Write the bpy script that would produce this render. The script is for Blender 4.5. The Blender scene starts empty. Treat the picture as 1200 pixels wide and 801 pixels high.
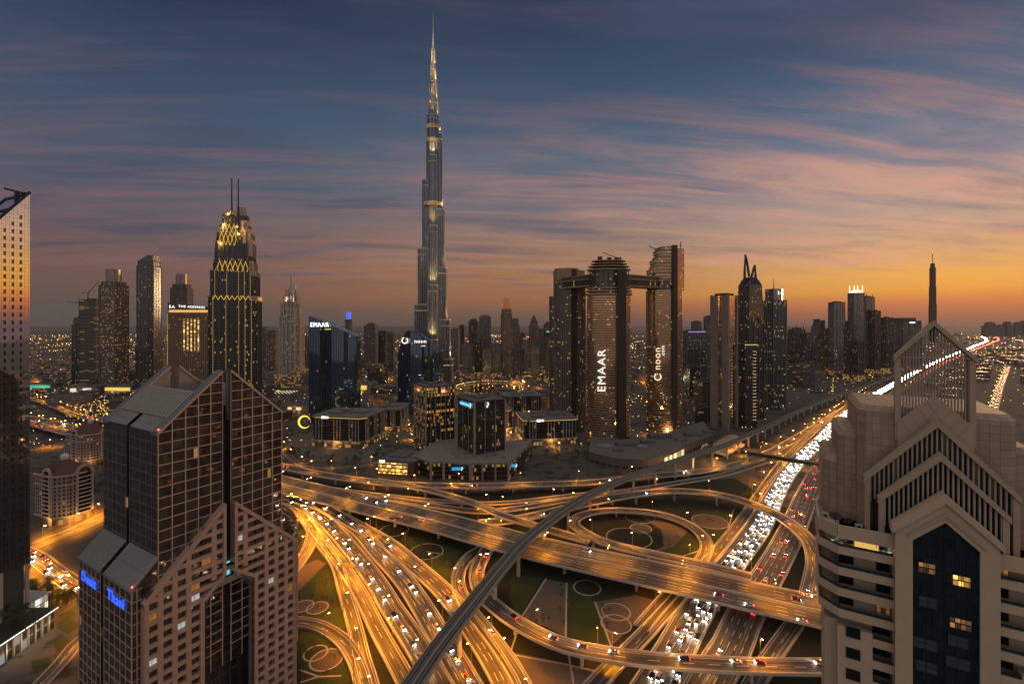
import bpy, math, random
from mathutils import Vector, Matrix
SC = bpy.context.scene
COL = SC.collection
RND = random.Random(11)
PI = math.pi
# ------------------------------------------------------------------ camera
F = 540.0          # focal length in pixels of the 1200 px wide photograph
CH = 170.0         # camera height in metres
cam = bpy.data.cameras.new("camera"); cam.lens = 36*F/1200; cam.sensor_width = 36
cam.shift_y = -20.5/1200; cam.clip_start = 1; cam.clip_end = 90000
cam_o = bpy.data.objects.new("camera", cam); COL.objects.link(cam_o)
cam_o.location = (0, 0, CH); cam_o.rotation_euler = (PI/2, 0, 0)
SC.camera = cam_o
# ------------------------------------------------------------------ colour management and sampling
SC.view_settings.view_transform = 'Standard'; SC.view_settings.look = 'None'
SC.view_settings.exposure = 0.0; SC.view_settings.gamma = 1.0
cy = SC.cycles
cy.use_denoising = True
try: cy.denoiser = 'OPENIMAGEDENOISE'
except Exception: pass
cy.max_bounces = 4; cy.diffuse_bounces = 1; cy.glossy_bounces = 2; cy.transmission_bounces = 2
cy.volume_bounces = 0; cy.transparent_max_bounces = 6
cy.sample_clamp_indirect = 3.0; cy.sample_clamp_direct = 0
cy.caustics_reflective = False; cy.caustics_refractive = False
cy.use_light_tree = True

def s2l(c):
    return tuple(((v/255)/12.92 if v/255 <= .04045 else ((v/255+.055)/1.055)**2.4) for v in c)

# ------------------------------------------------------------------ sky
SUN_AZ = 47.0      # degrees to the right of the view direction
class NT:
    """tiny node-tree helper"""
    def __init__(s, t): s.t = t; s.n = t.nodes; s.l = t.links
    def new(s, typ, **kw):
        n = s.n.new(typ)
        for k, v in kw.items(): setattr(n, k, v)
        return n
    def put(s, sock, v):
        if isinstance(v, bpy.types.NodeSocket): s.l.new(v, sock)
        elif isinstance(v, (tuple, list)) and sock.type == 'RGBA' and len(v) == 3: sock.default_value = (*v, 1)
        else: sock.default_value = v
    def math(s, op, a, b=None, c=None, clamp=False):
        n = s.new('ShaderNodeMath', operation=op); n.use_clamp = clamp
        for i, v in enumerate((a, b, c)):
            if v is not None: s.put(n.inputs[i], v)
        return n.outputs[0]
    def mix(s, f, a, b, mode='MIX'):
        n = s.new('ShaderNodeMix', data_type='RGBA', blend_type=mode); n.clamp_factor = True
        s.put(n.inputs[0], f); s.put(n.inputs[6], a); s.put(n.inputs[7], b)
        return n.outputs[2]
    def step(s, v, a, b):
        n = s.new('ShaderNodeMapRange', interpolation_type='SMOOTHSTEP')
        s.put(n.inputs[0], v); n.inputs[1].default_value = a; n.inputs[2].default_value = b
        return n.outputs[0]
    def ramp(s, f, stops):
        n = s.new('ShaderNodeValToRGB'); e = n.color_ramp.elements
        while len(e) < len(stops): e.new(.5)
        for i, (p, c) in enumerate(stops): e[i].position = p; e[i].color = (*c, 1)
        s.put(n.inputs[0], f); return n.outputs[0]
    def comb(s, x, y, z):
        n = s.new('ShaderNodeCombineXYZ')
        for i, v in enumerate((x, y, z)): s.put(n.inputs[i], v)
        return n.outputs[0]
    def sep(s, v):
        n = s.new('ShaderNodeSeparateXYZ'); s.put(n.inputs[0], v); return n.outputs
    def noise(s, vec, scale, detail=3, rough=.5, dist=0):
        n = s.new('ShaderNodeTexNoise'); s.put(n.inputs['Vector'], vec)
        n.inputs['Scale'].default_value = scale; n.inputs['Detail'].default_value = detail
        n.inputs['Roughness'].default_value = rough; n.inputs['Distortion'].default_value = dist
        return n.outputs[0]
    def white(s, vec):
        n = s.new('ShaderNodeTexWhiteNoise', noise_dimensions='3D'); s.put(n.inputs[0], vec); return n.outputs

world = bpy.data.worlds.new("World"); SC.world = world; world.use_nodes = True
w = NT(world.node_tree); w.n.clear()
dirv = w.new('ShaderNodeTexCoord').outputs['Generated']
dx, dy, dz = w.sep(dirv)
az = w.math('MULTIPLY', w.math('ARCTAN2', dx, dy), 180/PI)
zz = w.math('MULTIPLY', w.math('MAXIMUM', dz, 0.0), 1/.6, clamp=True)
def R_(stops): return w.ramp(zz, [(z/.6, s2l(c)) for z, c in stops])
left = R_([(0, (84,80,82)), (.03, (86,79,78)), (.06, (108,84,78)), (.104, (120,91,84)), (.16, (100,88,95)), (.22, (84,90,106)), (.3, (72,87,108)), (.385, (57,77,102)), (.5, (38,55,80)), (.6, (32,47,72))])
mid = R_([(0, (92,80,76)), (.02, (112,86,74)), (.055, (158,104,70)), (.11, (166,117,80)), (.18, (146,118,102)), (.25, (114,112,120)), (.35, (84,102,122)), (.46, (58,79,104)), (.576, (37,53,78)), (.6, (35,50,76))])
right = R_([(0, (108,86,88)), (.02, (172,100,74)), (.039, (222,128,68)), (.058, (246,168,66)), (.084, (248,178,82)), (.116, (228,172,108)), (.153, (208,168,138)), (.2, (184,158,148)), (.26, (146,138,148)), (.32, (104,118,140)), (.38, (74,97,124)), (.46, (58,76,103))])
back = R_([(0, (150,128,115)), (.05, (190,166,146)), (.14, (186,174,164)), (.3, (160,168,180)), (.6, (120,134,158))])  # unseen sky behind the camera, brightened as added fill on the facades
base = w.mix(w.step(az, -46, 2), left, mid)
base = w.mix(w.step(az, 0, 46), base, right)
off = w.math('ABSOLUTE', w.math('SUBTRACT', az, 8))
# cirrus streaks on a flat layer seen in perspective
k = w.math('ADD', w.math('MAXIMUM', dz, 0), .09)
cx = w.math('DIVIDE', dx, k); cyy = w.math('DIVIDE', dy, k)
rot = .10
rx = w.math('ADD', w.math('MULTIPLY', cx, math.cos(rot)), w.math('MULTIPLY', cyy, math.sin(rot)))
ry = w.math('SUBTRACT', w.math('MULTIPLY', cyy, math.cos(rot)), w.math('MULTIPLY', cx, math.sin(rot)))
wob = w.math('MULTIPLY', w.math('SUBTRACT', w.noise(w.comb(rx, ry, 3.0), .7, 2), .5), .5)
cv = w.comb(w.math('MULTIPLY', rx, .33), w.math('ADD', w.math('MULTIPLY', ry, 1.05), wob), 0)
n1 = w.noise(cv, 2.3, 6, .55, .3)
cv2 = w.comb(w.math('MULTIPLY', rx, .28), w.math('ADD', w.math('MULTIPLY', ry, 1.1), wob), 7.3)
n2 = w.noise(cv2, 1.9, 6, .56, .3)
band = w.math('MULTIPLY', w.step(dz, .05, .13), w.math('SUBTRACT', 1, w.math('MULTIPLY', w.step(dz, .30, .52), .45)))
pink = w.mix(w.step(az, -40, 45), s2l((136,100,110)), s2l((232,170,140)))
pink = w.mix(w.step(dz, .24, .5), pink, s2l((104,92,112)))
base = w.mix(w.math('MULTIPLY', w.math('MULTIPLY', w.step(n2, .44, .70), band), .62), base, pink)
dark = w.mix(w.step(az, -40, 45), s2l((62,74,96)), s2l((92,100,126)))
dark = w.mix(w.math('MULTIPLY', w.step(az, 0, 40), w.math('SUBTRACT', 1, w.step(dz, .09, .17))), dark, s2l((196, 150, 112)))
base = w.mix(w.math('MULTIPLY', w.math('MULTIPLY', w.step(n1, .46, .68), band), .6), base, dark)
cv3 = w.comb(w.math('MULTIPLY', rx, .20), w.math('ADD', w.math('MULTIPLY', ry, 2.1), wob), 3.1)
n3 = w.noise(cv3, 2.6, 5, .6, .2)
rose = w.mix(w.step(az, -40, 45), s2l((134, 98, 104)), s2l((226, 162, 138)))
rose = w.mix(w.step(dz, .22, .5), rose, s2l((98, 86, 108)))
base = w.mix(w.math('MULTIPLY', w.math('MULTIPLY', w.step(n3, .46, .70), band), .52), base, rose)
base = w.mix(w.step(off, 95, 140), base, back)
# unseen zenith brightened as added fill for roofs and facades
base = w.mix(w.step(dz, .64, .82), base, s2l((192, 180, 168)))
nish = w.new('ShaderNodeTexSky', sky_type='NISHITA'); nish.sun_disc = False
nish.sun_elevation = math.radians(1.5); nish.sun_rotation = math.radians(SUN_AZ)
base = w.mix(.06, base, w.mix(1.0, nish.outputs[0], (.08, .08, .08), 'MULTIPLY'))
hs = w.new('ShaderNodeHueSaturation'); hs.inputs['Saturation'].default_value = 1.0; w.put(hs.inputs['Color'], base); base = hs.outputs[0]
bg = w.new('ShaderNodeBackground'); w.put(bg.inputs[0], base); bg.inputs[1].default_value = 1.0
wo = w.new('ShaderNodeOutputWorld'); w.l.new(bg.outputs[0], wo.inputs[0])
world.cycles.sampling_method = 'MANUAL'; world.cycles.sample_map_resolution = 256
# ------------------------------------------------------------------ low sun glow from the right
sun = bpy.data.lights.new("sun", 'SUN'); sun.energy = 1.1; sun.angle = math.radians(8); sun.color = (1, .56, .25)
sun_o = bpy.data.objects.new("sun", sun); COL.objects.link(sun_o)
a_, e_ = math.radians(SUN_AZ), math.radians(3.0)
sd = Vector((math.sin(a_)*math.cos(e_), math.cos(a_)*math.cos(e_), math.sin(e_)))
sun_o.rotation_euler = sd.to_track_quat('Z', 'Y').to_euler()

# ------------------------------------------------------------------ pixel helpers: a point of the photograph at a known height / depth
def G(px, py, h=0.0):
    d = F*(CH-h)/(py-380.0); return Vector(((px-600)/F*d, d, h))
def X(px, Y): return (px-600)*Y/F
def Z(py, Y): return CH-(py-380)*Y/F

# ------------------------------------------------------------------ materials
M = {}
def pm(name, col, rough=.6, metal=0.0, var=.18, scale=.35, spec=.5):
    """plain procedural material with mottled value"""
    if name in M: return M[name]
    m = bpy.data.materials.new(name); m.use_nodes = True; t = NT(m.node_tree)
    b = t.n['Principled BSDF']; co = t.new('ShaderNodeTexCoord').outputs['Object']
    n = t.noise(co, scale, 5, .6)
    f = t.math('ADD', t.math('MULTIPLY', t.math('SUBTRACT', n, .5), 2*var), 1)
    c = t.mix(1.0, (*col,), t.comb(f, f, f), 'MULTIPLY')
    t.put(b.inputs['Base Color'], c)
    b.inputs['Roughness'].default_value = rough; b.inputs['Metallic'].default_value = metal
    b.inputs['Specular IOR Level'].default_value = spec
    M[name] = m; return m
def em(name, col, strength):
    if name in M: return M[name]
    m = bpy.data.materials.new(name); m.use_nodes = True; b = m.node_tree.nodes['Principled BSDF']
    b.inputs['Base Color'].default_value = (.02, .02, .02, 1)
    b.inputs['Emission Color'].default_value = (*col, 1); b.inputs['Emission Strength'].default_value = strength
    M[name] = m; return m
WARM = (1, .55, .16); AMBER = (1, .40, .07); WHITE = (1, .86, .66); COOL = (.75, .9, 1)
def facade(name, wall, glass, bay=3.0, flr=3.8, wx=(.12, .88), wz=(.25, .85), lit=.12, lc=WARM, lc2=WHITE,
           ls=1.6, rough=.12, gm=0.0, wm=0.0, wr=.5, rowbias=.6, spec=.6, tilt=.0, pv=.6):
    """window wall in wall metres (UV): cells of bay x floor, random lit rooms, glossy panes"""
    if name in M: return M[name]
    m = bpy.data.materials.new(name); m.use_nodes = True; t = NT(m.node_tree); b = t.n['Principled BSDF']
    u, v, _ = t.sep(t.new('ShaderNodeUVMap').outputs[0])
    oi = t.math('MULTIPLY', t.new('ShaderNodeObjectInfo').outputs['Random'], 97.0)
    a = t.math('DIVIDE', u, bay); c = t.math('DIVIDE', v, flr)
    ia, ic = t.math('FLOOR', a), t.math('FLOOR', c)
    fa, fc = t.math('FRACT', a), t.math('FRACT', c)
    def win(f, lo, hi): return t.math('MULTIPLY', t.math('GREATER_THAN', f, lo), t.math('LESS_THAN', f, hi))
    mask = t.math('MULTIPLY', win(fa, *wx), win(fc, *wz))
    lit = lit*.85
    r = t.white(t.comb(ia, ic, oi)); rr = t.white(t.comb(0.5, ic, oi))
    thr = t.math('MULTIPLY', t.math('ADD', t.math('MULTIPLY', t.math('POWER', rr[0], 4.0), 5*rowbias), 1-rowbias), lit)
    on = t.math('MULTIPLY', mask, t.math('LESS_THAN', r[0], thr))
    r2 = t.sep(r[1])
    co = t.new('ShaderNodeTexCoord').outputs['Object']
    f = t.math('ADD', t.math('MULTIPLY', t.noise(co, .06, 4, .6), .5), .75)
    wallc = t.mix(1.0, (*wall,), t.comb(f, f, f), 'MULTIPLY')
    pane = t.math('ADD', 1-pv/2, t.math('MULTIPLY', r2[2], pv))
    glassc = t.mix(1.0, (*glass,), t.comb(pane, pane, pane), 'MULTIPLY')
    t.put(b.inputs['Base Color'], t.mix(mask, wallc, glassc))
    t.put(b.inputs['Roughness'], t.math('ADD', wr, t.math('MULTIPLY', mask, rough-wr)))
    t.put(b.inputs['Metallic'], t.math('ADD', wm, t.math('MULTIPLY', mask, gm-wm)))
    b.inputs['Specular IOR Level'].default_value = spec
    t.put(b.inputs['Emission Color'], t.mix(t.math('POWER', r2[1], 2.5), (*lc,), (*lc2,)))
    t.put(b.inputs['Emission Strength'], t.math('MULTIPLY', on, t.math('MULTIPLY', t.math('ADD', .12, t.math('POWER', r2[0], 3.0)), ls*2.0)))
    M[name] = m; return m

# ------------------------------------------------------------------ mesh builder
class MB:
    def __init__(s, o=(0, 0, 0), rz=0.0):
        s.v = []; s.f = []; s.m = []; s.uv = []; s.mi = 0
        s.o = Vector(o); s.c, s.s = math.cos(rz), math.sin(rz)
    def P(s, p):
        x, y, z = p; return (s.o.x+x*s.c-y*s.s, s.o.y+x*s.s+y*s.c, s.o.z+z)
    def face(s, pts, uv=None):
        i = len(s.v); s.v += [s.P(p) for p in pts]; s.f.append(tuple(range(i, i+len(pts)))); s.m.append(s.mi)
        s.uv.append(uv if uv else [(p[0], p[1]) for p in pts])
    def wall(s, a, b, z0, z1, z1b=None, u0=0.0):
        """vertical quad from a to b (xy)"""
        L = math.hypot(b[0]-a[0], b[1]-a[1]); zb = z1 if z1b is None else z1b
        s.face([(a[0], a[1], z0), (b[0], b[1], z0), (b[0], b[1], zb), (a[0], a[1], z1)], [(u0, z0), (u0+L, z0), (u0+L, zb), (u0, z1)])
        return u0+L
    def prism(s, poly, z0, z1, top=True, bot=False, sides=True):
        """poly counter-clockwise; z1 a number or one value per corner"""
        n = len(poly); zt = z1 if isinstance(z1, (list, tuple)) else [z1]*n; u = 0.0
        if sides:
            for i in range(n):
                j = (i+1) % n; u = s.wall(poly[i], poly[j], z0, zt[i], zt[j], u)
        if top: s.face([(p[0], p[1], zt[i]) for i, p in enumerate(poly)])
        if bot: s.face([(p[0], p[1], z0) for p in reversed(poly)])
    def box(s, x0, x1, y0, y1, z0, z1, bot=True):
        s.prism([(x0, y0), (x1, y0), (x1, y1), (x0, y1)], z0, z1, True, bot)
    def frustum(s, p0, p1, z0, z1, top=True):
        n = len(p0); u = 0
        for i in range(n):
            j = (i+1) % n; L = math.hypot(p0[j][0]-p0[i][0], p0[j][1]-p0[i][1])
            s.face([(*p0[i], z0), (*p0[j], z0), (*p1[j], z1), (*p1[i], z1)], [(u, z0), (u+L, z0), (u+L, z1), (u, z1)]); u += L
        if top: s.face([(*p, z1) for p in p1])
    def beam(s, p, q, w, h, up=(0, 0, 1)):
        """rectangular bar from p to q"""
        p, q = Vector(p), Vector(q); d = (q-p).normalized(); u = Vector(up)
        if abs(d.dot(u)) > .98: u = Vector((0, 1, 0))
        a = d.cross(u).normalized()*w/2; b = a.cross(d).normalized()*h/2
        A = [p-a-b, p+a-b, p+a+b, p-a+b]; B = [q-a-b, q+a-b, q+a+b, q-a+b]
        for i in range(4):
            j = (i+1) % 4; s.face([A[i], A[j], B[j], B[i]])
        s.face([A[3], A[2], A[1], A[0]]); s.face(B)
    def tube(s, pts, r, n=8):
        pts = [Vector(p) for p in pts]; rs = r if isinstance(r, (list, tuple)) else [r]*len(pts); rings = []
        for i, p in enumerate(pts):
            d = (pts[min(i+1, len(pts)-1)]-pts[max(i-1, 0)]).normalized()
            u = Vector((0, 0, 1)) if abs(d.z) < .95 else Vector((0, 1, 0))
            a = d.cross(u).normalized(); b = a.cross(d)
            rings.append([p+(a*math.cos(t)+b*math.sin(t))*rs[i] for t in [2*PI*k/n for k in range(n)]])
        for A, B in zip(rings, rings[1:]):
            for k in range(n): s.face([A[k], A[(k+1) % n], B[(k+1) % n], B[k]])
        s.face(rings[0][::-1]); s.face(rings[-1])
    def disc_prism(s, r, z0, z1, n=16, cx=0, cy=0, top=True):
        s.prism(ell(r, r, n, cx, cy), z0, z1, top)
    def build(s, name, mats, parent=None, smooth=False):
        me = bpy.data.meshes.new(name); me.from_pydata(s.v, [], s.f)
        ms = mats if isinstance(mats, (list, tuple)) else [mats]
        for m in ms: me.materials.append(m)
        if len(ms) > 1: me.polygons.foreach_set('material_index', s.m)
        uvl = me.uv_layers.new(name='UVMap')
        uvl.data.foreach_set('uv', [c for fu in s.uv for p in fu for c in p[:2]])
        if smooth: me.polygons.foreach_set('use_smooth', [True]*len(s.f))
        me.update()
        o = bpy.data.objects.new(name, me); COL.objects.link(o)
        if parent: o.parent = parent
        return o
def ell(a, b, n=24, cx=0, cy=0, ph=0):
    return [(cx+a*math.cos(2*PI*i/n+ph), cy+b*math.sin(2*PI*i/n+ph)) for i in range(n)]
def rect(w, d): return [(-w/2, -d/2), (w/2, -d/2), (w/2, d/2), (-w/2, d/2)]
def scale_poly(p, k, cx=0, cy=0): return [(cx+(x-cx)*k, cy+(y-cy)*k) for x, y in p]
def thing(name, label, cat, loc=(0, 0, 0), rz=0.0, group=None):
    o = bpy.data.objects.new(name, None); COL.objects.link(o); o.location = loc; o.rotation_euler = (0, 0, rz)
    o.empty_display_size = 1
    o['label'] = label; o['category'] = cat
    if group: o['group'] = group
    return o
def tag(o, label, cat, group=None, kind=None):
    o['label'] = label; o['category'] = cat
    if group: o['group'] = group
    if kind: o['kind'] = kind
    return o
def struct(o): o['kind'] = 'structure'; return o
def copy_tree(o, parent=None):
    c = o.copy(); COL.objects.link(c)
    if parent: c.parent = parent
    for ch in list(o.children): copy_tree(ch, c)
    return c
def text_part(name, s, mat, parent, loc, rot, size, ext=.15, align='CENTER', sx=1.0):
    cu = bpy.data.curves.new(name, 'FONT'); cu.body = s; cu.size = size; cu.extrude = ext; cu.align_x = align; cu.align_y = 'CENTER'
    cu.resolution_u = 3; cu.offset = 0; cu.space_character = 1.14
    tmp = bpy.data.objects.new(name+'_tmp', cu); COL.objects.link(tmp)
    bpy.context.view_layer.update()
    me = bpy.data.meshes.new_from_object(tmp.evaluated_get(bpy.context.evaluated_depsgraph_get()))
    bpy.data.objects.remove(tmp); bpy.data.curves.remove(cu)
    me.materials.clear(); me.materials.append(mat)
    o = bpy.data.objects.new(name, me); COL.objects.link(o); o.parent = parent; o.location = loc; o.rotation_euler = rot; o.scale = (sx, 1, 1)
    return o
def lamp(parent, loc, energy, col, kind='SPOT', size=2.7, rad=.4, rot=(0, 0, 0), blend=.6):
    l = bpy.data.lights.new('lamp_light', kind); l.energy = energy; l.color = col
    if kind == 'SPOT': l.spot_size = size; l.spot_blend = blend
    l.shadow_soft_size = rad
    o = bpy.data.objects.new('lamp_light', l); COL.objects.link(o); o.parent = parent; o.location = loc; o.rotation_euler = rot
    return o
# ------------------------------------------------------------------ shared materials
CONC = pm('concrete', (.52, .45, .36), .75, 0, .22, .25)
CONC_D = pm('weathered_concrete', (.25, .22, .185), .8, 0, .3, .3)
BEIGE = pm('beige_stone', (.36, .30, .24), .7, 0, .14, .4)
STEEL = pm('grey_steel', (.22, .23, .25), .4, .6, .15)
DARK = pm('dark_metal', (.035, .036, .04), .45, .3, .2)
ROOFG = pm('grey_roof', (.13, .12, .115), .85, 0, .35, .12)
BLACKGL = pm('black_glass', (.012, .014, .018), .06, 0, .3, .2, .6)
PAINT = pm('white_road_paint', (.72, .70, .66), .6, 0, .25, .6)
def asphalt_mat(name, dark, pale, amt):  # pale lengthwise streaks painted in to stand for vehicle light trails
    m = bpy.data.materials.new(name); m.use_nodes = True; t = NT(m.node_tree); b = t.n['Principled BSDF']
    u, v, _ = t.sep(t.new('ShaderNodeUVMap').outputs[0])
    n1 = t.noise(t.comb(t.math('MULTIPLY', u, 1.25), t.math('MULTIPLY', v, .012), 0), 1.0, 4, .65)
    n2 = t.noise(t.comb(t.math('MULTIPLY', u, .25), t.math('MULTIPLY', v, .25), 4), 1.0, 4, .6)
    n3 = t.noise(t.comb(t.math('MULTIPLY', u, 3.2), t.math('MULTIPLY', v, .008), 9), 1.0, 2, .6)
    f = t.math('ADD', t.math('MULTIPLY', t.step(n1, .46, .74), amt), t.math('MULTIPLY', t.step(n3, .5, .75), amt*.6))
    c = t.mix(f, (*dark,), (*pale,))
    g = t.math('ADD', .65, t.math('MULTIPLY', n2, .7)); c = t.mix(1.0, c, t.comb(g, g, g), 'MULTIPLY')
    t.put(b.inputs['Base Color'], c); b.inputs['Specular IOR Level'].default_value = .5
    t.put(b.inputs['Roughness'], t.math('SUBTRACT', .62, t.math('MULTIPLY', f, .25)))
    return m
ASPH = asphalt_mat('trail_streaked_asphalt', (.022, .021, .020), (.30, .27, .235), 1.0)
ASPH2 = asphalt_mat('dark_asphalt', (.022, .021, .021), (.15, .13, .115), .8)

# ------------------------------------------------------------------ ground and planting
def ground_mat():
    m = bpy.data.materials.new('city_ground'); m.use_nodes = True; t = NT(m.node_tree); b = t.n['Principled BSDF']
    co = t.new('ShaderNodeTexCoord').outputs['Object']
    n = t.noise(co, .004, 6, .6); n2 = t.noise(co, .06, 4, .6)
    c = t.mix(n, (.045, .04, .036), (.13, .11, .09)); c = t.mix(t.step(n2, .5, .62), c, (.02, .021, .02))
    t.put(b.inputs['Base Color'], c); b.inputs['Roughness'].default_value = .9; return m
def lawn_mat(name, a, bb):
    m = bpy.data.materials.new(name); m.use_nodes = True; t = NT(m.node_tree); b = t.n['Principled BSDF']
    co = t.new('ShaderNodeTexCoord').outputs['Object']
    n = t.noise(co, .09, 6, .7); n2 = t.noise(co, 1.2, 3, .6)
    c = t.mix(t.math('MULTIPLY', t.math('ADD', n, n2), .5), (*a,), (*bb,))
    t.put(b.inputs['Base Color'], c); b.inputs['Roughness'].default_value = 1.0; return m
GRASS = lawn_mat('lawn_green', (.010, .020, .004), (.05, .075, .012))
GRASSD = lawn_mat('dark_ground_cover', (.005, .007, .004), (.022, .026, .012))
PAVE = pm('brown_paving', (.11, .085, .068), .85, 0, .3, .35)
PATH = pm('pale_path_kerb', (.42, .36, .29), .8, 0, .15)
mb = MB(); N = 40; E = 45000.0
mb.face([(-E, -600, 0), (E, -600, 0), (E, E, 0), (-E, E, 0)]); struct(mb.build('ground', ground_mat()))
ZL = [.02]
def patch(pix, mat, name='lawn'):
    ZL[0] += .012
    mb = MB(); mb.face([tuple(G(x, y, 0).xy)+(ZL[0],) for x, y in pix]); return struct(mb.build(name, mat))
patch([(200, 590), (330, 560), (480, 580), (640, 575), (860, 560), (930, 600), (1010, 640), (1010, 830), (200, 830)][::-1], GRASSD)
patch([(352, 680), (366, 672), (392, 664), (402, 700), (412, 735), (420, 760), (400, 745), (376, 732), (352, 726)][::-1], GRASS)
patch([(352, 740), (376, 741), (398, 755), (408, 772), (414, 803), (352, 803)][::-1], GRASS)
patch([(455, 640), (530, 655), (528, 690), (545, 720), (500, 665)][::-1], GRASS)
patch([(470, 625), (540, 645), (534, 660), (490, 655)][::-1], GRASS)
patch([(600, 672), (634, 678), (610, 722), (596, 700)][::-1], GRASS)
patch([(665, 680), (697, 700), (714, 756), (664, 744)][::-1], GRASS)
patch([(810, 600), (862, 596), (840, 640), (825, 655), (832, 630)][::-1], GRASS)
patch([(770, 648), (795, 628), (818, 632), (818, 650), (800, 664)][::-1], GRASS)
patch([(340, 700), (340, 672), (352, 664), (372, 655), (382, 660), (352, 690)], PAVE, 'paving')
patch([(638, 678), (664, 683), (663, 745), (612, 722)][::-1], PAVE, 'paving')
patch([(600, 764), (660, 776), (720, 790), (720, 815), (590, 815)][::-1], PAVE, 'paving')
patch([(697, 705), (745, 697), (772, 704), (716, 757)][::-1], PAVE, 'paving')
patch([(745, 602), (790, 602), (806, 622), (790, 640), (740, 656), (778, 640), (775, 620)][::-1], PAVE, 'paving')
def ring(px, py, r, fill=None, wdt=.9):
    c = G(px, py); ZL[0] += .006; n = 40
    mb = MB(c.xy.to_3d()); a, b = ell(r, r, n), ell(r-wdt, r-wdt, n)
    for i in range(n):
        j = (i+1) % n; mb.face([(*a[i], ZL[0]+.05), (*a[j], ZL[0]+.05), (*b[j], ZL[0]+.05), (*b[i], ZL[0]+.05)])
    struct(mb.build('garden_path', PATH))
    if fill:
        mb = MB(c.xy.to_3d()); mb.face([(*p, ZL[0]) for p in b]); struct(mb.build('garden_bed', fill))
for a in [(355, 710, 6.5, PAVE), (372, 712, 6.5, PAVE), (370, 765, 6.2, None), (382.5, 772.6, 8.2, PAVE), (500, 646, 12.5, GRASSD), (462, 621, 12, GRASSD),
          (513, 727, 3.4, GRASSD), (750, 606, 13, None), (751, 619, 9, PAVE), (737, 630, 18, GRASSD), (688, 688.5, 9, GRASSD), (722, 716.6, 8.6, None),
          (722, 731, 8.8, None), (832, 611, 15, PAVE), (446, 700, 6, GRASSD)]:
    ring(*a)
def path_line(pix, wdt=1.0):
    ZL[0] += .006; mb = MB(); q = [G(*p) for p in pix]
    for a, b in zip(q, q[1:]):
        n = (b-a).normalized(); n = Vector((-n.y, n.x, 0))*wdt/2
        mb.face([(*(a-n).xy, ZL[0]+.06), (*(b-n).xy, ZL[0]+.06), (*(b+n).xy, ZL[0]+.06), (*(a+n).xy, ZL[0]+.06)])
    struct(mb.build('garden_path', PATH))
for p in [[(640, 678), (612, 722), (598, 765)], [(664, 683), (663, 745), (672, 801)], [(697, 705), (716, 757)], [(600, 767), (660, 778), (720, 792)],
          [(860, 596), (852, 625), (836, 640), (790, 655)], [(352, 785), (373, 793), (400, 792)], [(352, 800), (373, 793)], [(500, 646), (520, 650)]]:
    path_line(p)

# ------------------------------------------------------------------ roads
def spline(P, step):
    P = [Vector(p) for p in P]; Q = [P[0]*2-P[1]]+P+[P[-1]*2-P[-2]]; out = []
    for i in range(1, len(Q)-2):
        a, b, c, d = Q[i-1:i+3]; n = max(2, int((c-b).length/step))
        for k in range(n):
            t = k/n; out.append(.5*((2*b)+(c-a)*t+(2*a-5*b+4*c-d)*t*t+(3*b-a-3*c+d)*t**3))
    out.append(P[-1]); return out
def frames(S):
    nn = []
    for i in range(len(S)):
        d = S[min(i+1, len(S)-1)]-S[max(i-1, 0)]; d.z = 0; d.normalize(); nn.append(Vector((-d.y, d.x, 0)))
    return nn
ROADS = {}
def strip(mb, S, NN, o0, o1, dz0, dz1=None, i0=0, i1=None):
    """ribbon between lateral offsets o0<o1 (left positive)"""
    dz1 = dz0 if dz1 is None else dz1; v = 0
    for i in range(i0, (len(S)-1) if i1 is None else i1):
        L = (S[i+1]-S[i]).length
        mb.face([S[i]+NN[i]*o1+Vector((0, 0, dz1)), S[i]+NN[i]*o0+Vector((0, 0, dz0)), S[i+1]+NN[i+1]*o0+Vector((0, 0, dz0)), S[i+1]+NN[i+1]*o1+Vector((0, 0, dz1))],
                [(o1+50, v), (o0+50, v), (o0+50, v+L), (o1+50, v+L)]); v += L
def bar(mb, S, NN, o, wd, z0, z1):
    strip(mb, S, NN, o-wd/2, o+wd/2, z1)
    strip(mb, S, NN, o+wd/2, o+wd/2+.001, z1, z0); strip(mb, S, NN, o-wd/2-.001, o-wd/2, z0, z1)
NR = [0]
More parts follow.
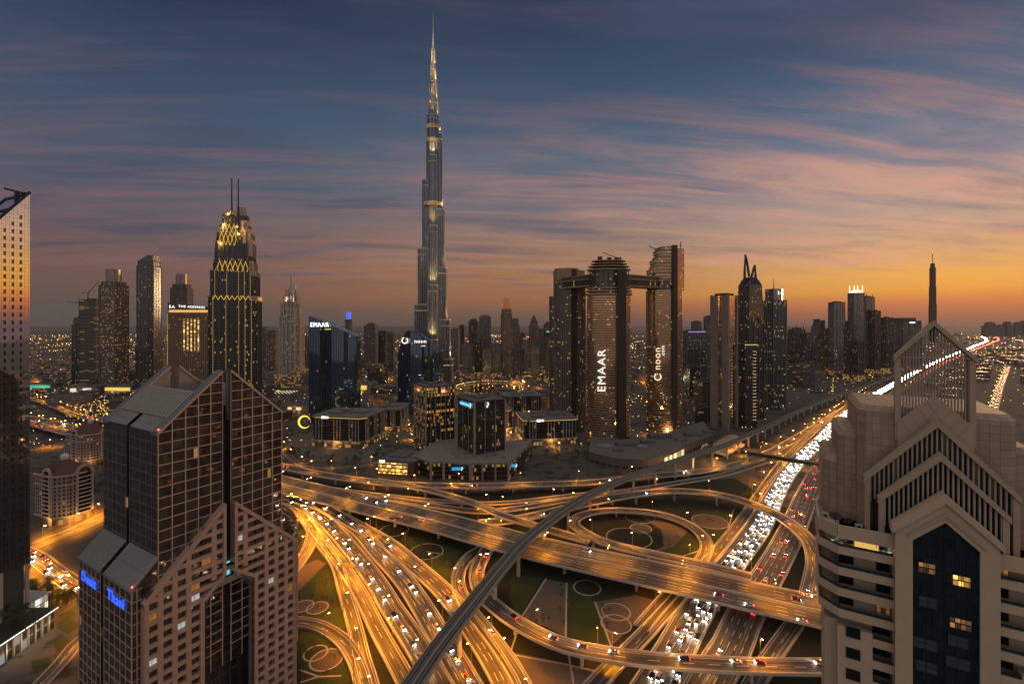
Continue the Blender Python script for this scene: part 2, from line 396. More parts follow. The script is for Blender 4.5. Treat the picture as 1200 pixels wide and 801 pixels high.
def road(key, label, pts, width, lanes=2, elevated=False, divider=False, step=7.0, pillars=42, edge=True, mat=None, cat='flyover', deck=1.7, solid=True):
    NR[0] += 1; eps = .012*NR[0]
    W3 = [G(*p) if len(p) == 3 else G(p[0], p[1], 0) for p in pts]
    if not elevated:
        for p in W3: p.z += .35+eps
    S = spline(W3, step); NN = frames(S); ROADS[key] = (S, NN, width)
    base = S[len(S)//2].copy(); base.z = 0
    o = -base; h = width/2
    if elevated: root = thing('flyover', label, cat, base)
    else:
        root = None
    mb = MB(o); strip(mb, S, NN, -h+.25, h-.25, 0.0); sf = mb.build('road_surface' if root else 'road', mat or ASPH, root)
    if not root: sf.location = base; struct(sf); root = sf
    mk = MB(o)
    lw = (width-2.2)/lanes if not divider else (width-4.6)/lanes
    def dash(off):
        acc = 0
        for i in range(len(S)-1):
            L = (S[i+1]-S[i]).length; acc += L
            if acc > 14:
                acc -= 14
                a = S[i]; b = S[i]+(S[i+1]-S[i])*min(1, 5.5/L)
                n0, n1 = NN[i], NN[i]; z = Vector((0, 0, .02))
                mk.face([a+n0*(off+.14)+z, a+n0*(off-.14)+z, b+n1*(off-.14)+z, b+n1*(off+.14)+z])
    offs = []
    if divider:
        half = lanes//2
        for sgn in (-1, 1):
            for k in range(half+1): offs.append((sgn*(1.2+k*lw), k in (0, half)))
    else:
        for k in range(lanes+1): offs.append((-h+1.1+k*lw, k in (0, lanes)))
    for off, sol in offs:
        if sol: strip(mk, S, NN, off-.13, off+.13, .02)
        else: dash(off)
    mk.build('lane_markings', PAINT, root)
    if edge:
        for sg in (-1, 1):
            mb = MB(o); bar(mb, S, NN, sg*(h-.12), .42, -.3 if elevated else -.4, .95); mb.build('parapet', CONC, root)
    if divider:
        mb = MB(o); bar(mb, S, NN, 0, .6, -.1, .9); mb.build('median_barrier', CONC, root)
    if elevated:
        mb = MB(o)
        strip(mb, S, NN, h, h+.002, -.05, -.7); strip(mb, S, NN, -h-.002, -h, -.7, -.05)
        strip(mb, S, NN, h*.62, h, -deck, -.7); strip(mb, S, NN, -h, -h*.62, -.7, -deck); strip(mb, S, NN, -h*.62, h*.62, -deck)
        strip(mb, S, NN, -h, h, -.05)
        mb.build('deck', CONC, root)
        acc = pillars*.5
        for i in range(len(S)-1):
            acc += (S[i+1]-S[i]).length
            if acc > pillars and S[i].z > 4.2:
                acc = 0; zt = S[i].z-deck; cols = [0] if width < 18 else [-h*.45, h*.45]
                for c in cols:
                    q = S[i]+NN[i]*c; pb = MB((q.x+o.x, q.y+o.y, 0), math.atan2(NN[i].y, NN[i].x))
                    a = 1.3
                    pb.frustum(rect(a*1.7, a), rect(a*1.7, a), 0, max(zt-1.6, .5), False)
                    pb.frustum(rect(a*1.7, a), rect(min(width*.5, 6.5), a*1.25), max(zt-1.6, .5), zt+.02, True)
                    pb.build('pillar', CONC, root)
    return root
Z1 = 9.0
road('main', 'wide straight twin-carriageway flyover crossing above the multi-lane highway', [(-30, 480, 7), (34, 492, 8), (78, 503, 8.5), (180, 528, Z1), (335, 568, Z1), (500, 608, Z1), (560, 624, Z1), (640, 644.5, Z1), (800, 680, Z1), (965, 717, Z1), (1030, 731, Z1)], 33, 8, True, True, 9, 48)
road('north', 'long curving flyover passing in front of the glass office blocks with blue signs', [(20, 464, 5), (55, 472, 6), (85, 485, 7), (120, 492, 8), (200, 514, 8), (330, 546, 8), (405, 560, 8), (480, 567.5, 8), (555, 569, 8), (620, 567.5, 7.5), (690, 565, 7), (760, 558, 6), (820, 552, 4), (860, 545, 2.5), (900, 531, 1.6), (945, 506, 1.0), (985, 481, .8)], 13, 3, True, False, 8, 45)
road('branch', 'narrow flyover ramp branching off the curving flyover towards the straight one', [(440, 562, 8.05), (477, 568.5, 8.1), (520, 578.5, 8.2), (560, 591, 8.5), (590, 604, 8.8), (635, 618, 9), (690, 634, 9.1)], 9, 2, True, False, 7, 40)
road('arc', 'broad curving flyover ramp arching over the highway beside the beige tower', [(560, 613, 2), (600, 609, 4), (640, 601, 6), (700, 587, 8), (745, 579, 9), (790, 575, 10), (840, 579, 10.5), (880, 590, 10.5), (920, 609, 10.3), (948, 634, 10), (956, 660, 9.6), (950, 700, 9.3)], 12, 3, True, False, 7, 38)
road('loop', 'circular loop ramp curling around the round garden beds beside the straight flyover', [(880, 676, 9.2), (820, 661, 9.15), (760, 648, 9.1), (712, 636, 8.6), (683, 623, 8), (672, 611, 7.2), (688, 601.5, 6.4), (722, 597.5, 5.6), (772, 602, 4.4), (808, 615, 3.2), (826, 632, 2.2), (826, 650, 1.4), (808, 672, 1.0), (780, 702, .9), (752, 735, .9)], 9.5, 2, True, False, 6, 40)
road('lower', 'curving flyover ramp lowest in the scene crossing the highway in the foreground', [(573, 640, 1.0), (559, 668, 2.6), (564, 693, 4.4), (586, 715, 6), (615, 734.5, 7), (648, 751, 7.6), (682, 761, 8), (740, 770.5, 8.4), (800, 776, 8.6), (880, 780, 8.8), (965, 781, 8.8), (1040, 780, 8.8)], 10, 2, True, False, 6, 36)
# ground level slip roads
road('slip_a', '', [(150, 535), (250, 562), (332, 585), (368, 601), (394, 624), (416, 650), (439, 680), (458, 711), (480, 744), (498, 774), (516, 806), (540, 850), (590, 940), (660, 1080)], 13, 4, False)
road('slip_b', '', [(150, 530), (250, 557), (332, 581), (375, 594), (416, 619), (443, 648), (473, 680), (494, 711), (512, 741), (530, 771), (548, 803), (575, 850), (630, 940), (710, 1080)], 13, 4, False)
road('slip_c', '', [(375, 592), (416, 615), (454, 637), (482, 660), (511, 685), (537, 714), (556, 741), (572, 765), (592, 800), (615, 850), (670, 940), (760, 1080)], 13, 4, False)
road('slip_d', '', [(590, 628), (572, 640), (552, 651), (539, 668), (537, 687), (548, 712), (574, 745), (602, 785), (625, 830)], 9, 2, False)
road('slip_e', '', [(345, 592), (356, 608), (372, 632), (394, 662), (404, 695), (415, 733), (424, 771), (434, 805), (440, 840)], 8, 2, False)
road('slip_f', '', [(356, 606), (375, 630), (398, 660), (421, 695), (444, 741), (469, 786), (484, 815), (500, 850)], 9, 2, False)
road('slip_g', '', [(325, 584), (348, 596), (364, 615), (364, 636), (350, 660), (325, 690)], 9, 2, False)
road('slip_h', '', [(310, 728), (353, 730), (377, 736), (399, 750), (412, 767), (421, 787), (428, 815), (433, 850)], 8, 2, False)
road('slip_i', '', [(430, 580), (500, 592), (560, 600), (600, 597), (650, 589), (720, 578), (790, 567), (850, 556), (900, 540)], 9, 2, False)
road('slip_j', '', [(380, 572), (440, 580), (520, 588), (590, 590), (680, 580), (740, 576)], 7, 2, False)
# the multi-lane highway
cw = [(560, 1180), (650, 1010), (735, 860), (770, 800), (792, 761), (819, 712), (860, 656), (890, 616), (909, 576), (931, 544), (960, 518), (983, 493), (1007, 475), (1027, 462), (1048, 450), (1070, 437.5), (1094, 425.5), (1118, 415), (1142, 405.5), (1156, 399), (1150, 394.5), (1128, 391.5), (1100, 389.3)]
cr = [(650, 1180), (730, 1010), (805, 860), (832, 800), (856, 761), (876, 716), (911, 656), (931, 616), (948, 576), (966, 544), (988, 518), (1006, 495), (1023, 480), (1045, 463.5), (1066, 449), (1090, 434.5), (1113, 422), (1137, 411.5), (1160, 402.5), (1170, 397), (1160, 392.5), (1136, 390)]
road('inbound', '', cw, 19, 5, False, False, 12, True, asphalt_mat('trail_streaked_lanes', (.06, .056, .052), (.38, .36, .33), .9))  # lane colour streaked in place of headlight trails
road('outbound', '', cr, 19, 5, False, False, 12, True, ASPH2)
road('service_left', '', [(660, 850), (700, 801), (745, 755), (785, 712), (830, 660), (868, 612), (890, 580), (910, 551), (932, 526), (957, 503), (985, 481), (1010, 464), (1035, 449)], 9, 2, False)
road('service_right', '', [(860, 850), (885, 801), (910, 762), (938, 722), (975, 665), (995, 625), (1005, 590), (1012, 556), (1030, 522), (1048, 497), (1070, 470)], 9, 2, False)
# city streets on the left
road('street_a', '', [(-40, 668), (20, 648), (60, 632), (100, 616), (150, 592), (210, 575)], 16, 4, False, False, 7, 40, False)
road('street_b', '', [(10, 640), (40, 652), (62, 668), (98, 693), (150, 725), (200, 760)], 13, 4, False, False, 7, 40, False)
road('street_c', '', [(0, 530), (38, 527), (62, 522), (84, 516), (120, 505)], 14, 3, False, False, 7, 40, False)
road('street_d', '', [(20, 830), (70, 778), (100, 745), (150, 722)], 9, 2, False, False, 7, 40, False)
road('boulevard', '', [(330, 525), (345, 540), (372, 549), (430, 545), (462, 535)], 9, 2, False, False, 7, 40, False)
road('suburb_road', '', [(1120, 560), (1150, 510), (1164, 478), (1172, 452), (1178, 438), (1182, 428)], 16, 4, False, False, 12, 40, False, ASPH2)
# plaza at the junction
patch([(30, 630), (100, 606), (125, 615), (125, 700), (90, 735), (60, 700), (30, 680)][::-1], ASPH2, 'road')
for q in [[(66, 735), (86, 726), (94, 733), (80, 744)], [(60, 752), (76, 746), (88, 755), (70, 768)], [(36, 775), (56, 770), (62, 778), (40, 790)], [(68, 722), (82, 715), (90, 720), (76, 729)]]:
    patch(q[::-1], GRASS)
for q in [[(338, 512), (352, 540), (430, 542), (452, 532), (446, 512), (390, 500)], [(585, 505), (600, 535), (690, 528), (690, 505), (640, 495)], [(455, 500), (470, 520), (600, 545), (620, 540), (600, 498)], [(690, 500), (690, 540), (760, 552), (840, 520), (830, 500)]]:
    patch(q, pm('grey_forecourt', (.12, .105, .09), .85, 0, .35, .06), 'paving')
# ------------------------------------------------------------------ metro viaduct
ZM = 19.0
mp = [(452, 850, ZM), (486, 799, ZM), (514, 758, ZM), (548, 714, ZM), (591, 661, ZM), (621, 629, ZM), (671, 592, ZM), (713, 569.5, ZM), (768, 548, ZM), (823, 530, ZM), (850, 521.5, ZM-1), (877, 510, ZM-3), (905, 497, ZM-5), (930, 484.5, ZM-7), (960, 472, ZM-8), (990, 460, ZM-8), (1022, 450, ZM-8), (1048, 440, ZM-8), (1080, 427, ZM-8)]
def viaduct():
    S = spline([G(*p) for p in mp], 7); NN = frames(S); base = S[0].copy(); base.z = 0; o = -base
    ROADS['metro'] = (S, NN, 10)
    root = thing('metro_viaduct', 'dark elevated railway viaduct sweeping diagonally above all the roads', 'viaduct', base); h = 4.6
    mb = MB(o); strip(mb, S, NN, -h, h, 0); mb.build('track_bed', pm('track_bed_concrete', (.11, .10, .09), .85, 0, .25), root)
    mb = MB(o)
    strip(mb, S, NN, h, h+.002, .9, -.7); strip(mb, S, NN, -h-.002, -h, -.7, .9)
    strip(mb, S, NN, 2.2, h, -2.1, -.7); strip(mb, S, NN, -h, -2.2, -.7, -2.1); strip(mb, S, NN, -2.2, 2.2, -2.1); mb.build('deck', CONC_D, root)
    for sg in (-1, 1):
        mb = MB(o); bar(mb, S, NN, sg*(h-.2), .5, -.1, 1.2); mb.build('parapet', CONC_D, root)
    mb = MB(o); bar(mb, S, NN, 0, 1.1, 0.0, .75); mb.build('centre_walkway', CONC_D, root)
    for off in (-3.2, -1.8, 1.8, 3.2):
        mb = MB(o); bar(mb, S, NN, off, .22, .02, .42); mb.build('rail', pm('steel_rail', (.42, .38, .33), .4, .4), root)
    for off in (-2.5, 2.5):
        mb = MB(o); bar(mb, S, NN, off, .3, .02, .25); mb.build('third_rail', DARK, root)
    acc = 0
    for i in range(len(S)-1):
        acc += (S[i+1]-S[i]).length
        if acc > 36:
            acc = 0; q = S[i]; pb = MB((q.x+o.x, q.y+o.y, 0)); zt = q.z-2.1
            pb.tube([(0, 0, 0), (0, 0, zt-2)], 1.25, 12); pb.frustum(ell(1.25, 1.25, 12), ell(2.6, 2.6, 12), zt-2, zt+.02); pb.build('pillar', CONC, root, False)
viaduct()
# ------------------------------------------------------------------ street lamps
LAMPH = em('sodium_lamp_glow', (1, .56, .17), 40); LAMPW = em('white_lamp_glow', (1, .84, .58), 60)
LCOL = (1, .315, .004); LCOLW = (1, .38, .05)
NL = [0]
def lamp_proto(double, hgt, glow):
    root = thing('street_lamp', 'lamp', 'street lamp')
    mb = MB(); mb.tube([(0, 0, 0), (0, 0, hgt)], [.2, .11], 6); mb.build('pole', STEEL, root)
    for sg in ((-1, 1) if double else (1,)):
        mb = MB(); mb.tube([(0, 0, hgt-.4), (sg*1.0, 0, hgt+.15), (sg*2.2, 0, hgt+.3)], .09, 5); mb.build('arm', STEEL, root)
        mb = MB(); mb.prism([(sg*2.2-.75, -.32), (sg*2.2+.75, -.32), (sg*2.2+.75, .32), (sg*2.2-.75, .32)], hgt+.22, hgt+.42); hd = mb.build('lamp_head', STEEL, root)
        mb = MB(); mb.frustum([(sg*2.2-.42, -.24), (sg*2.2+.42, -.24), (sg*2.2+.42, .24), (sg*2.2-.42, .24)], [(sg*2.2-.62, -.30), (sg*2.2+.62, -.30), (sg*2.2+.62, .30), (sg*2.2-.62, .30)], hgt-.12, hgt+.22)
        mb.face([(sg*2.2-.42, .24, hgt-.12), (sg*2.2+.42, .24, hgt-.12), (sg*2.2+.42, -.24, hgt-.12), (sg*2.2-.42, -.24, hgt-.12)]); mb.build('lens', glow, hd)
    return root
PROTO = {}
def place_lamp(p, rz, double, label, group, energy=0, white=False, hgt=12.0):
    key = (double, white, hgt)
    if key not in PROTO: PROTO[key] = lamp_proto(double, hgt, LAMPW if white else LAMPH); o = PROTO[key]
    else:
        o = copy_tree(PROTO[key])
        for ch in list(o.children):
            if ch.type == 'LIGHT': bpy.data.objects.remove(ch)
    o.location = p; o.rotation_euler = (0, 0, rz); o['label'] = label; o['group'] = group
    if energy: lamp(o, (0 if double else 2.2, .7 if double else 0, hgt-.6), energy, LCOLW if white else LCOL, 'SPOT', 2.75, .5); NL[0] += 1
    return o
def lamps(key, spacing, off, double, label, group, energy, white=False, hgt=12.0, s0=0, s1=1e9, start=0):
    S, NN, wdt = ROADS[key]; acc = spacing-start; tot = 0
    for i in range(len(S)-1):
        L = (S[i+1]-S[i]).length; acc += L; tot += L
        if acc >= spacing and s0 <= tot <= s1:
            acc = 0; n = NN[i]*(1 if off >= 0 else -1)
            q = S[i]+NN[i]*off
            if q.y < 95: continue
            if any(abs((e_[0].x-q.x)) < 30 and (e_[0].xy-q.xy).length < e_[1]/2+3.5 and e_[0].z > q.z+1.5 for e_ in ELEV): continue
            place_lamp((q.x, q.y, q.z), math.atan2(-n.y, -n.x), double, label, group, energy, white, hgt)
EL = 20500.0
ELEV = [(p_, ROADS[k_][2]) for k_ in ('main', 'north', 'branch', 'arc', 'loop', 'lower', 'metro') for p_ in ROADS[k_][0]]
lamps('main', 42, 0, True, 'twin-armed street lamp on the median of the straight flyover', 'twin lamps along the straight flyover', EL*1.15, False, 12)
lamps('north', 56, 6.2, False, 'single-armed street lamp on the edge of the long curving flyover', 'lamps along the curving flyover', EL*1.1, False, 11)
lamps('branch', 40, 4.2, False, 'single-armed street lamp on the narrow branching flyover ramp', 'lamps along the branching ramp', EL*.6, False, 11)
lamps('arc', 40, 5.7, False, 'single-armed street lamp on the broad ramp arching over the highway', 'lamps along the arching ramp', EL*.9, False, 11)
lamps('loop', 36, -4.6, False, 'single-armed street lamp on the circular loop ramp', 'lamps along the loop ramp', EL*.7, False, 11)
lamps('lower', 34, 4.8, False, 'single-armed street lamp on the foreground flyover ramp', 'lamps along the foreground ramp', EL*1.0, False, 11)
lamps('slip_a', 38, -6.3, False, 'single-armed street lamp beside the leftmost fanning slip road', 'lamps along the leftmost slip road', EL*.72)
lamps('slip_b', 40, 6.3, False, 'single-armed street lamp beside the middle fanning slip road', 'lamps along the middle slip road', EL*.72, start=20)
lamps('slip_c', 38, 6.3, False, 'single-armed street lamp beside the right fanning slip road', 'lamps along the right slip road', EL*.85)
lamps('slip_d', 34, -4.3, False, 'street lamp beside the short orange-lit slip road under the viaduct', 'lamps along the short slip road', EL)
lamps('slip_e', 34, -4, False, 'street lamp beside the narrow lane next to the green lawn', 'lamps along the lawn lane', EL*1.2)
lamps('slip_f', 36, 4.3, False, 'street lamp beside the narrow forked lane', 'lamps along the forked lane', EL*1.2)
lamps('slip_g', 30, -4.2, False, 'street lamp on the bend below the gabled glass tower', 'lamps on the bend', EL)
lamps('slip_h', 40, -4, False, 'street lamp beside the lane curling around the ringed lawn', 'lamps along the lawn curl', EL*.5)
lamps('slip_i', 46, 4.2, False, 'street lamp beside the slip road below the two curved flyovers', 'lamps along the sunken slip road', EL*.9)
lamps('inbound', 50, -10.2, True, 'twin-armed street lamp on the highway median', 'twin lamps along the highway median', EL*1.2, True, 14, 0, 1400)
lamps('service_left', 44, 4.8, False, 'street lamp beside the service road left of the highway', 'lamps along the left service road', EL*1.2)
lamps('street_a', 22, 8.4, False, 'street lamp beside the street in front of the domed hotel', 'lamps on the hotel street', EL*2.2, False, 10)
lamps('street_b', 24, -7, False, 'street lamp beside the street curving past the palm garden', 'lamps on the palm garden street', EL*2.0, False, 10)
lamps('street_c', 40, -7.4, False, 'street lamp beside the red-lit street behind the domed hotel', 'lamps on the red-lit street', EL*2.0, False, 10)
lamps('street_d', 34, -5, False, 'street lamp beside the lane past the glass podium', 'lamps on the podium lane', EL*.8, False, 9)
lamps('boulevard', 45, 5, False, 'street lamp beside the tree-lined boulevard', 'lamps on the boulevard', EL*.4, False, 8)
lamps('suburb_road', 120, 8.4, False, 'street lamp beside the red-lit suburban road on the right', 'lamps on the suburban road', EL*.12, False, 12)
print('street lamp lights', NL[0])
# ================================================================== gabled glass tower in the left foreground
GRAN = pm('pink_granite', (.52, .34, .245), .55, 0, .16, .5)
GRANM = pm('rose_mullion', (.62, .43, .32), .45, .1, .14, .5)
COPE = pm('grey_coping', (.16, .165, .175), .6, .1, .18)
def tower_glass(name, col, metal, rough=.05, lit=.02):
    return facade(name, col, col, 1.5, 4.05, (.0, 1), (.0, 1), lit, AMBER, WHITE, 1.2, rough, metal, metal, rough, .3, .6)
GGL = tower_glass('bronze_mirror_glass', (.20, .155, .13), .75, .04, .002)
LOUV = pm('louvre_roof_metal', (.32, .31, .30), .5, .3, .15, .3)
RIBR = pm('ribbed_roof_metal', (.46, .42, .35), .55, .2, .2, .3)
BLUES = em('blue_sign_light', (.03, .11, 1), 1.5)
def gabled_glass_tower():
    T = thing('gabled_glass_tower', 'bronze glass tower with stepped gables, pink stone grid and blue roof-edge letters', 'skyscraper', (-130.6, 170, 0), math.radians(59.7))
    A, B, ZE, SL, Hc = 48.7, 47.5, 130.0, .916, 24.35
    s0, s1 = Hc-1.7, Hc+1.7
    r0, r1 = 23.2, 26.4
    def ze(a): return ZE+SL*min(a, A-a)
    mb = MB()
    notch = [(15.2, 0), (15.2, 9), (33.5, 9), (33.5, 0)]
    left = [(A, B), (0, B), (0, r1), (3, r1), (3, r0), (0, r0)]
    mb.prism([(0, 0)]+notch+[(A, 0)]+left, 0, 67, False)
    mb.prism([(0, 0), (s0, 0), (s0, 3), (s1, 3), (s1, 0), (A, 0)]+left, 67, ZE, True)
    for b0, b1 in ((0, 4), (B-4, B)):
        for a0, a1 in ((0, s0), (s1, A)):
            z0, z1 = ze(a0), ze(a1)
            for b, fl in ((b0, False), (b1, True)):
                pts = [(a0, b, ZE), (a1, b, ZE), (a1, b, z1), (a0, b, z0)]
                if z0 == ZE: pts = pts[:3]
                elif z1 == ZE: pts = [pts[0], pts[1], pts[3]]
                if b0 > 0 and not fl or b0 == 0 and fl: continue
                mb.face(pts if not fl else pts[::-1], [(p[0], p[2]) for p in (pts if not fl else pts[::-1])])
    mb.build('curtain_wall', GGL, T)
    # lined inside faces of the open gables (visible above the roof)
    for b, sg in ((4, 1), (B-4, -1)):
        mb = MB()
        for a0, a1 in ((0, s0), (s1, A)):
            pts = [(a0, b, ze(a0)-1.2 if a0 else ZE-1), (a1, b, ZE-1) , (a1, b, ze(a1))]
            if a0: pts = [(a0, b, ZE-1), (a1, b, ZE-1), (a0, b, ze(a0))]
            else: pts = [(a0, b, ZE-1), (a1, b, ZE-1), (a1, b, ze(a1))]
            mb.face(pts)
        b0, b1 = (0, 4) if b == 4 else (B-4, B)
        mb.box(s0-1.6, s0, b0+.3, b1-.3, ZE, ze(s0)-.2); mb.box(s1, s1+1.6, b0+.3, b1-.3, ZE, ze(s0)-.2)
        mb.build('gable_lining', BEIGE, T)
    # copings
    for b0, b1 in ((-.35, 4.3), (B-4.3, B+.35)):
        mb = MB()
        for a0, a1 in ((-.4, s0), (s1, A+.4)):
            def zz_(a): return ZE+SL*(a if a0 < 10 else A-a)
            P = [(a0, zz_(a0)), (a1, zz_(a1))]
            q = [(P[0][0], b0, P[0][1]-.7), (P[1][0], b0, P[1][1]-.7), (P[1][0], b0, P[1][1]+.6), (P[0][0], b0, P[0][1]+.6)]
            r = [(x, b1, z) for x, _, z in q]
            for i in range(4):
                j = (i+1) % 4; mb.face([q[j], q[i], r[i], r[j]])
            mb.face(q); mb.face(r[::-1])
        cp = mb.build('gable_coping', COPE, T)
        yb = b0-.06 if b0 < 1 else b1+.06
        mb = MB()
        for a0, a1 in ((-.4, s0), (A+.4, s1)):
            z0 = ZE+SL*(-.4); z1 = ZE+SL*s0
            for yy in (b0-.08, b1+.08): mb.beam((a0, yy, z0-.1), (a1, yy, z1-.1), .22, .75)
        mb.build('coping_rim', GRANM, cp)
    # slopes and roof well
    for side in (0, 1):
        def a_(x): return x if not side else A-x
        for b0, b1 in ((4.3, r0), (r1, B-4.3)):
            mb = MB()
            p = [(a_(0), b0, ZE+.02), (a_(4.4), b0, ZE+4.4*SL), (a_(4.4), b1, ZE+4.4*SL), (a_(0), b1, ZE+.02)]
            mb.face(p if not side else p[::-1])
            for k in range(1, 12):
                b = b0+(b1-b0)*k/12; mb.beam((a_(.1), b, ZE+.16), (a_(4.3), b, ZE+4.3*SL+.07), .14, .14)
            mb.beam((a_(2.2), b0, ZE+2.2*SL+.1), (a_(2.2), b1, ZE+2.2*SL+.1), .3, .1)
            mb.build('louvre_panel', LOUV, T)
        mb = MB()
        p = [(a_(4.4), 4.3, ZE+4.4*SL), (a_(14), 4.3, ZE+14*SL), (a_(14), B-4.3, ZE+14*SL), (a_(4.4), B-4.3, ZE+4.4*SL)]
        mb.face(p if not side else p[::-1])
        mb.build('roof_sheet', pm('roof_sheet_metal', (.055, .05, .045), .6, .2, .2, .3), T); mb = MB(); n = 17
        for k in range(n+1):
            b = 4.6+(B-9.2)*k/n; mb.beam((a_(4.4), b, ZE+4.4*SL+.3), (a_(14), b, ZE+14*SL+.3), .95, .6)
        mb.beam((a_(14), 4.3, ZE+14*SL), (a_(14), B-4.3, ZE+14*SL), .5, .8)
        q = [(a_(14), 4.3, 136), (a_(14), 4.3, ZE+14*SL), (a_(14), B-4.3, ZE+14*SL), (a_(14), B-4.3, 136)]
        mb.face(q if not side else q[::-1])
        mb.build('ribbed_roof', RIBR, T)
    mb = MB(); mb.face([(14, 4, 136), (A-14, 4, 136), (A-14, B-4, 136), (14, B-4, 136)])
    for q in [(18, 10, 5, 4, 3), (27, 22, 6, 7, 2.5), (18, 33, 4, 4, 3.5)]: mb.box(q[0], q[0]+q[2], q[1], q[1]+q[3], 136, 136+q[4], False)
    mb.build('roof_well', ROOFG, T)
    # upper mullion grids
    cols = [s0*k/5 for k in range(6)]; rows = [130-4.05*k for k in range(0, 24)]+[130+4.05*k for k in range(1, 6)]
    def mull_front(b, sg):
        mb = MB()
        for a in cols+[A-c for c in cols]:
            zt = ze(a)-.5; mb.box(a-.17, a+.17, min(b, b+sg*.25), max(b, b+sg*.25), 30, zt, False)
        for z in rows:
            if z < 30: continue
            t = max(0, (z-ZE)/SL)
            for a0, a1 in ((t, s0), (s1, A-t)):
                if a1-a0 > .5: mb.box(a0, a1, min(b, b+sg*.2), max(b, b+sg*.2), z-.16, z+.16)
        return mb
    mull_front(0, -1).build('mullion_grid', GRANM, T)
    mb = MB()
    for b in [r0*k/5 for k in range(6)]+[r1+(B-r1)*k/5 for k in range(6)]: mb.box(-.2, 0, b-.12, b+.12, 60, ZE, False)
    for z in rows:
        if 60 < z <= ZE:
            for b0, b1 in ((0, r0), (r1, B)): mb.box(-.16, 0, b0, b1, z-.1, z+.1)
    mb.build('mullion_grid', COPE, T)
    # lower shoulder wings
    for side in (0, 1):
        x0, x1 = (-8, 0) if not side else (A, A+8)
        mb = MB()
        for b0, b1 in ((0, r0), (r1, B)):
            z1 = [76, 84, 84, 76] if not side else [84, 76, 76, 84]
            mb.prism([(x0, b0), (x1, b0), (x1, b1), (x0, b1)], 0, z1, False)
        mb.prism([(x0+2 if not side else x0, r0), (x1 if not side else x1-2, r0), (x1 if not side else x1-2, r1), (x0+2 if not side else x0, r1)], 0, 76)
        mb.build('shoulder_wing', GGL, T)
        for b0, b1 in ((-.3, r0), (r1, B+.3)):
            mb = MB(); lo, hi = (-8.4, 0) if not side else (A+8.4, A)
            p = [(lo, b0, 75.8), (hi, b0, 84.2), (hi, b1, 84.2), (lo, b1, 75.8)]
            mb.face(p if not side else p[::-1]); q = [(x, y, z-.9) for x, y, z in p]
            for i in range(4):
                j = (i+1) % 4; mb.face([q[i], q[j], p[j], p[i]])
            for k in range(1, 14):
                b = b0+(b1-b0)*k/14; mb.beam((lo, b, 75.95), (hi, b, 84.35), .14, .2)
            m_ = (lo+hi)/2; mb.beam((m_, b0, 80.2), (m_, b1, 80.2), .35, .2); mb.beam((lo, b0, 75.9), (lo, b1, 75.9), .35, .3)
            mb.build('louvre_panel', LOUV, T)
        mb = MB(); xx = -8 if not side else A+8; dd = -1 if not side else 1
        for b in [r0*k/5 for k in range(6)]+[r1+(B-r1)*k/5 for k in range(6)]: mb.box(min(xx, xx+dd*.2), max(xx, xx+dd*.2), b-.12, b+.12, 20, 76, False)
        for k in range(14):
            z = 75.5-4.05*k
            for b0, b1 in ((0, r0), (r1, B)): mb.box(min(xx, xx+dd*.16), max(xx, xx+dd*.16), b0, b1, z-.1, z+.1)
            a0, a1 = sorted((xx, -5 if not side else A+5)); mb.box(a0, a1, -.2, 0, z-.15, z+.15)
        for a in (xx, (xx+(-5 if not side else A+5))/2):
            mb.box(a-.17, a+.17, -.24, 0, 20, 76, False)
        mb.build('mullion_grid', GRANM, T)
    # granite gable front
    e0, e1, EZ = -5.0, A+5.0, 70.0
    def zg(a): return EZ+.967*(min(a, A-a)+5)
    ac = [-5, -.35, 4.3, 8.95, 13.6]; mid_ = [13.6, 18.1, 22.65]
    mb = MB()
    def pier(a, w_, z0, zt): mb.box(a-w_/2, a+w_/2, -3.0, -.3, z0, zt, False)
    for a in ac[1:-1]+[A-x for x in ac[1:-1]]: pier(a, 1.75, 0, zg(a)-.4)
    for a in (ac[0]+.5, A-ac[0]-.5): pier(a, 1.2, 0, zg(a)-.4)
    for a in (18.1, A-18.1): pier(a, 1.75, 66.8-.0+.96*0+1.2, zg(a)-.4)
    fr = [38+4.05*k for k in range(-9, 16)]
    for z in fr:
        t = max(e0, (z-EZ)/.967-5+.3)
        def seg(a0, a1):
            if a1-a0 > .8: mb.box(a0, a1, -2.97, -.3, z-.78, z+.78)
        za = 61.5+.73*4
        if z < za: seg(t, 14.4); seg(A-14.4, A-t)
        else:
            ti = 13.6 if z > 69.5 else 13.6
            if z > 70.8: seg(t, s0); seg(s1, A-t)
            else: seg(t, 15.5+ (z-61.5)*1.3); seg(A-15.5-(z-61.5)*1.3, A-t)
    mb.build('granite_grid', GRAN, T)
    # windows behind the granite grid
    wcount = 0; proto = None; extra = MB()
    cells = []
    for k in range(len(fr)-1):
        zc = (fr[k]+fr[k+1])/2
        if zc < 36: continue
        for lst in (ac, mid_):
            for a0, a1 in zip(lst, lst[1:]):
                for mir in (0, 1):
                    c0, c1 = (a0, a1) if not mir else (A-a1, A-a0)
                    if zc+1.0 > zg(min(max((c0+c1)/2, 0), A)): continue
                    if lst is mid_ and zc < 71: continue
                    cells.append(((c0+c1)/2, zc))
    wl = [tower_glass('stone_grid_window_glass', (.17, .125, .10), .7, .05, .0), em('warm_reflection_glow', (1, .40, .08), .30), em('white_reflection_glow', (.95, .95, .9), .5)]  # the glowing panes stand in for bright signs mirrored in the glass
    pr = {}
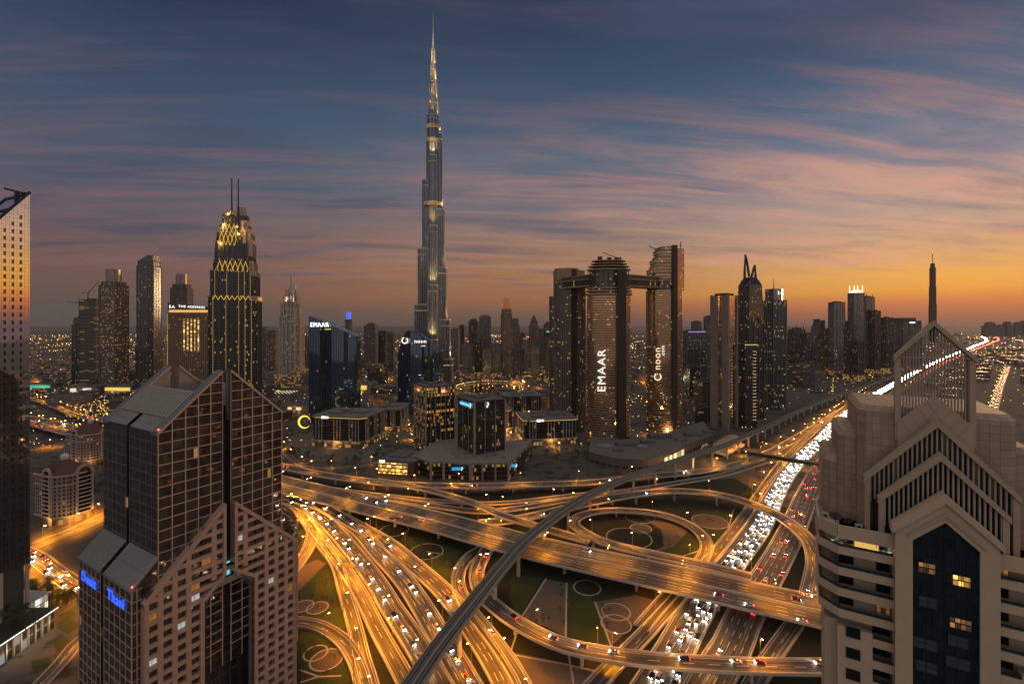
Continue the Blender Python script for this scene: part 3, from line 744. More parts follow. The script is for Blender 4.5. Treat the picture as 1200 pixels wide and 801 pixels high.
    for i, (a, z) in enumerate(cells):
        r = RND.random(); mi = 0 if r < .93 else (1 if r < .98 else 2)
        if mi not in pr:
            w0 = MB(); w0.face([(-1.9, 0, -1.5), (1.9, 0, -1.5), (1.9, 0, 1.5), (-1.9, 0, 1.5)]); w0.mi = 1
            o = w0.build('window', [wl[mi]], T)
            f0 = MB(); f0.box(-.06, .06, -.12, -.01, -1.5, 1.5); f0.box(-1.9, 1.9, -.1, -.01, -.05, .05); f0.build('frame', COPE, o); pr[mi] = o
        else: o = copy_tree(pr[mi], T)
        o.location = (a, -1.9, z)
        if i > 98: break
    # gable copings of the granite front, both slopes; arch frame
    mb = MB()
    def slope(a0, z0, a1, z1, b0, b1, th0, th1):
        q = [(a0, b0, z0-th0), (a1, b0, z1-th0), (a1, b0, z1+th1), (a0, b0, z0+th1)]; r = [(x, b1, z) for x, _, z in q]
        for i in range(4):
            j = (i+1) % 4; mb.face([q[j], q[i], r[i], r[j]])
        mb.face(q); mb.face(r[::-1])
    slope(e0-.4, EZ, s0, zg(s0), -3.3, -.1, 1.6, .3); slope(A-e0+.4, EZ, s1, zg(s0), -3.3, -.1, 1.6, .3)
    for sg in (0, 1):
        x = s0-1.2 if not sg else s1; mb.box(x, x+1.2, -3.25, -.1, 69, zg(s0)-1.2)
        x = e0-.4 if not sg else A-e0-.2; mb.box(x, x+.6, -3.25, -.1, 0, EZ)
    for a0, a1 in ((12.9, s0), (A-12.9, s1)): slope(a0, 61.5, a1, 69.3, -3.28, -.1, 1.4, .2)
    for a0 in (12.9, A-14.4): mb.box(a0, a0+1.5, -3.26, -.1, 0, 61.2, False)
    mb.build('granite_coping', GRAN, T)
    # arch: spandrel with a rounded opening, side walls and soffit
    mb = MB(); n = 14; h = 9.15; rr = 5.5
    arc = [(15.2, 0)]+[(15.2+rr-rr*math.cos(t), 58+rr*math.sin(t)*1.1) for t in [PI/2*i/n for i in range(n+1)]]
    arc += [(A-x, z) for x, z in arc[::-1]]
    top = [(x, 61.0+.8*(min(x, A-x)-13.6)) for x, z in arc]
    for i in range(1, len(arc)-2):
        mb.face([(arc[i][0], -2.6, arc[i][1]), (arc[i+1][0], -2.6, arc[i+1][1]), (arc[i+1][0], -2.6, top[i+1][1]), (arc[i][0], -2.6, top[i][1])])
    for i in range(len(arc)-1):
        mb.face([(arc[i][0], 9, arc[i][1]), (arc[i+1][0], 9, arc[i+1][1]), (arc[i+1][0], -2.6, arc[i+1][1]), (arc[i][0], -2.6, arc[i][1])])
    mb.build('entrance_arch', CONC_D, T)
    mb = MB()
    for k in range(12):
        z = 20+4.05*k; mb.box(15.2, 33.5, 8.7, 8.95, z-.12, z+.12)
    for a in range(1, 6): mb.box(15.2+18.3*a/6-.1, 15.2+18.3*a/6+.1, 8.6, 8.95, 0, 62)
    mb.build('arch_mullions', COPE, T)
    # slot stripes, roof beacons, lettering
    mb = MB(); mb.box(s0-.25, s0, -.3, 2.9, 70, ze(s0), False); mb.box(s1, s1+.25, -.3, 2.9, 70, ze(s0), False); mb.build('slot_jamb', COPE, T)
    mb = MB(); mb.box(s0+.2, s1-.2, .4, .6, 66, 71.5); mb.build('lit_entrance_sign', em('aqua_panel', (.25, .75, .85), .8), T)
    rb = em('red_beacon', (1, .05, .03), 12)
    for a, b, z in ((0, -.3, 131), (-8, -.3, 77), (A+8, -.3, 77)):
        mb = MB((a, b, z)); mb.disc_prism(.22, 0, .5, 8); mb.build('beacon', rb, T)
    text_part('sign_lettering', 'Dusit', BLUES, T, (-8.45, 36.8, 69.4), (PI/2, 0, -PI/2), 5.4, .15, 'CENTER', 1.05)
    text_part('sign_lettering', 'Thani', BLUES, T, (-8.45, 12.0, 69.4), (PI/2, 0, -PI/2), 5.4, .15, 'CENTER', 1.05)
gabled_glass_tower()

# ================================================================== beige gabled tower in the right foreground
STONE = pm('beige_cladding', (.62, .455, .30), .7, 0, .12, .5)
STONE2 = pm('tan_cladding', (.50, .36, .245), .7, 0, .12, .5)
def tile_mat(name, col, tw, th):
    m = bpy.data.materials.new(name); m.use_nodes = True; t = NT(m.node_tree); b = t.n['Principled BSDF']
    u, v, _ = t.sep(t.new('ShaderNodeUVMap').outputs[0])
    a, c = t.math('DIVIDE', u, tw), t.math('DIVIDE', v, th)
    j = t.math('MAXIMUM', t.math('LESS_THAN', t.math('FRACT', a), .05), t.math('LESS_THAN', t.math('FRACT', c), .05))
    r = t.white(t.comb(t.math('FLOOR', a), t.math('FLOOR', c), 1))[0]
    g = t.math('ADD', .86, t.math('MULTIPLY', r, .22)); n = t.noise(t.new('ShaderNodeTexCoord').outputs['Object'], .25, 5, .65)
    g = t.math('MULTIPLY', g, t.math('ADD', .72, t.math('MULTIPLY', n, .55)))
    c2 = t.mix(1.0, (*col,), t.comb(g, g, g), 'MULTIPLY'); c2 = t.mix(j, c2, tuple(x*.45 for x in col))
    t.put(b.inputs['Base Color'], c2); b.inputs['Roughness'].default_value = .65; return m
TILE = tile_mat('stone_tile_cladding', (.43, .305, .21), 1.25, 1.25)
def gabled_stone_tower():
    T = thing('gabled_stone_tower', 'beige apartment tower with nested louvred gables, rooftop mast and curved balconies', 'skyscraper', (67.2, 71.4, 0), math.radians(-31))
    FIN = pm('louvre_fin', (.42, .34, .27), .6, 0, .1)
    # shaft
    mb = MB(); mb.prism([(-13, 4), (13, 4), (13, 26), (-13, 26)], 0, 134, True)
    mb.build('wall', STONE2, T)
    def chev(mb, hw, ez, az_, y0, y1, th, cap=.12):
        """gable band: outer eave ez at +-hw, apex az_, thickness th"""
        for sg in (-1, 1):
            q = [(sg*hw, y0, ez-th), (0, y0, az_-th*1.25), (0, y0, az_), (sg*hw, y0, ez)]; r = [(x, y1, z) for x, _, z in q]
            if sg > 0: q, r = q[::-1], r[::-1]
            mb.face(q); mb.face(r[::-1])
            for i in (0, 2):
                j = i+1; mb.face([q[j], q[i], r[i], r[j]])
    # front gable with the dark window strip
    mb = MB()
    for sg in (-1, 1): a0, a1 = sorted((sg*3.9, sg*6.07)); mb.prism([(a0, 0), (a1, 0), (a1, 4.2), (a0, 4.2)], 0, 135.7, True)
    for sg in (-1, 1):
        q = [(sg*3.9, 0, 135.7), (0, 0, 139.3), (0, 0, 142.9), (sg*6.07, 0, 136.7), (sg*6.07, 0, 135.7)]
        if sg > 0: q = q[::-1]
        mb.face(q); mb.face([(x, 2.4, z) for x, _, z in q[::-1]])
    mb.build('front_gable', STONE, T)
    mb = MB(); chev(mb, 6.5, 137.3, 143.6, -.45, 2.5, 1.0); mb.build('gable_coping', STONE, T)
    mb = MB(); chev(mb, 4.6, 136.6, 140.9, -.2, .3, .55); mb.build('gable_moulding', STONE2, T)
    gl = facade('dark_teal_glazing', (.010, .014, .016), (.016, .026, .03), 1.3, 1.8, (.03, .97), (.03, .97), 0, rough=.08, wr=.2, spec=.5)
    mb = MB(); mb.face([(-3.9, .6, 0), (3.9, .6, 0), (3.9, .6, 135.7), (0, .6, 139.3), (-3.9, .6, 135.7)], [(-3.9, 0), (3.9, 0), (3.9, 135.7), (0, 139.3), (-3.9, 135.7)]); mb.build('glazing', gl, T)
    mb = MB()
    for k in range(1, 6): x = -3.9+1.3*k; mb.box(x-.035, x+.035, .45, .58, 60, 135.4+3.3*(1-abs(x)/3.9), False)
    for k in range(36): z = 134.9-1.8*k; mb.box(-3.9, 3.9, .48, .58, z-.03, z+.03)
    mb.build('mullions', DARK, T)
    dimg = pm('curtained_window', (.06, .085, .085), .15, 0, .4, 1.5)
    litm = facade('lit_apartment_window', (.02, .018, .015), (.3, .2, .1), .62, .8, (.06, .94), (.06, .94), 1.5, (1, .52, .10), (1, .62, .18), 1.2, .3, rowbias=0)
    litd = facade('dim_lit_apartment_window', (.02, .018, .015), (.3, .2, .1), .62, .8, (.06, .94), (.06, .94), .8, (1, .36, .07), (1, .45, .12), .5, .3, rowbias=0)
    for x, z, wd, m in [(-2.15, 131.5, 2.0, litd), (1.9, 130.6, 2.0, litm), (1.8, 124.0, 2.5, litd), (-2.0, 126.2, 2.2, dimg), (-2.3, 119.5, 2.9, dimg), (1.5, 117.9, 2.8, dimg), (1.5, 121.2, 2.4, dimg), (-2.2, 115.9, 2.7, dimg)]:
        mb = MB((x, .42, z)); mb.prism([(-wd/2, -.04), (wd/2, -.04), (wd/2, .04), (-wd/2, .04)], -.85, .85)
        o = mb.build('window', m, T); f = MB((x, .37, z))
        for q in ((-wd/2, -.85, -wd/2, .85), (wd/2, -.85, wd/2, .85), (-wd/2, .85, wd/2, .85), (-wd/2, -.85, wd/2, -.85), (0, -.85, 0, .85), (-wd/2, .1, wd/2, .1)):
            f.beam((q[0], 0, q[1]), (q[2], 0, q[3]), .07, .09)
        f.build('frame', DARK, o)
    # louvred gables behind
    def louvre(hw, ez, az_, y, zbot, th, step, fw, name, posts=True, zpost=134, deep=.55, back=None):
        mb = MB(); chev(mb, hw+.15, ez, az_, y-.25, y+1.3, th)
        if posts:
            for sg in (-1, 1):
                a0, a1 = sorted((sg*(hw-.75), sg*hw)); mb.prism([(a0, y), (a1, y), (a1, y+1.1), (a0, y+1.1)], zpost, ez-.3)
        mb.build(name+'_frame', STONE2, T)
        mb = MB(); n = int(2*(hw-.8)/step)
        for k in range(n+1):
            x = -(hw-.8)+2*(hw-.8)*k/n; zt = az_-(az_-ez)*abs(x)/hw-th*.95; zb = zbot(x)
            if zt > zb: mb.prism([(x-fw/2, y+.2), (x+fw/2, y+.2), (x+fw/2, y+.2+deep), (x-fw/2, y+.2+deep)], zb, zt, False)
        mb.build('louvre_fins', FIN, T)
        if back:
            mb = MB(); mb.face([(-hw+.3, y+1.2, 134), (hw-.3, y+1.2, 134), (hw-.3, y+1.2, ez-.4), (0, y+1.2, az_-.8), (-hw+.3, y+1.2, ez-.4)]); mb.build('louvre_backing', back, T)
    bk = pm('dark_louvre_void', (.012, .011, .010), .9, 0, .2)
    louvre(7.8, 140.9, 149.5, 2.6, lambda x: max(134, 137.3+6.3*(1-abs(x)/6.5)-.6), 1.0, .60, .24, 'middle_gable', True, 134, .5, bk)
    mb = MB()
    mb.build
    gy = facade('plant_room_glow', (.012, .011, .01), (.05, .045, .02), .9, .8, (.1, .9), (.1, .9), .22, (.75, .60, .12), (.8, .72, .35), .09, .5, rowbias=.2)
    louvre(9.5, 143.6, 154.5, 4.6, lambda x: max(134, 140.9+8.6*(1-abs(x)/7.8)-.7), 1.0, .62, .24, 'outer_gable', True, 134, .5, gy)
    louvre(5.1, 164.5, 170.7, 6.6, lambda x: 158.0-1.0*abs(x), .75, .40, .15, 'top_gable', True, 150, .5, None)
    mb = MB(); chev(mb, 4.9, 164.7, 170.6, 8.2, 8.7, .6)
    for sg in (-1, 1):
        a0, a1 = sorted((sg*4.2, sg*4.8)); mb.prism([(a0, 8.2), (a1, 8.2), (a1, 8.7), (a0, 8.7)], 150, 164.5)
    for x, z in ((-4.5, 164.5), (4.5, 164.5), (-2.4, 167.5), (2.4, 167.5), (0, 170.2)): mb.beam((x, 7, z), (x, 8.5, z), .3, .35)
    mb.build('rear_gable_frame', STONE2, T)
    mb = MB(); mb.beam((-4.6, 6.75, 164.4), (4.6, 6.75, 164.4), .16, .22); mb.beam((-4.6, 6.75, 161), (4.6, 6.75, 161), .1, .14); mb.build('louvre_rail', FIN, T)
    # solid panel below the top louvres, and its roof
    mb = MB()
    for sg in (-1, 1):
        q = [(0, 6.4, 150), (0, 6.4, 158.3), (sg*4.8, 6.4, 153.4), (sg*4.8, 6.4, 149)]
        mb.face(q if sg < 0 else q[::-1], [(p[0]*.7+p[2]*.7, p[2]*.7-p[0]*.7*sg) for p in (q if sg < 0 else q[::-1])])
        for k in range(1, 5): mb.beam((sg*1.1*k, 6.37, 158.3-1.02*1.1*k), (sg*(1.1*k-2.2), 6.37, 158.3-1.02*1.1*k-3.4), .05, .05)
    mb.build('gable_panel', STONE2, T)
    # stepped tile-clad shoulders
    for nm, hw, y0, y1, zt in (('upper_shoulder', 10.2, 7.2, 25, 155.6), ('middle_shoulder', 13.0, 9.2, 25.2, 150.2), ('lower_shoulder', 15.2, 10.6, 25.4, 145.0)):
        mb = MB(); mb.prism([(-hw, y0+1.2), (-hw+1.2, y0), (hw-1.2, y0), (hw, y0+1.2), (hw, y1), (-hw, y1)], 130, zt-.9, False)
        mb.frustum([(-hw, y0+1.2), (-hw+1.2, y0), (hw-1.2, y0), (hw, y0+1.2), (hw, y1), (-hw, y1)], [(-hw+.7, y0+1.9), (-hw+1.9, y0+.7), (hw-1.9, y0+.7), (hw-.7, y0+1.9), (hw-.7, y1), (-hw+.7, y1)], zt-.9, zt)
        mb.build(nm, TILE, T)
    # mast on the apex
    mb = MB((0, 7.6, 0)); mb.prism(rect(.88, .88), 167, 173.4); mb.prism(rect(.80, .80), 173.4, 176.4); mb.prism(rect(.70, .70), 176.4, 179.6); mb.prism(rect(.5, .5), 179.6, 180.3); mb.tube([(0, 0, 180.2), (0, 0, 181.9)], .05, 6)
    mb.build('roof_mast', pm('brown_mast', (.17, .125, .09), .6, 0, .15), T)
    # balconies
    def outline(sg, grow=0.0, y0=1.6):
        P = [(-6.0, y0-grow), (-13.6, y0-grow), (-16.2-grow, y0+2.6), (-16.2-grow, 14)]
        return P if sg < 0 else [(-x, y) for x, y in P]
    def ribbon(mb, P, z0, z1, th=.25):
        for a, b in zip(P, P[1:]):
            mb.beam((a[0], a[1], (z0+z1)/2), (b[0], b[1], (z0+z1)/2), th, z1-z0)
    def slab(mb, P, z0, z1):
        poly = P+[(P[-1][0]*.6, 14), (P[0][0], 14)]
        if sum((b[0]-a[0])*(b[1]+a[1]) for a, b in zip(poly, poly[1:]+poly[:1])) > 0: poly = poly[::-1]
        mb.prism(poly, z0, z1, True, True)
    glassr = pm('balustrade_glass', (.03, .032, .035), .1, 0, .2)
    garden = pm('terrace_plants', (.03, .16, .012), .9, 0, .6, 3)
    for sg in (-1, 1):
        mb = MB(); slab(mb, outline(sg), 133.6, 134.0); ribbon(mb, outline(sg), 133.2, 135.4, .35); mb.build('roof_terrace', STONE, T)
        for k in range(9):
            zt = 131.75-3.6*k; wide = k < 4
            P = outline(sg) if wide else [(sg*6.0, 1.6), (sg*8.8, 1.6)]
            mb = MB()
            if wide: slab(mb, P, zt-1.3, zt-1.05)
            else:
                a0, a1 = sorted((P[0][0], P[1][0])); mb.box(a0, a1, 1.6, 4, zt-1.3, zt-1.05)
            ribbon(mb, P, zt-1.3, zt, .28); o = mb.build('balcony', STONE, T)
            mb = MB(); Q = [(x*.985, y+.12) for x, y in P]; ribbon(mb, Q, zt, zt+.42, .05); mb.build('balustrade', glassr, o)
            # rear wall openings
            ys = 3.9; wins = [(-13.2, -11.2), (-8.0, -6.2)] if wide else [(-8.5, -6.2)]
            if not wide:
                mb = MB(); a0, a1 = sorted((sg*8.8, sg*13.6)); mb.prism([(a0, 1.5), (a1, 1.5), (a1, 5), (a0, 5)], zt-2.9, zt+.7, True, True); b0, b1 = sorted((sg*13.6, sg*15.4))
                mb.prism([(b0, 3.3), (b1, 3.3), (b1, 12), (b0, 12)], zt-2.9, zt+.7); mb.build('wall', STONE if k % 2 else STONE, T)
                wins.append((-12.4, -10.5))
            for wi, (a, b) in enumerate(wins):
                yy = 1.42 if (not wide and wi == len(wins)-1) else ys
                a, b = sorted((a*-sg, b*-sg)) if sg > 0 else (a, b)
                m = BLACKGL
                if sg < 0 and k == 3 and wi == 1: m = litd
                if sg > 0 and k == 0 and wi == 1: m = litd
                mb = MB(((a+b)/2, yy, zt)); hw = (b-a)/2; mb.prism([(-hw, -.04), (hw, -.04), (hw, .04), (-hw, .04)], -.1 if yy > 2 else -.7, 1.75 if yy > 2 else 1.1)
                o = mb.build('window', m, T); f = MB(((a+b)/2, yy-.06, zt)); z0, z1 = (-.1, 1.75) if yy > 2 else (-.7, 1.1)
                f.beam((0, 0, z0), (0, 0, z1), .06, .06); f.beam((-hw, 0, z1), (hw, 0, z1), .08, .08); f.beam((-hw, 0, z0), (-hw, 0, z1), .08, .08); f.beam((hw, 0, z0), (hw, 0, z1), .08, .08); f.build('frame', DARK, o)
    # lit garden balcony under the terrace
    mb = MB((-9.5, 3.85, 131.7)); mb.prism([(-1.5, -.03), (1.8, -.03), (1.8, .03), (-1.5, .03)], -.6, 1.4); mb.build('window', em('lit_balcony_wall', (1, .62, .16), .75), T)
    mb = MB((-12.9, 3.85, 131.7)); mb.prism([(-.9, -.03), (.9, -.03), (.9, .03), (-.9, .03)], -.6, 1.4); mb.build('window', facade('pale_lit_window', (.02, .02, .02), (.2, .2, .18), .6, 1.0, (.06, .94), (.04, .96), .8, (.7, .75, .6), (.55, .75, .75), .5), T)
    mb = MB((-6.6, 3.8, 131.7)); mb.prism([(-.55, -.03), (.7, -.03), (.7, .03), (-.55, .03)], -.6, 1.4); mb.build('window', M['pale_lit_window'], T)
    mb = MB()
    for i in range(260):
        x = -15.6+9.2*RND.random(); y = 2.1+RND.random()*.5+(max(0, -13.6-x)); z = 130.9+RND.random()*(.9 if x < -13 else .35)*(1.6 if x < -14.6 else 1)
        a = RND.random()*6.3; r = .12+.14*RND.random(); d = Vector((math.cos(a)*r, math.sin(a)*r, r*.6)); e = Vector((-math.sin(a)*r*.4, math.cos(a)*r*.4, .05)); p = Vector((x, y, z))
        mb.face([p-d*.3, p+e, p+d, p-e])
    mb.build('balcony_plants', garden, T)
    lamp(T, (-10, 3.0, 132.9), 60, (1, .75, .35), 'POINT', 0, .2); lamp(T, (-14.2, 3.6, 132.6), 60, (.85, 1, .5), 'POINT', 0, .2)
gabled_stone_tower()
def tw(x, y, z):   # local point of the stone tower in the world
    c, s = math.cos(math.radians(-31)), math.sin(math.radians(-31)); return (67.2+x*c-y*s, 71.4+x*s+y*c, z)
# things standing on its roof terrace
def dish(x, y, r, rz, label):
    T = thing('satellite_dish', label, 'satellite dish', tw(x, y, 134.0), rz)
    mb = MB(); n = 16
    for k in range(4):
        a, b = r*k/4, r*(k+1)/4; f = lambda q: .28*q*q/r
        A_, B_ = ell(a, a, n), ell(b, b, n)
        for i in range(n):
            j = (i+1) % n; pts = [(A_[i][0], f(a), A_[i][1]), (B_[i][0], f(b), B_[i][1]), (B_[j][0], f(b), B_[j][1]), (A_[j][0], f(a), A_[j][1])]
            mb.face(pts if k else pts[1:] if False else [pts[0], pts[1], pts[2]])if k == 0 else mb.face(pts)
    o = mb.build('reflector', pm('dish_grey', (.16, .15, .14), .5, .2, .2), T); o.location = (0, 0, r+.45); o.rotation_euler = (math.radians(-28), 0, 0)
    mb = MB(); mb.tube([(0, 0, 0), (0, 0, r+.4)], .06, 6); mb.build('mount', DARK, T)
    mb = MB(); mb.tube([(0, .2, .6), (0, .75, r+.75)], .03, 5); mb.box(-.07, .07, .68, .85, r+.68, r+.85); mb.build('feed_arm', DARK, T)
dish(-13.6, 6.2, 1.0, 2.5, 'larger dark satellite dish on the roof terrace of the beige tower')
dish(-11.9, 5.4, .75, 2.9, 'smaller pale satellite dish on the roof terrace of the beige tower')
for i, (x, y, s, lb) in enumerate([(-10.3, 5.0, .55, 'small white air conditioner on the terrace beside the louvred gable'), (-15.0, 8.2, .45, 'tiny air conditioner in the far corner of the roof terrace')]):
    T = thing('air_conditioner', lb, 'air conditioner', tw(x, y, 134.0), -.5)
    mb = MB(); mb.box(-s, s, -s*.6, s*.6, .1, .1+s*1.5); mb.build('casing', pm('appliance_white', (.5, .48, .44), .5), T)
    mb = MB((0, -s*.6-.01, .1+s*.75)); mb.disc_prism(s*.01, 0, .01, 8)
    fa = MB(); n = 14; P_ = ell(s*.55, s*.55, n, 0, 0); fa.face([(p[0], -s*.6-.02, .1+s*.75+p[1]) for p in P_]); fa.build('fan_grille', DARK, T)
# ================================================================== mirror tower at the left edge
def mirror_tower():
    T = thing('mirror_glass_tower', 'mirror glass tower with slanted top reflecting the sunset at the left edge', 'skyscraper', (-266.8, 255, 0), math.atan2(-.906, -.423))
    mg = facade('sunset_mirror_glass', (.22, .21, .20), (.84, .82, .80), 1.5, 2.05, (.03, .97), (.02, .98), 0, rough=.03, gm=.97, wm=.6, wr=.3, pv=.08)
    L = 34; zt = lambda x: 243-1.43*x
    mb = MB(); mb.prism([(0, -30), (L, -30), (L, 0), (0, 0)], 38, [zt(0), zt(L), zt(L), zt(0)], True, True); mb.build('curtain_wall', mg, T)
    wg = pm('tinted_window_glass', (.10, .09, .085), .08, .5, .2)
    rest = MB(); proto = None; n = 0
    for ci, x in enumerate((3.6, 6.7, 9.8, 13, 16, 19.2)):
        for k in range(48):
            z = 44+4.1*k
            if z > zt(x)-8: continue
            if ci < 2 and n < 92:
                n += 1
                if proto is None:
                    b = MB(); b.box(-.5, .5, 0, .05, -1.05, 1.05); proto = b.build('window', wg, T); o = proto
                else: o = proto.copy(); COL.objects.link(o)
                o.location = (x, .01, z)
            else: rest.box(x-.5, x+.5, .01, .06, z-1.05, z+1.05)
    o = rest.build('window', wg, T); o['kind'] = 'stuff'
    mb = MB(); mb.beam((-.2, -.4, zt(0)+.3), (L, -.4, zt(L)+.3), .9, 1.2); mb.beam((-.2, -29.6, zt(0)+.3), (L, -29.6, zt(L)+.3), .9, 1.2); mb.build('roof_edge', DARK, T)
    mb = MB()
    for k in range(5): mb.beam((1+7*k, -28, zt(1+7*k)+.6), (1+7*k, -2, zt(1+7*k)+.6), .7, 1)
    mb.build('roof_beams', DARK, T)
    mb = MB(); mb.box(1.5, 30, -27, -3, 0, 38, False); mb.build('recessed_base', pm('lobby_wall', (.10, .095, .09), .4, 0, .3), T)
    for x in (.8, 11, 21): 
        mb = MB(); mb.box(x-.7, x+.7, -1.6, -.2, 0, 38, False); mb.build('column', CONC, T)
    # building-maintenance crane on the roof
    U = thing('roof_crane', 'dark maintenance crane standing on the slanted roof at the left edge', 'crane', (-266.8-.423*3.2+.906*-6, 255-.906*3.2-.423*-6, zt(3.2)), math.atan2(-.906, -.423))
    mb = MB(); mb.box(-.9, .9, -.9, .9, -1.5, 4.2); mb.build('turret', DARK, U)
    mb = MB(); mb.beam((-3.5, 0, 4.6), (5, 0, 5.4), .9, .9); mb.box(-4.6, -2.6, -.8, .8, 3.6, 5.4); mb.build('jib', DARK, U)
mirror_tower()
# ================================================================== very tall spire tower
def rounded_wing(L, hw, ang, n=7, back=0.0):
    """plan of one lobe: from the core out to length L with a round nose"""
    P = [(back, -hw), (L-hw, -hw)]+[(L-hw+hw*math.sin(t)*1.0, -hw*math.cos(t)) for t in [PI*i/n for i in range(1, n)]]+[(L-hw, hw), (back, hw)]
    c, s = math.cos(ang), math.sin(ang)
    return [(x*c-y*s, x*s+y*c) for x, y in P]
def spire_tower():
    Y = 975; T = thing('spire_tower', 'extremely tall stepped steel-blue tower tapering to a thin spire', 'skyscraper', (X(507.5, Y), Y, 0))
    sk = facade('spire_tower_skin', (.15, .16, .18), (.15, .175, .215), 1.4, 4.2, (.20, .80), (.0, .86), .014, (1, .62, .22), (1, .85, .6), 1.3, .14, .8, .75, .36, .5)
    skl = facade('setback_uplight_bands', (.20, .17, .12), (.3, .2, .1), 1.4, 1.6, (.1, .9), (.1, .7), .9, (1, .62, .22), (1, .75, .4), .75, .4, rowbias=.1)  # uplight on the setback tops put in as glowing bands
    trim = pm('setback_trim', (.50, .48, .45), .4, .5, .1)
    zz = lambda py: Z(py, Y)
    def tier(poly, z0, z1, name='tier', litband=True, lh=7):
        mb = MB(); mb.prism(poly, z0, z1-lh*.4, True); o = mb.build(name, sk, T)
        mb = MB(); mb.prism(scale_poly(poly, 1.012), z1-lh*.4, z1, True); mb.build('cap', trim, o)
        if litband:
            mb = MB(); q = scale_poly(poly, 1.02); mb.prism(q, z1-lh*2.1, z1-lh*1.8, True, True); mb.build('lit_band', skl, o)  # glowing band standing in for uplight on the setback top
        # vertical fins
        mb = MB(); cxm = sum(p[0] for p in poly)/len(poly); cym = sum(p[1] for p in poly)/len(poly)
        for a, b in zip(poly, poly[1:]+poly[:1]):
            L = math.hypot(b[0]-a[0], b[1]-a[1]); n = max(1, int(L/4.2))
            if L > 45: continue
            for k in range(n):
                x = a[0]+(b[0]-a[0])*(k+.5)/n; y = a[1]+(b[1]-a[1])*(k+.5)/n
                dx_, dy_ = (b[1]-a[1])/L*.5, -(b[0]-a[0])/L*.5
                mb.beam((x+dx_, y+dy_, z0), (x+dx_, y+dy_, z1-2), .45, .45)
        mb.build('fins', trim, o)
        return o
    # three wings: to the left-back, right-back and towards us; each loses a bay as it climbs
    wings = {'left': (math.radians(168), [(0, 41.5, 213, 11), (213, 34, 331, 10.5), (331, 24, 476, 10), (476, 15, 560, 8)]),
             'right': (math.radians(12), [(0, 42, 98, 11), (98, 37, 181, 10.5), (181, 29.5, 291, 10.2), (291, 24.5, 414, 10), (414, 19.5, 574, 9)]),
             'near': (math.radians(-82), [(0, 40, 140, 11), (140, 33, 252, 10.5), (252, 26, 376, 10), (376, 19, 524, 9)])}
    for w_, (ang, tiers) in wings.items():
        for z0, L, z1, hw in tiers:
            tier(rounded_wing(L, hw, ang), z0, z1)
    core = [(0, 13.5, 610), (610, 10, 645), (645, 8, 682), (682, 5.6, 716), (716, 3.6, 752)]
    for z0, r, z1 in core: tier(ell(r, r, 12, 0, 0), z0, z1, 'core_tier', True, 4)
    for zc in (zz(240), zz(150), zz(166)):
        mb = MB(); mb.disc_prism(20 if zc < 500 else 15.4, zc-4, zc+4, 18); mb.build('lit_band', skl, T)  # glowing band standing in for uplight
    mb = MB(); mb.tube([(0, 0, 752), (0, 0, 775), (0, 0, 800), (0, 0, 829)], [2.2, 1.7, 1.1, .45], 8); mb.build('spire', pm('spire_steel', (.45, .45, .46), .3, .8, .1), T)
    # flood lights standing on the setbacks
    def fl(ang, r, z, e): 
        lamp(T, (r*math.cos(ang), r*math.sin(ang)-4, z), e, (1, .66, .25), 'SPOT', 1.9, 1.0, (PI, 0, 0), .9)
    E = 300000
    for ang, tiers in wings.values():
        for (z0, L, z1, hw), nx in zip(tiers, tiers[1:]): fl(ang, nx[1]+4.5, z1+1.5, E)
        fl(ang, 16, tiers[-1][2]+1.5, E)
    for z0, r, z1 in core[:-1]: fl(-PI/2, r-1+4, z1+1, E*.5); fl(0, r+1, z1+1, E*.5)
    fl(-1.2, 5, 752, E*.5)
spire_tower()

# ================================================================== oval towers joined by a bridge
CRANE = pm('crane_steel', (.08, .06, .045), .6, .2, .2)
SLAB = pm('slab_edge', (.36, .24, .155), .55, .1, .2)
def crane(loc, rz, h, jib, luff, label, mat=None):
    T = thing('tower_crane', label, 'crane', loc, rz)
    mb = MB(); w_ = h*.035+.5
    for sx in (-1, 1):
        for sy in (-1, 1): mb.beam((sx*w_, sy*w_, 0), (sx*w_, sy*w_, h), .35, .35)
    n = int(h/(2.4*w_))
    for k in range(n):
        z0, z1 = h*k/n, h*(k+1)/n; sg = 1 if k % 2 else -1
        mb.beam((-sg*w_, -w_, z0), (sg*w_, -w_, z1), .25, .25); mb.beam((-w_, -sg*w_, z0), (-w_, sg*w_, z1), .25, .25)
    mb.build('mast', mat or CRANE, T)
    mb = MB(); c, s = math.cos(luff), math.sin(luff)
    for dz_, dy_ in ((0, -.8), (0, .8), (1.6, 0)): mb.beam((0, dy_, h+dz_), (jib*c, dy_*.4, h+dz_*.4+jib*s), .5, .5)
    for k in range(int(jib/3)):
        t0, t1 = k/(jib/3), (k+1)/(jib/3); mb.beam((jib*c*t0, -.8, h+jib*s*t0), (jib*c*t1, 0, h+1.6-1*t1+jib*s*t1), .2, .2)
    mb.build('jib', mat or CRANE, T)
    mb = MB(); mb.beam((0, 0, h+.5), (-jib*.3, 0, h+.8), 1.4, .9); mb.box(-jib*.34, -jib*.24, -1, 1, h-1.6, h+.8); mb.box(-1, 1, -1, 1, h-1, h+1.4); mb.build('counterweight', mat or CRANE, T)
    return T
OVG = facade('bronze_oval_glazing', (.16, .12, .095), (.50, .33, .21), 2.6, 3.5, (.04, .96), (.26, .99), .045, (1, .50, .12), (1, .75, .45), 1.3, .07, .93, .3, .4, .5, pv=.25)
OVG2 = facade('dark_oval_glazing', (.12, .105, .095), (.10, .09, .085), 2.6, 3.5, (.08, .92), (.30, .92), .10, (1, .48, .10), (1, .7, .3), 1.3, .12, .5, .1, .4, .5)
COREM = pm('dark_core_cladding', (.045, .036, .030), .4, .2, .2)
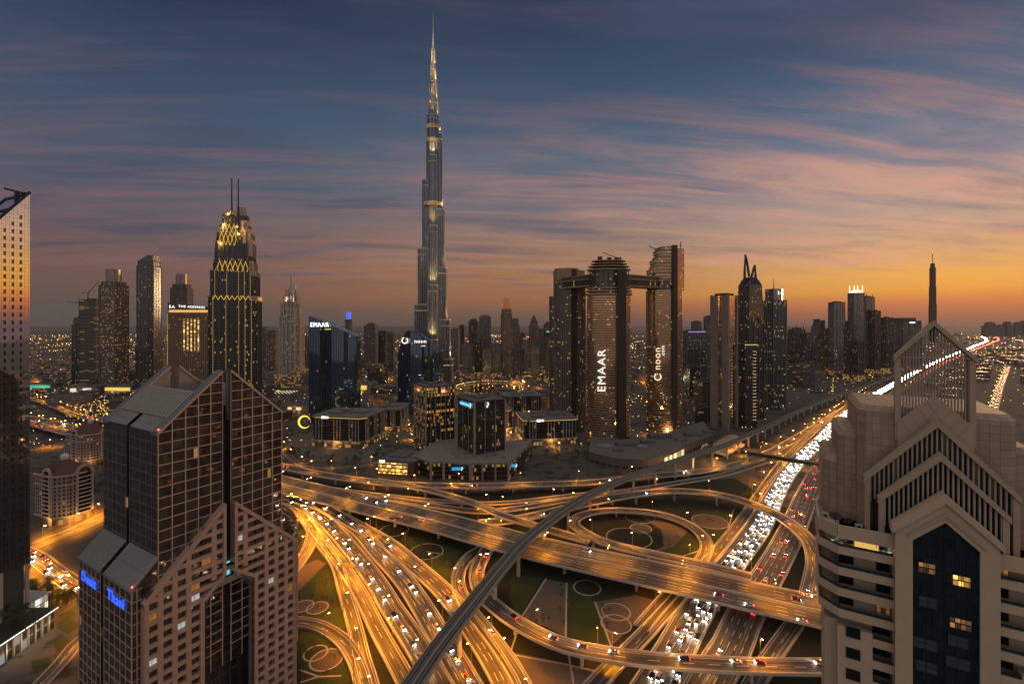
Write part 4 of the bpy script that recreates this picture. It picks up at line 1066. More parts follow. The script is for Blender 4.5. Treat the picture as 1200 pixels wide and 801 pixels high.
def oval_body(T, a, b, z0, z1, mat, n=40, step=3.5, over=.10, cut=None, rz=0):
    mb = MB((0, 0, 0), rz); mb.prism(ell(a, b, n), z0, z1, True); mb.build('glazed_drum', mat, T)
    mb = MB((0, 0, 0), rz); z = z0+step
    while z < z1+.1:
        mb.prism(ell(a+over, b+over, n), z-.5, z+.3, True, True); z += step
    o = mb.build('floor_slabs', SLAB, T)
SIGNW = em('white_sign_light', (1, .93, .85), 1.15)
GOLDS = em('pale_gold_sign_light', (1, .78, .46), 1.15)
def sky_towers():
    # middle tower
    T = thing('oval_bridge_tower', 'oval bronze tower with tall white vertical letters carrying the middle of the bridge', 'skyscraper', (137.5, 655, 0), 0)
    oval_body(T, 30.5, 19, 0, 211, OVG, 44)
    mb = MB(); xs = X(727.5, 640)-137.5
    mb.prism([(xs-5.5, -23.5), (xs+5.5, -23.5), (xs+6, 15), (xs-6, 15)], 0, 246, True)
    for k in (-1, 0, 1): mb.beam((xs+k*3.6, -23.8, 0), (xs+k*3.6, -23.8, 246), .8, .8)
    mb.build('core_wall', COREM, T)
    for nm, k, z0, z1 in (('collar', 1.05, 211, 214), ('collar', 1.03, 216, 218), ('collar', .98, 220, 222)):
        mb = MB(); mb.prism(ell(30.5*k+1, 19*k+1, 40), z0, z1, True, True); mb.build(nm, SLAB, T)
    mb = MB(); mb.prism(ell(24, 15, 36), 209, 246, True); mb.build('service_floor', OVG2, T)
    mb = MB()
    for i in range(22):
        x, y = ell(28, 17.5, 22)[i]; mb.beam((x, y, 211), (x, y, 247), .7, .7); x2, y2 = ell(28, 17.5, 22, 0, 0, .28)[i]; mb.beam((x, y, 222), (x2, y2, 234), .4, .4)
    mb.build('scaffold_columns', CRANE, T)
    for k, (kk, z0, z1) in enumerate([(1.02, 246, 248), (.98, 251, 252.2), (.86, 255, 256), (.80, 259, 260.2)]):
        mb = MB(); mb.prism(ell(30*kk, 18*kk, 36), z0, z1, True, True); mb.build('roof_slab', SLAB, T)
    mb = MB(); mb.prism(ell(19, 12, 30), 246, 259, True)
    for x, y, h_ in ((-14, -8, 6), (9, -10, 4.5), (2, 6, 7), (16, 3, 3.5)): mb.box(x-3, x+3, y-2, y+2, 258, 259+h_)
    mb.build('roof_drum', COREM, T)
    text_part('sign_lettering', 'EMAAR', SIGNW, T, (X(705, 636)-137.5, -21.6, Z(434, 636)), (PI/2, -PI/2, 0), 15.5, .25, 'CENTER', 1.08)
    lamp(T, (0, -24, 6), 30000, (1, .5, .15), 'POINT', 0, 2)
    # right tower
    T = thing('oval_bridge_tower', 'oval bronze tower with stepped glass top and round glowing logo right of the bridge', 'skyscraper', (241, 730, 0), 0)
    oval_body(T, 28.5, 19, 0, 223, OVG, 44)
    xs = X(789, 716)-241
    mb = MB(); mb.prism([(xs-3.8, -22), (xs+3.8, -22), (xs+4.5, 15), (xs-4.5, 15)], 0, 292, True)
    for k in (-1, 1): mb.beam((xs+k*3, -22.2, 0), (xs+k*3, -22.2, 292), .8, .8)
    mb.build('core_wall', COREM, T)
    mb = MB(); mb.prism([(xs+4, -17), (28.4, -9), (29.5, 0), (27, 10), (xs+4, 15)], 223, 288, True); mb.build('glazed_slab', OVG, T)
    mb = MB()
    for k in range(18): z = 224+3.5*k; mb.prism([(xs+4, -17.5), (28.9, -9.4), (30, 0), (27.4, 10.4), (xs+4, 15.5)], z, z+.45, True, True)
    mb.build('floor_slabs', SLAB, T)
    mb = MB(); mb.prism(ell(27, 17.5, 36), 220, 238, True); mb.build('service_floor', OVG2, T)
    for k in range(11):
        z = 236+5*k; x0 = -27+1.75*k-(2.6 if k % 3 == 0 else 0)
        mb = MB(); mb.prism([(x0, -12), (x0+5, -16), (xs-3, -17.5), (xs-3, 14), (x0, 12)], z, z+3.4, True); o = mb.build('terrace_floor', OVG, T)
        mb = MB(); mb.prism([(x0-.8, -12.8), (x0+4.6, -16.8), (xs-3, -18.3), (xs-3, 14.8), (x0-.8, 12.8)], z+3.4, z+5, True, True); mb.build('slab', SLAB, o)
    text_part('sign_lettering', 'noon', GOLDS, T, (X(770, 710)-241, -21.4, Z(420, 711)), (PI/2, -PI/2, 0), 15, .25, 'CENTER', 1.0)
    text_part('sign_lettering', '.com', SIGNW, T, (X(776.5, 710)-241, -21.4, Z(411, 711)), (PI/2, -PI/2, 0), 8, .25)
    mb = MB((X(770.5, 710)-241, -21.4, Z(440, 711))); 
    for i in range(22):
        t0, t1 = math.radians(-150+300*i/22), math.radians(-150+300*(i+1)/22)
        mb.beam((5*math.sin(t0+PI), 0, 5*math.cos(t0+PI)-1.5), (5*math.sin(t1+PI), 0, 5*math.cos(t1+PI)-1.5), 1.6, .5, (0, 1, 0))
    mb.prism(ell(.1, .1, 4), 0, .1); mb.build('round_logo', GOLDS, T)
    mb = MB((X(770, 710)-241-2, -21.4, Z(438.5, 711))); mb.beam((-1.2, 0, 0), (-1.2, 0, 1.8), .8, .5); mb.beam((2, 0, 0), (2, 0, 1.8), .8, .5); mb.build('logo_dots', SIGNW, T)
    lamp(T, (0, -24, 6), 30000, (1, .5, .15), 'POINT', 0, 2)
    # left tower
    T = thing('oval_bridge_tower', 'slimmer dark oval tower with vertical ribs under the left end of the bridge', 'skyscraper', (92, 738, 0), 0)
    mb = MB(); mb.prism(ell(25, 17, 40), 0, 252, True); mb.build('glazed_drum', OVG2, T)
    mb = MB()
    for i in range(40):
        x, y = ell(25.3, 17.3, 40)[i]; mb.beam((x, y, 0), (x, y, 254), .7, .7)
    mb.build('ribs', pm('bronze_rib', (.22, .19, .16), .5, .2, .15), T)
    mb = MB(); mb.prism([(1, -19), (9, -17.5), (9, 15), (1, 15)], 0, 256, True); mb.build('core_wall', COREM, T)
    mb = MB(); mb.prism(ell(20, 14, 30, -4), 252, 259, True); mb.frustum(ell(25.6, 17.6, 40), ell(26.6, 18.6, 40), 240, 255); mb.build('crown', SLAB, T)
    mb = MB(); mb.prism(ell(10, 9, 20, -22, 8), 0, 215, True); mb.build('side_wing', OVG2, T)
    # sky bridge
    B = thing('sky_bridge', 'long multi-storey bridge joining the tops of the three oval towers', 'bridge', (160, 690, 222))
    path = [Vector((76, 722, 0)), Vector((137, 660, 0)), Vector((226, 722, 0))]
    o = -Vector((160, 690, 222))
    S = spline([(86, 732, 0), (112, 700, 0), (137, 672, 0), (170, 690, 0), (228, 726, 0)], 5); NN = frames(S)
    def lay(z0, z1, w_, nm, mat):
        mb = MB(o)
        for sg in (-1, 1): strip(mb, S, NN, sg*w_ if sg > 0 else -w_-.01, sg*w_+.01 if sg > 0 else -w_, z0 if sg < 0 else z1, z1 if sg < 0 else z0)
        strip(mb, S, NN, -w_, w_, z1); strip(mb, S, NN, -w_, w_, z0); mb.build(nm, mat, B)
    lay(226, 228, 12.6, 'lower_slab', SLAB); lay(228, 236, 10.5, 'glazing', OVG2); lay(236, 237.6, 12.8, 'middle_slab', SLAB); lay(237.6, 242, 10.8, 'glazing', OVG2); lay(242, 243.6, 13.2, 'roof_slab', SLAB)
    mb = MB(o)
    for i in range(0, len(S)-1, 1):
        for sg in (-1, 1):
            a, b = S[i]+NN[i]*sg*11.6, S[i+1]+NN[i+1]*sg*11.6
            mb.beam((a.x, a.y, 228), (b.x, b.y, 236), .5, .5); mb.beam((a.x, a.y, 236), (b.x, b.y, 228), .5, .5)
    mb.build('bracing', CRANE, B)
    # roof cranes
    crane((X(722, 655), 655, 260), math.radians(150), 4, 22, .45, 'luffing crane on the roof of the middle oval tower')
    crane((X(768, 730), 728, 276), math.radians(170), 12, 12, .5, 'small crane on the stepped top of the right oval tower')
    crane((X(797, 730), 728, 288), math.radians(70), 5, 9, 1.1, 'short upright crane beside the tallest core of the right oval tower')
sky_towers()
# podium at their feet
def mall_podium():
    T = thing('curved_podium', 'long low curved podium with a lit shop window under the oval towers', 'podium', (170, 560, 0))
    o = -Vector((170, 560, 0))
    edge = [G(690, 541, 0), G(715, 548, 0), G(745, 551, 0), G(775, 546, 0), G(805, 532, 0), G(835, 520, 0)]
    S = spline([(p.x, p.y, 0) for p in edge], 8)
    back = [Vector((p.x+(20 if i < 3 else 26), p.y+95, 0)) for i, p in enumerate(edge)]
    poly = [(p.x, p.y) for p in S]+[(p.x, p.y) for p in back[::-1]]
    mb = MB(o); mb.prism(poly, 0, 12, True); mb.build('wall', facade('podium_wall', (.17, .125, .10), (.06, .05, .04), 9, 12, (.1, .9), (.1, .35), .12, (1, .6, .2), (1, .8, .5), 1.0, .2), T)
    mb = MB(o); mb.prism([(x, y-.8) for x, y in poly], 12, 13.2, True, True); mb.build('roof_slab', pm('podium_roof', (.15, .135, .12), .8, 0, .3, .08), T)
    mb = MB(o); n = len(S); NNs = frames(S)
    mb2 = MB(o)
    for i in range(int(n*.42), int(n*.62)): mb2.beam((S[i].x, S[i].y-.3, 5), (S[i+1].x, S[i+1].y-.3, 5), .3, 7)
    mb2.build('lit_shop_window', facade('lit_shop', (.3, .2, .1), (.5, .4, .3), 3, 5, (.05, .95), (.05, .95), 3, (1, .72, .3), (1, .85, .6), 1.4, .3), T)
    for x, y, w_, d_, h_ in [(148, 600, 26, 12, 4), (205, 640, 30, 14, 5), (180, 612, 18, 10, 3), (255, 650, 22, 12, 4), (228, 622, 14, 8, 3), (132, 572, 12, 7, 2.5), (285, 665, 16, 9, 3)]:
        mb = MB(o); mb.box(x-w_/2, x+w_/2, y-d_/2, y+d_/2, 13.2, 13.2+h_); mb.build('roof_plant', ROOFG, T)
    for x, y, a, b, h_ in ((120, 592, 11, 8, 1.8), (165, 583, 7, 6, 3.3)):
        mb = MB(o); mb.prism(ell(a, b, 20, x, y), 13.2, 13.2+h_, True); mb.build('roof_pavilion', pm('pavilion_roof', (.24, .22, .2), .7), T)
    lamp(T, (30, -30, 9), 14000, (1, .5, .18), 'POINT', 0, 1); lamp(T, (80, 5, 9), 14000, (1, .5, .18), 'POINT', 0, 1)
mall_podium()
# ================================================================== metro station and footbridge
def station():
    c = G(852, 522, 8); T = thing('metro_station', 'golden shell-shaped railway station beside the highway', 'station', (c.x, c.y, 0), math.atan2(86, 86))
    gold = pm('golden_shell_panel', (.62, .44, .26), .38, .45, .14, .15)
    mb = MB(); n, m_ = 22, 12; L = 40
    def pt(i, j):
        u = -1+2*i/n; t = PI*j/m_; r = max(.02, (1-abs(u)**2.6))**.5; zc = 8+6*u
        return (u*L, -math.cos(t)*12.5*r, 7+math.sin(t)*(12+3.5*u)*r)
    for i in range(n):
        for j in range(m_): mb.face([pt(i, j), pt(i, j+1), pt(i+1, j+1), pt(i+1, j)][::-1])
    mb.build('shell_roof', gold, T, True)
    mb = MB()
    for i in range(2, n-1, 2):
        for j in range(m_): 
            a, b = Vector(pt(i, j)), Vector(pt(i, j+1)); mb.beam(a*1.003, b*1.003, .4, .25)
    mb.build('shell_ribs', pm('shell_rib', (.30, .21, .13), .4, .4), T)
    mb = MB(); mb.box(-34, 34, -11, 11, 3.5, 7.2); mb.build('platform', CONC, T)
    for x in (-28, -14, 0, 14, 28):
        for y in (-7, 7):
            mb = MB((x, y, 0)); mb.tube([(0, 0, 0), (0, 0, 3.6)], .9, 10); mb.build('column', CONC, T)
    mb = MB(); mb.box(-33, 33, -11.3, -11.05, 4.4, 6.4); mb.build('lit_band', em('station_window_glow', (1, .55, .2), .5), T)
    lamp(T, (-8, -22, 5), 9000, (1, .36, .05), 'POINT', 0, 1); lamp(T, (26, -20, 6), 9000, (1, .36, .05), 'POINT', 0, 1)
    a, b = G(868, 529, 11), G(990, 549, 11)
    T = thing('footbridge', 'dark enclosed footbridge spanning the highway from the shell-shaped station', 'bridge', (a.x, a.y, 0), math.atan2(b.y-a.y, b.x-a.x)); L = (b-a).length
    mb = MB(); mb.box(0, L, -2.6, 2.6, 9, 9.6); mb.box(0, L, -2.8, 2.8, 12.6, 13.2); mb.build('deck_and_roof', pm('footbridge_cladding', (.10, .085, .075), .5, .2, .2), T)
    mb = MB(); mb.prism([(0, -2.4), (L, -2.4), (L, 2.4), (0, 2.4)], 9.6, 12.6, False); mb.build('glazing', facade('footbridge_glass', (.06, .055, .05), (.03, .03, .035), 3, 3.2, (.05, .95), (.1, .9), .05, rough=.1), T)
    for x in (8, 45, 80, 112): 
        if x < L:
            mb = MB((x, 0, 0)); mb.prism(rect(1.6, 3), 0, 9, True); mb.build('pillar', CONC, T)
    g = G(950, 622, 7)
station()
# ================================================================== blue slanted glass tower and its twin
BLU = facade('blue_fin_glass', (.05, .06, .07), (.15, .25, .36), 2.0, 4.0, (.0, .92), (.0, .96), .012, WHITE, COOL, .9, .05, .9, .5, .3, .5, pv=.3)
SIGN2 = em('white_roof_sign_light', (1, 1, 1), 2.4)
def slanted_tower():
    Y = 800; x0, x1 = X(362, Y), X(418, Y); cx_ = (x0+x1)/2; w_ = x1-x0
    T = thing('slanted_glass_tower', 'dark blue glass tower with a slanted top and white letters', 'skyscraper', (cx_, Y, 0))
    n = 12; fr = [(-w_/2+w_*i/n, -9*math.sin(PI*(i/n*.8+.1))+3) for i in range(n+1)]
    bk = [(w_/2-w_*i/n, 22+6*math.sin(PI*i/n)) for i in range(n+1)]
    poly = fr+bk; zt = [Z(370, Y)-(Z(370, Y)-Z(394, Y))*((x+w_/2)/w_)**1.1 for x, y in poly]
    lo = [(x*(.93 if False else 1), y) for x, y in poly]
    mb = MB(); mb.prism(lo, 0, zt, True); mb.build('curtain_wall', BLU, T)
    mb = MB()
    for i in range(29):
        t = i/28; x = -w_/2+w_*t; y = -9*math.sin(PI*(t*.8+.1))+2.7
        mb.beam((x, y, 0), (x, y, Z(370, Y)-(Z(370, Y)-Z(394, Y))*t**1.1+.8), .5, .7)
    mb.build('fins', pm('blue_steel_fin', (.06, .085, .11), .35, .5), T)
    text_part('sign_lettering', 'EMAAR', SIGN2, T, (X(374, Y)+4-cx_, -8.6, Z(380.5, Y)), (PI/2, 0, -.16), 10.5, .3, 'CENTER', .95)
    mb = MB((X(386, Y)-cx_, -7.4, Z(385.5, Y)))
    for k in range(5): mb.box(-5+2.2*k, -3.6+2.2*k, -.15, .15, -1.1, 1.1)
    mb.build('small_sign', em('gold_small_sign', (.9, .75, .2), .8), T)
    Y = 880; x0, x1 = X(466, Y), X(518, Y); cx_ = (x0+x1)/2; w_ = x1-x0
    T = thing('curved_top_tower', 'dark glass tower with a curved sloping top and a glowing round logo', 'skyscraper', (cx_, Y, 0))
    top = lambda t: Z(416, Y)+(Z(387, Y)-Z(416, Y))*(math.sin(min(1, t/.25)*PI/2) if t < .25 else 1-((t-.25)/.75)**1.5*.85)
    poly = [(-w_/2+w_*i/16, -10*math.sin(PI*i/16)) for i in range(17)]+[(w_/2-w_*i/16, 20+4*math.sin(PI*i/16)) for i in range(17)]
    mb = MB(); mb.prism(poly, 0, [top((x+w_/2)/w_) for x, y in poly], True); mb.build('curtain_wall', BLU, T)
    mb = MB()
    for i in range(15):
        t = i/14; x = -w_/2+w_*t
        pts = [(x+2.0*math.sin(k*.9), -10*math.sin(PI*t)-.4, top(t)*k/10) for k in range(11)]
        mb.tube(pts, .35, 4)
    mb.build('fins', M['blue_steel_fin'], T)
    text_part('sign_lettering', 'noon', em('pink_white_sign_light', (1, .72, .6), 2.0), T, (X(494, Y)-cx_, -11, Z(399.5, Y)), (PI/2, 0, 0), 10, .3)
    text_part('sign_lettering', '.com', M['pink_white_sign_light'], T, (X(497, Y)-cx_, -11, Z(404.6, Y)), (PI/2, 0, 0), 4, .3)
    mb = MB((X(476, Y)-cx_, -11.3, Z(398.5, Y)))
    for i in range(18):
        t0, t1 = math.radians(-70+300*i/18), math.radians(-70+300*(i+1)/18)
        mb.beam((5.4*math.sin(t0+2), 0, 5.4*math.cos(t0+2)), (5.4*math.sin(t1+2), 0, 5.4*math.cos(t1+2)), 1.7, .6, (0, 1, 0))
    mb.build('round_logo', M['pink_white_sign_light'], T)
slanted_tower()
# ================================================================== office blocks beside the curving flyover
OFFG = facade('dark_office_glass', (.075, .065, .06), (.03, .026, .025), 1.5, 4.2, (.04, .96), (.22, .97), .22, (1, .48, .08), (1, .60, .16), 1.3, .07, .3, .1, .35, .55)
OFFG2 = facade('quiet_office_glass', (.05, .045, .042), (.05, .045, .042), 1.5, 4.2, (.03, .97), (.06, .97), .03, (1, .5, .10), (1, .66, .22), 1.2, .06, .35, .2, .3, .8)
TEAL = em('blue_sign_panel', (.02, .28, .55), 1.2); TEALW = em('pale_blue_sign_symbol', (.7, 1, 1), 1.6)
REDS = em('red_white_sign', (1, .35, .28), 1.6)
GLOWW = facade('glowing_office_window', (.08, .06, .05), (.2, .15, .1), 2.2, 4.2, (.06, .94), (.18, .88), 1.6, (1, .50, .08), (1, .60, .15), 1.5, .3, rowbias=0)
def corner_block(name, label, pxc, pyc, hc, ztop, pxl, pxr, angle, dl, dr, glass, z0=0, cat='office block', trim=BEIGE, piers=6, pw=.9):
    """block whose near corner stands at a picture point; left face runs back at `angle`"""
    c = G(pxc, pyc, hc); T = thing(name, label, cat, (c.x, c.y, 0), angle)
    # local x along right face, local y along left face
    mb = MB(); mb.prism([(0, 0), (dr, 0), (dr, dl), (0, dl)], z0, ztop, False); mb.build('curtain_wall', glass, T)
    mb = MB()
    for x, y in ((0, 0), (dr, 0), (0, dl), (dr, dl)): mb.prism([(x-pw, y-pw), (x+pw, y-pw), (x+pw, y+pw), (x-pw, y+pw)], z0, ztop+.2, False)
    for k in range(1, piers): mb.box(-.5, .1, dl*k/piers-.28, dl*k/piers+.28, z0, ztop, False); mb.box(dr*k/piers-.28, dr*k/piers+.28, -.5, .1, z0, ztop, False)
    mb.build('piers', trim, T)
    mb = MB(); mb.prism([(-1, -1), (dr+1, -1), (dr+1, dl+1), (-1, dl+1)], ztop, ztop+1.6, False)
    mb.face([(-1, -1, ztop+.9), (dr+1, -1, ztop+.9), (dr+1, dl+1, ztop+.9), (-1, dl+1, ztop+.9)]); mb.prism([(-.3, -.3), (-.3, dl+.3), (dr+.3, dl+.3), (dr+.3, -.3)], ztop, ztop+1.6, False)
    for q in ((.25, .3, .3, .22), (.6, .55, .22, .3), (.2, .68, .16, .16)): mb.box(dr*q[0], dr*(q[0]+q[2]), dl*q[1], dl*(q[1]+q[3]), ztop+.9, ztop+3.4, False)
    mb.build('roof', ROOFG, T)
    return T
RZ = math.radians(30)
T = corner_block('office_tower', 'dark office tower with yellow lit floors and two small red signs', 499, 526, 10, 89, 0, 0, RZ, 46, 40, OFFG)
for f, x, y in (('l', -.9, 26), ('r', 24, -.9)):
    mb = MB(); 
    if f == 'l': mb.box(-1.2, -.9, 23.5, 29, 81, 85)
    else: mb.box(21, 26, -1.2, -.9, 81, 85)
    mb.build('sign', REDS, T)
T = corner_block('office_tower', 'plain dark office tower with pale corner piers and a blue roof sign', 556, 535, 17, 80, 0, 0, RZ+.05, 44, 42, OFFG2, piers=3)
mb = MB(); mb.box(-1.2, -.9, 9, 34, 72.5, 77.5); s_ = mb.build('sign', TEAL, T)
text_part('sign_lettering', 'Standard Chartered', TEALW, T, (-1.25, 23, 75), (PI/2, 0, -PI/2), 2.6, .05)
def loop_sign(T, loc, rot, k, mat):
    mb = MB()
    for sg, zc in ((1, .55), (-1, -.55)):
        for i in range(9):
            t0, t1 = -PI*.5+PI*1.35*i/9, -PI*.5+PI*1.35*(i+1)/9
            mb.beam((sg*.5*math.cos(t0)*k, 0, (zc+.5*math.sin(t0))*k), (sg*.5*math.cos(t1)*k, 0, (zc+.5*math.sin(t1))*k), .35*k, .2, (0, 1, 0))
    o = mb.build('logo', mat, T); o.location = loc; o.rotation_euler = rot
loop_sign(T, (-1.3, 7.5, 75), (0, 0, -PI/2), 2.6, TEALW); loop_sign(T, (17, -1.2, 75.5), (0, 0, 0), 2.6, TEALW)
# their shared podium
def podium():
    c = G(504, 562, 0); T = thing('office_podium', 'low dark red-brown podium with pale piers and blue signs under the two office towers', 'podium', (c.x, c.y, 0), 0)
    P = [G(485, 553), G(505, 562), G(520, 561), G(551, 563), G(596, 562), G(604, 556)]
    pts = [(p.x-c.x, p.y-c.y) for p in P]; bk = [(pts[-1][0]+22, pts[-1][1]+75), (pts[0][0]+20, pts[0][1]+95)]
    gl = facade('podium_glass', (.10, .055, .045), (.035, .025, .024), 2.4, 4.6, (.03, .97), (.2, .96), .05, (1, .5, .12), (1, .7, .25), 1.2, .08, .3, .1, .4, .8)
    mb = MB(); mb.prism(pts+bk, 0, 17, False); mb.build('curtain_wall', gl, T)
    mb = MB(); mb.prism(pts+bk, 17, 19.2, True); mb.build('roof', pm('podium_roof_felt', (.22, .19, .16), .85, 0, .2, .1), T)
    mb = MB()
    for i, (x, y) in enumerate(pts):
        mb = MB(); mb.prism([(x-1.3, y-1.1), (x+1.3, y-1.1), (x+1.3, y+1.1), (x-1.3, y+1.1)], 0, 18.9, True); mb.build('pier', pm('pink_pier', (.36, .25, .21), .6, 0, .12), T)
    for t in (.05, .32, .66): x = pts[3][0]+(pts[4][0]-pts[3][0])*t; y = pts[3][1]+(pts[4][1]-pts[3][1])*t-.3; mb = MB(); mb.box(x-.9, x+.9, y-.8, y+.6, 0, 17); mb.build('pier', M['pink_pier'], T)
    for px, w_ in ((535, 10), (600, 7)):
        p = G(px, 563 if px < 580 else 559, 0); 
        mb = MB((p.x-c.x, p.y-c.y-1.6, 13.5)); mb.prism([(-w_/2, -.2), (w_/2, -.2), (w_/2, .2), (-w_/2, .2)], -1.6, 1.6, True, True); mb.build('sign', TEAL, T)
        loop_sign(T, (p.x-c.x+w_/2+1.2, p.y-c.y-1.9, 13.5), (0, 0, 0), 1.5, TEALW)
    for i in range(16):
        x, y = RND.uniform(pts[1][0]+8, pts[4][0]-4), RND.uniform(14, 34); w_ = RND.uniform(2, 4.5); mb = MB((x, y, 19.2), RND.uniform(0, .2)); mb.box(-w_/2, w_/2, -1.4, 1.4, 0, RND.uniform(1.2, 2.4)); mb.build('roof_unit', pm('roof_unit_grey', (.2, .19, .18), .6, .2), T)
    c2 = G(442, 556, 0)
    U = thing('lit_office_block', 'low office block with a wall of glowing amber windows beside the curving flyover', 'office block', (c2.x, c2.y, 0), math.atan2(G(485, 559).y-c2.y, G(485, 559).x-c2.x))
    L = (G(485, 559)-c2).length
    mb = MB(); mb.prism([(0, 0), (L, 0), (L+6, 44), (6, 44)], 0, 16, False); mb.build('wall', pm('brown_cladding', (.10, .065, .05), .5, 0, .2), U)
    mb = MB(); mb.prism([(1.2, -.25), (L*.83, -.25), (L*.83, -.05), (1.2, -.05)], 2.2, 14.8, True); mb.build('window_wall', GLOWW, U)
    mb = MB(); mb.prism([(-.5, -.6), (L+.5, -.6), (L+6.5, 44.5), (5.5, 44.5)], 16, 17.2, True, True); mb.box(8, 30, 12, 30, 17.2, 19); mb.build('roof', ROOFG, U)
    mb = MB(); mb.box(3, 6, -.95, -.65, 15.2, 17.2); mb.box(6.7, 9.6, -.95, -.65, 15.2, 17.2); mb.build('sign', SIGN2, U)
podium()
ARC = facade('lit_arcade', (.20, .14, .09), (.10, .07, .04), 4.5, 6, (.15, .85), (.08, .8), .55, (1, .46, .09), (1, .70, .28), 1.3, .3, rowbias=0)
SQG = facade('office_square_glass', (.06, .052, .05), (.028, .024, .024), 1.6, 4.0, (.03, .97), (.12, .97), .03, (1, .5, .12), (1, .7, .3), 1.3, .08, .3, .1, .35, .7)
EDGE = em('amber_roof_edge_light', (1, .48, .09), 1.1)
def square_block(label, px, py, ang, w_, d_, zt, edge=(1, 1), sign=True):
    c = G(px, py, 0); T = thing('square_office_block', label, 'office block', (c.x, c.y, 0), ang); r = 7
    def pl(g): return [(r, -g), (w_-r, -g)]+[(w_-r+(r+g)*math.sin(t), r-(r+g)*math.cos(t)) for t in (PI/8, PI/4, 3*PI/8)]+[(w_+g, r), (w_+g, d_+g), (-g, d_+g), (-g, r)]+[(r-(r+g)*math.sin(t+PI/2) if False else r-(r+g)*math.cos(t), r-(r+g)*math.sin(t)) for t in (PI/8, PI/4, 3*PI/8)]
    mb = MB(); mb.prism(pl(0), 8, zt-2, False); mb.build('curtain_wall', SQG, T)
    mb = MB(); mb.prism(pl(2.2), 0, 8, False); mb.build('arcade', ARC, T)
    mb = MB(); mb.prism(pl(2.8), 8, 9.2, True, True); mb.build('canopy', BEIGE, T)
    mb = MB()
    for k in range(15):
        if k in (3, 4, 5, 9, 10): continue
        x = r+(w_-2*r)*k/14; mb.box(x-.4, x+.4, -.6, .1, 9.2, zt-2, False)
        y = r+(d_-r)*k/14; mb.box(-.6, .1, y-.4, y+.4, 9.2, zt-2, False); mb.box(w_-.1, w_+.6, y-.4, y+.4, 9.2, zt-2, False)
    mb.build('piers', CONC, T)
    mb = MB(); mb.prism(pl(2.4), zt-2, zt, True, True)
    for q in ((.2, .25, .25, .2), (.55, .4, .3, .35), (.25, .6, .2, .2)): mb.box(w_*q[0], w_*(q[0]+q[2]), d_*q[1], d_*(q[1]+q[3]), zt, zt+2.6, False)
    mb.build('roof', pm('square_roof', (.16, .15, .14), .85, 0, .3, .1), T)
    mb = MB(); P_ = pl(2.55); n = len(P_)
    for i in range(n):
        a, b = P_[i], P_[(i+1) % n]
        if i in edge: mb.beam((*a, zt-1.4), (*b, zt-1.4), .15, .5)
    if edge: mb.build('roof_edge_light', EDGE, T)
    if sign:
        mb = MB(); mb.box(w_*.22, w_*.30, -3.2, -2.9, zt-2.4, zt+.6); mb.box(w_*.315, w_*.35, -3.2, -2.9, zt-2.2, zt+.4); mb.build('sign', SIGN2, T)
    lamp(T, (w_/2, -7, 5), 5000, (1, .48, .12), 'POINT', 0, 1); lamp(T, (-7, d_/2, 5), 5000, (1, .48, .12), 'POINT', 0, 1)
    return T
square_block('low square office block with pale roof signs and a tree-lined lit arcade', 365, 522, -.17, 78, 66, 42, (0, 1, 2, 3, 4))
square_block('narrow amber-edged office block just right of the plain dark office tower', 585, 508, .25, 22, 55, 37, (0, 1, 5, 6, 7))
square_block('broad low amber-edged office block with lit arcade below the slim oval tower', 615, 522, .16, 76, 60, 36, (0, 1, 2, 3, 4, 5, 6, 7, 8, 9, 10))
square_block('unlit low office block partly hidden behind the tower with red signs', 434, 506, 0.0, 46, 60, 36, (), False)
square_block('grey low office block with small square windows behind the amber-edged blocks', 592, 488, .2, 70, 50, 38, (), False)
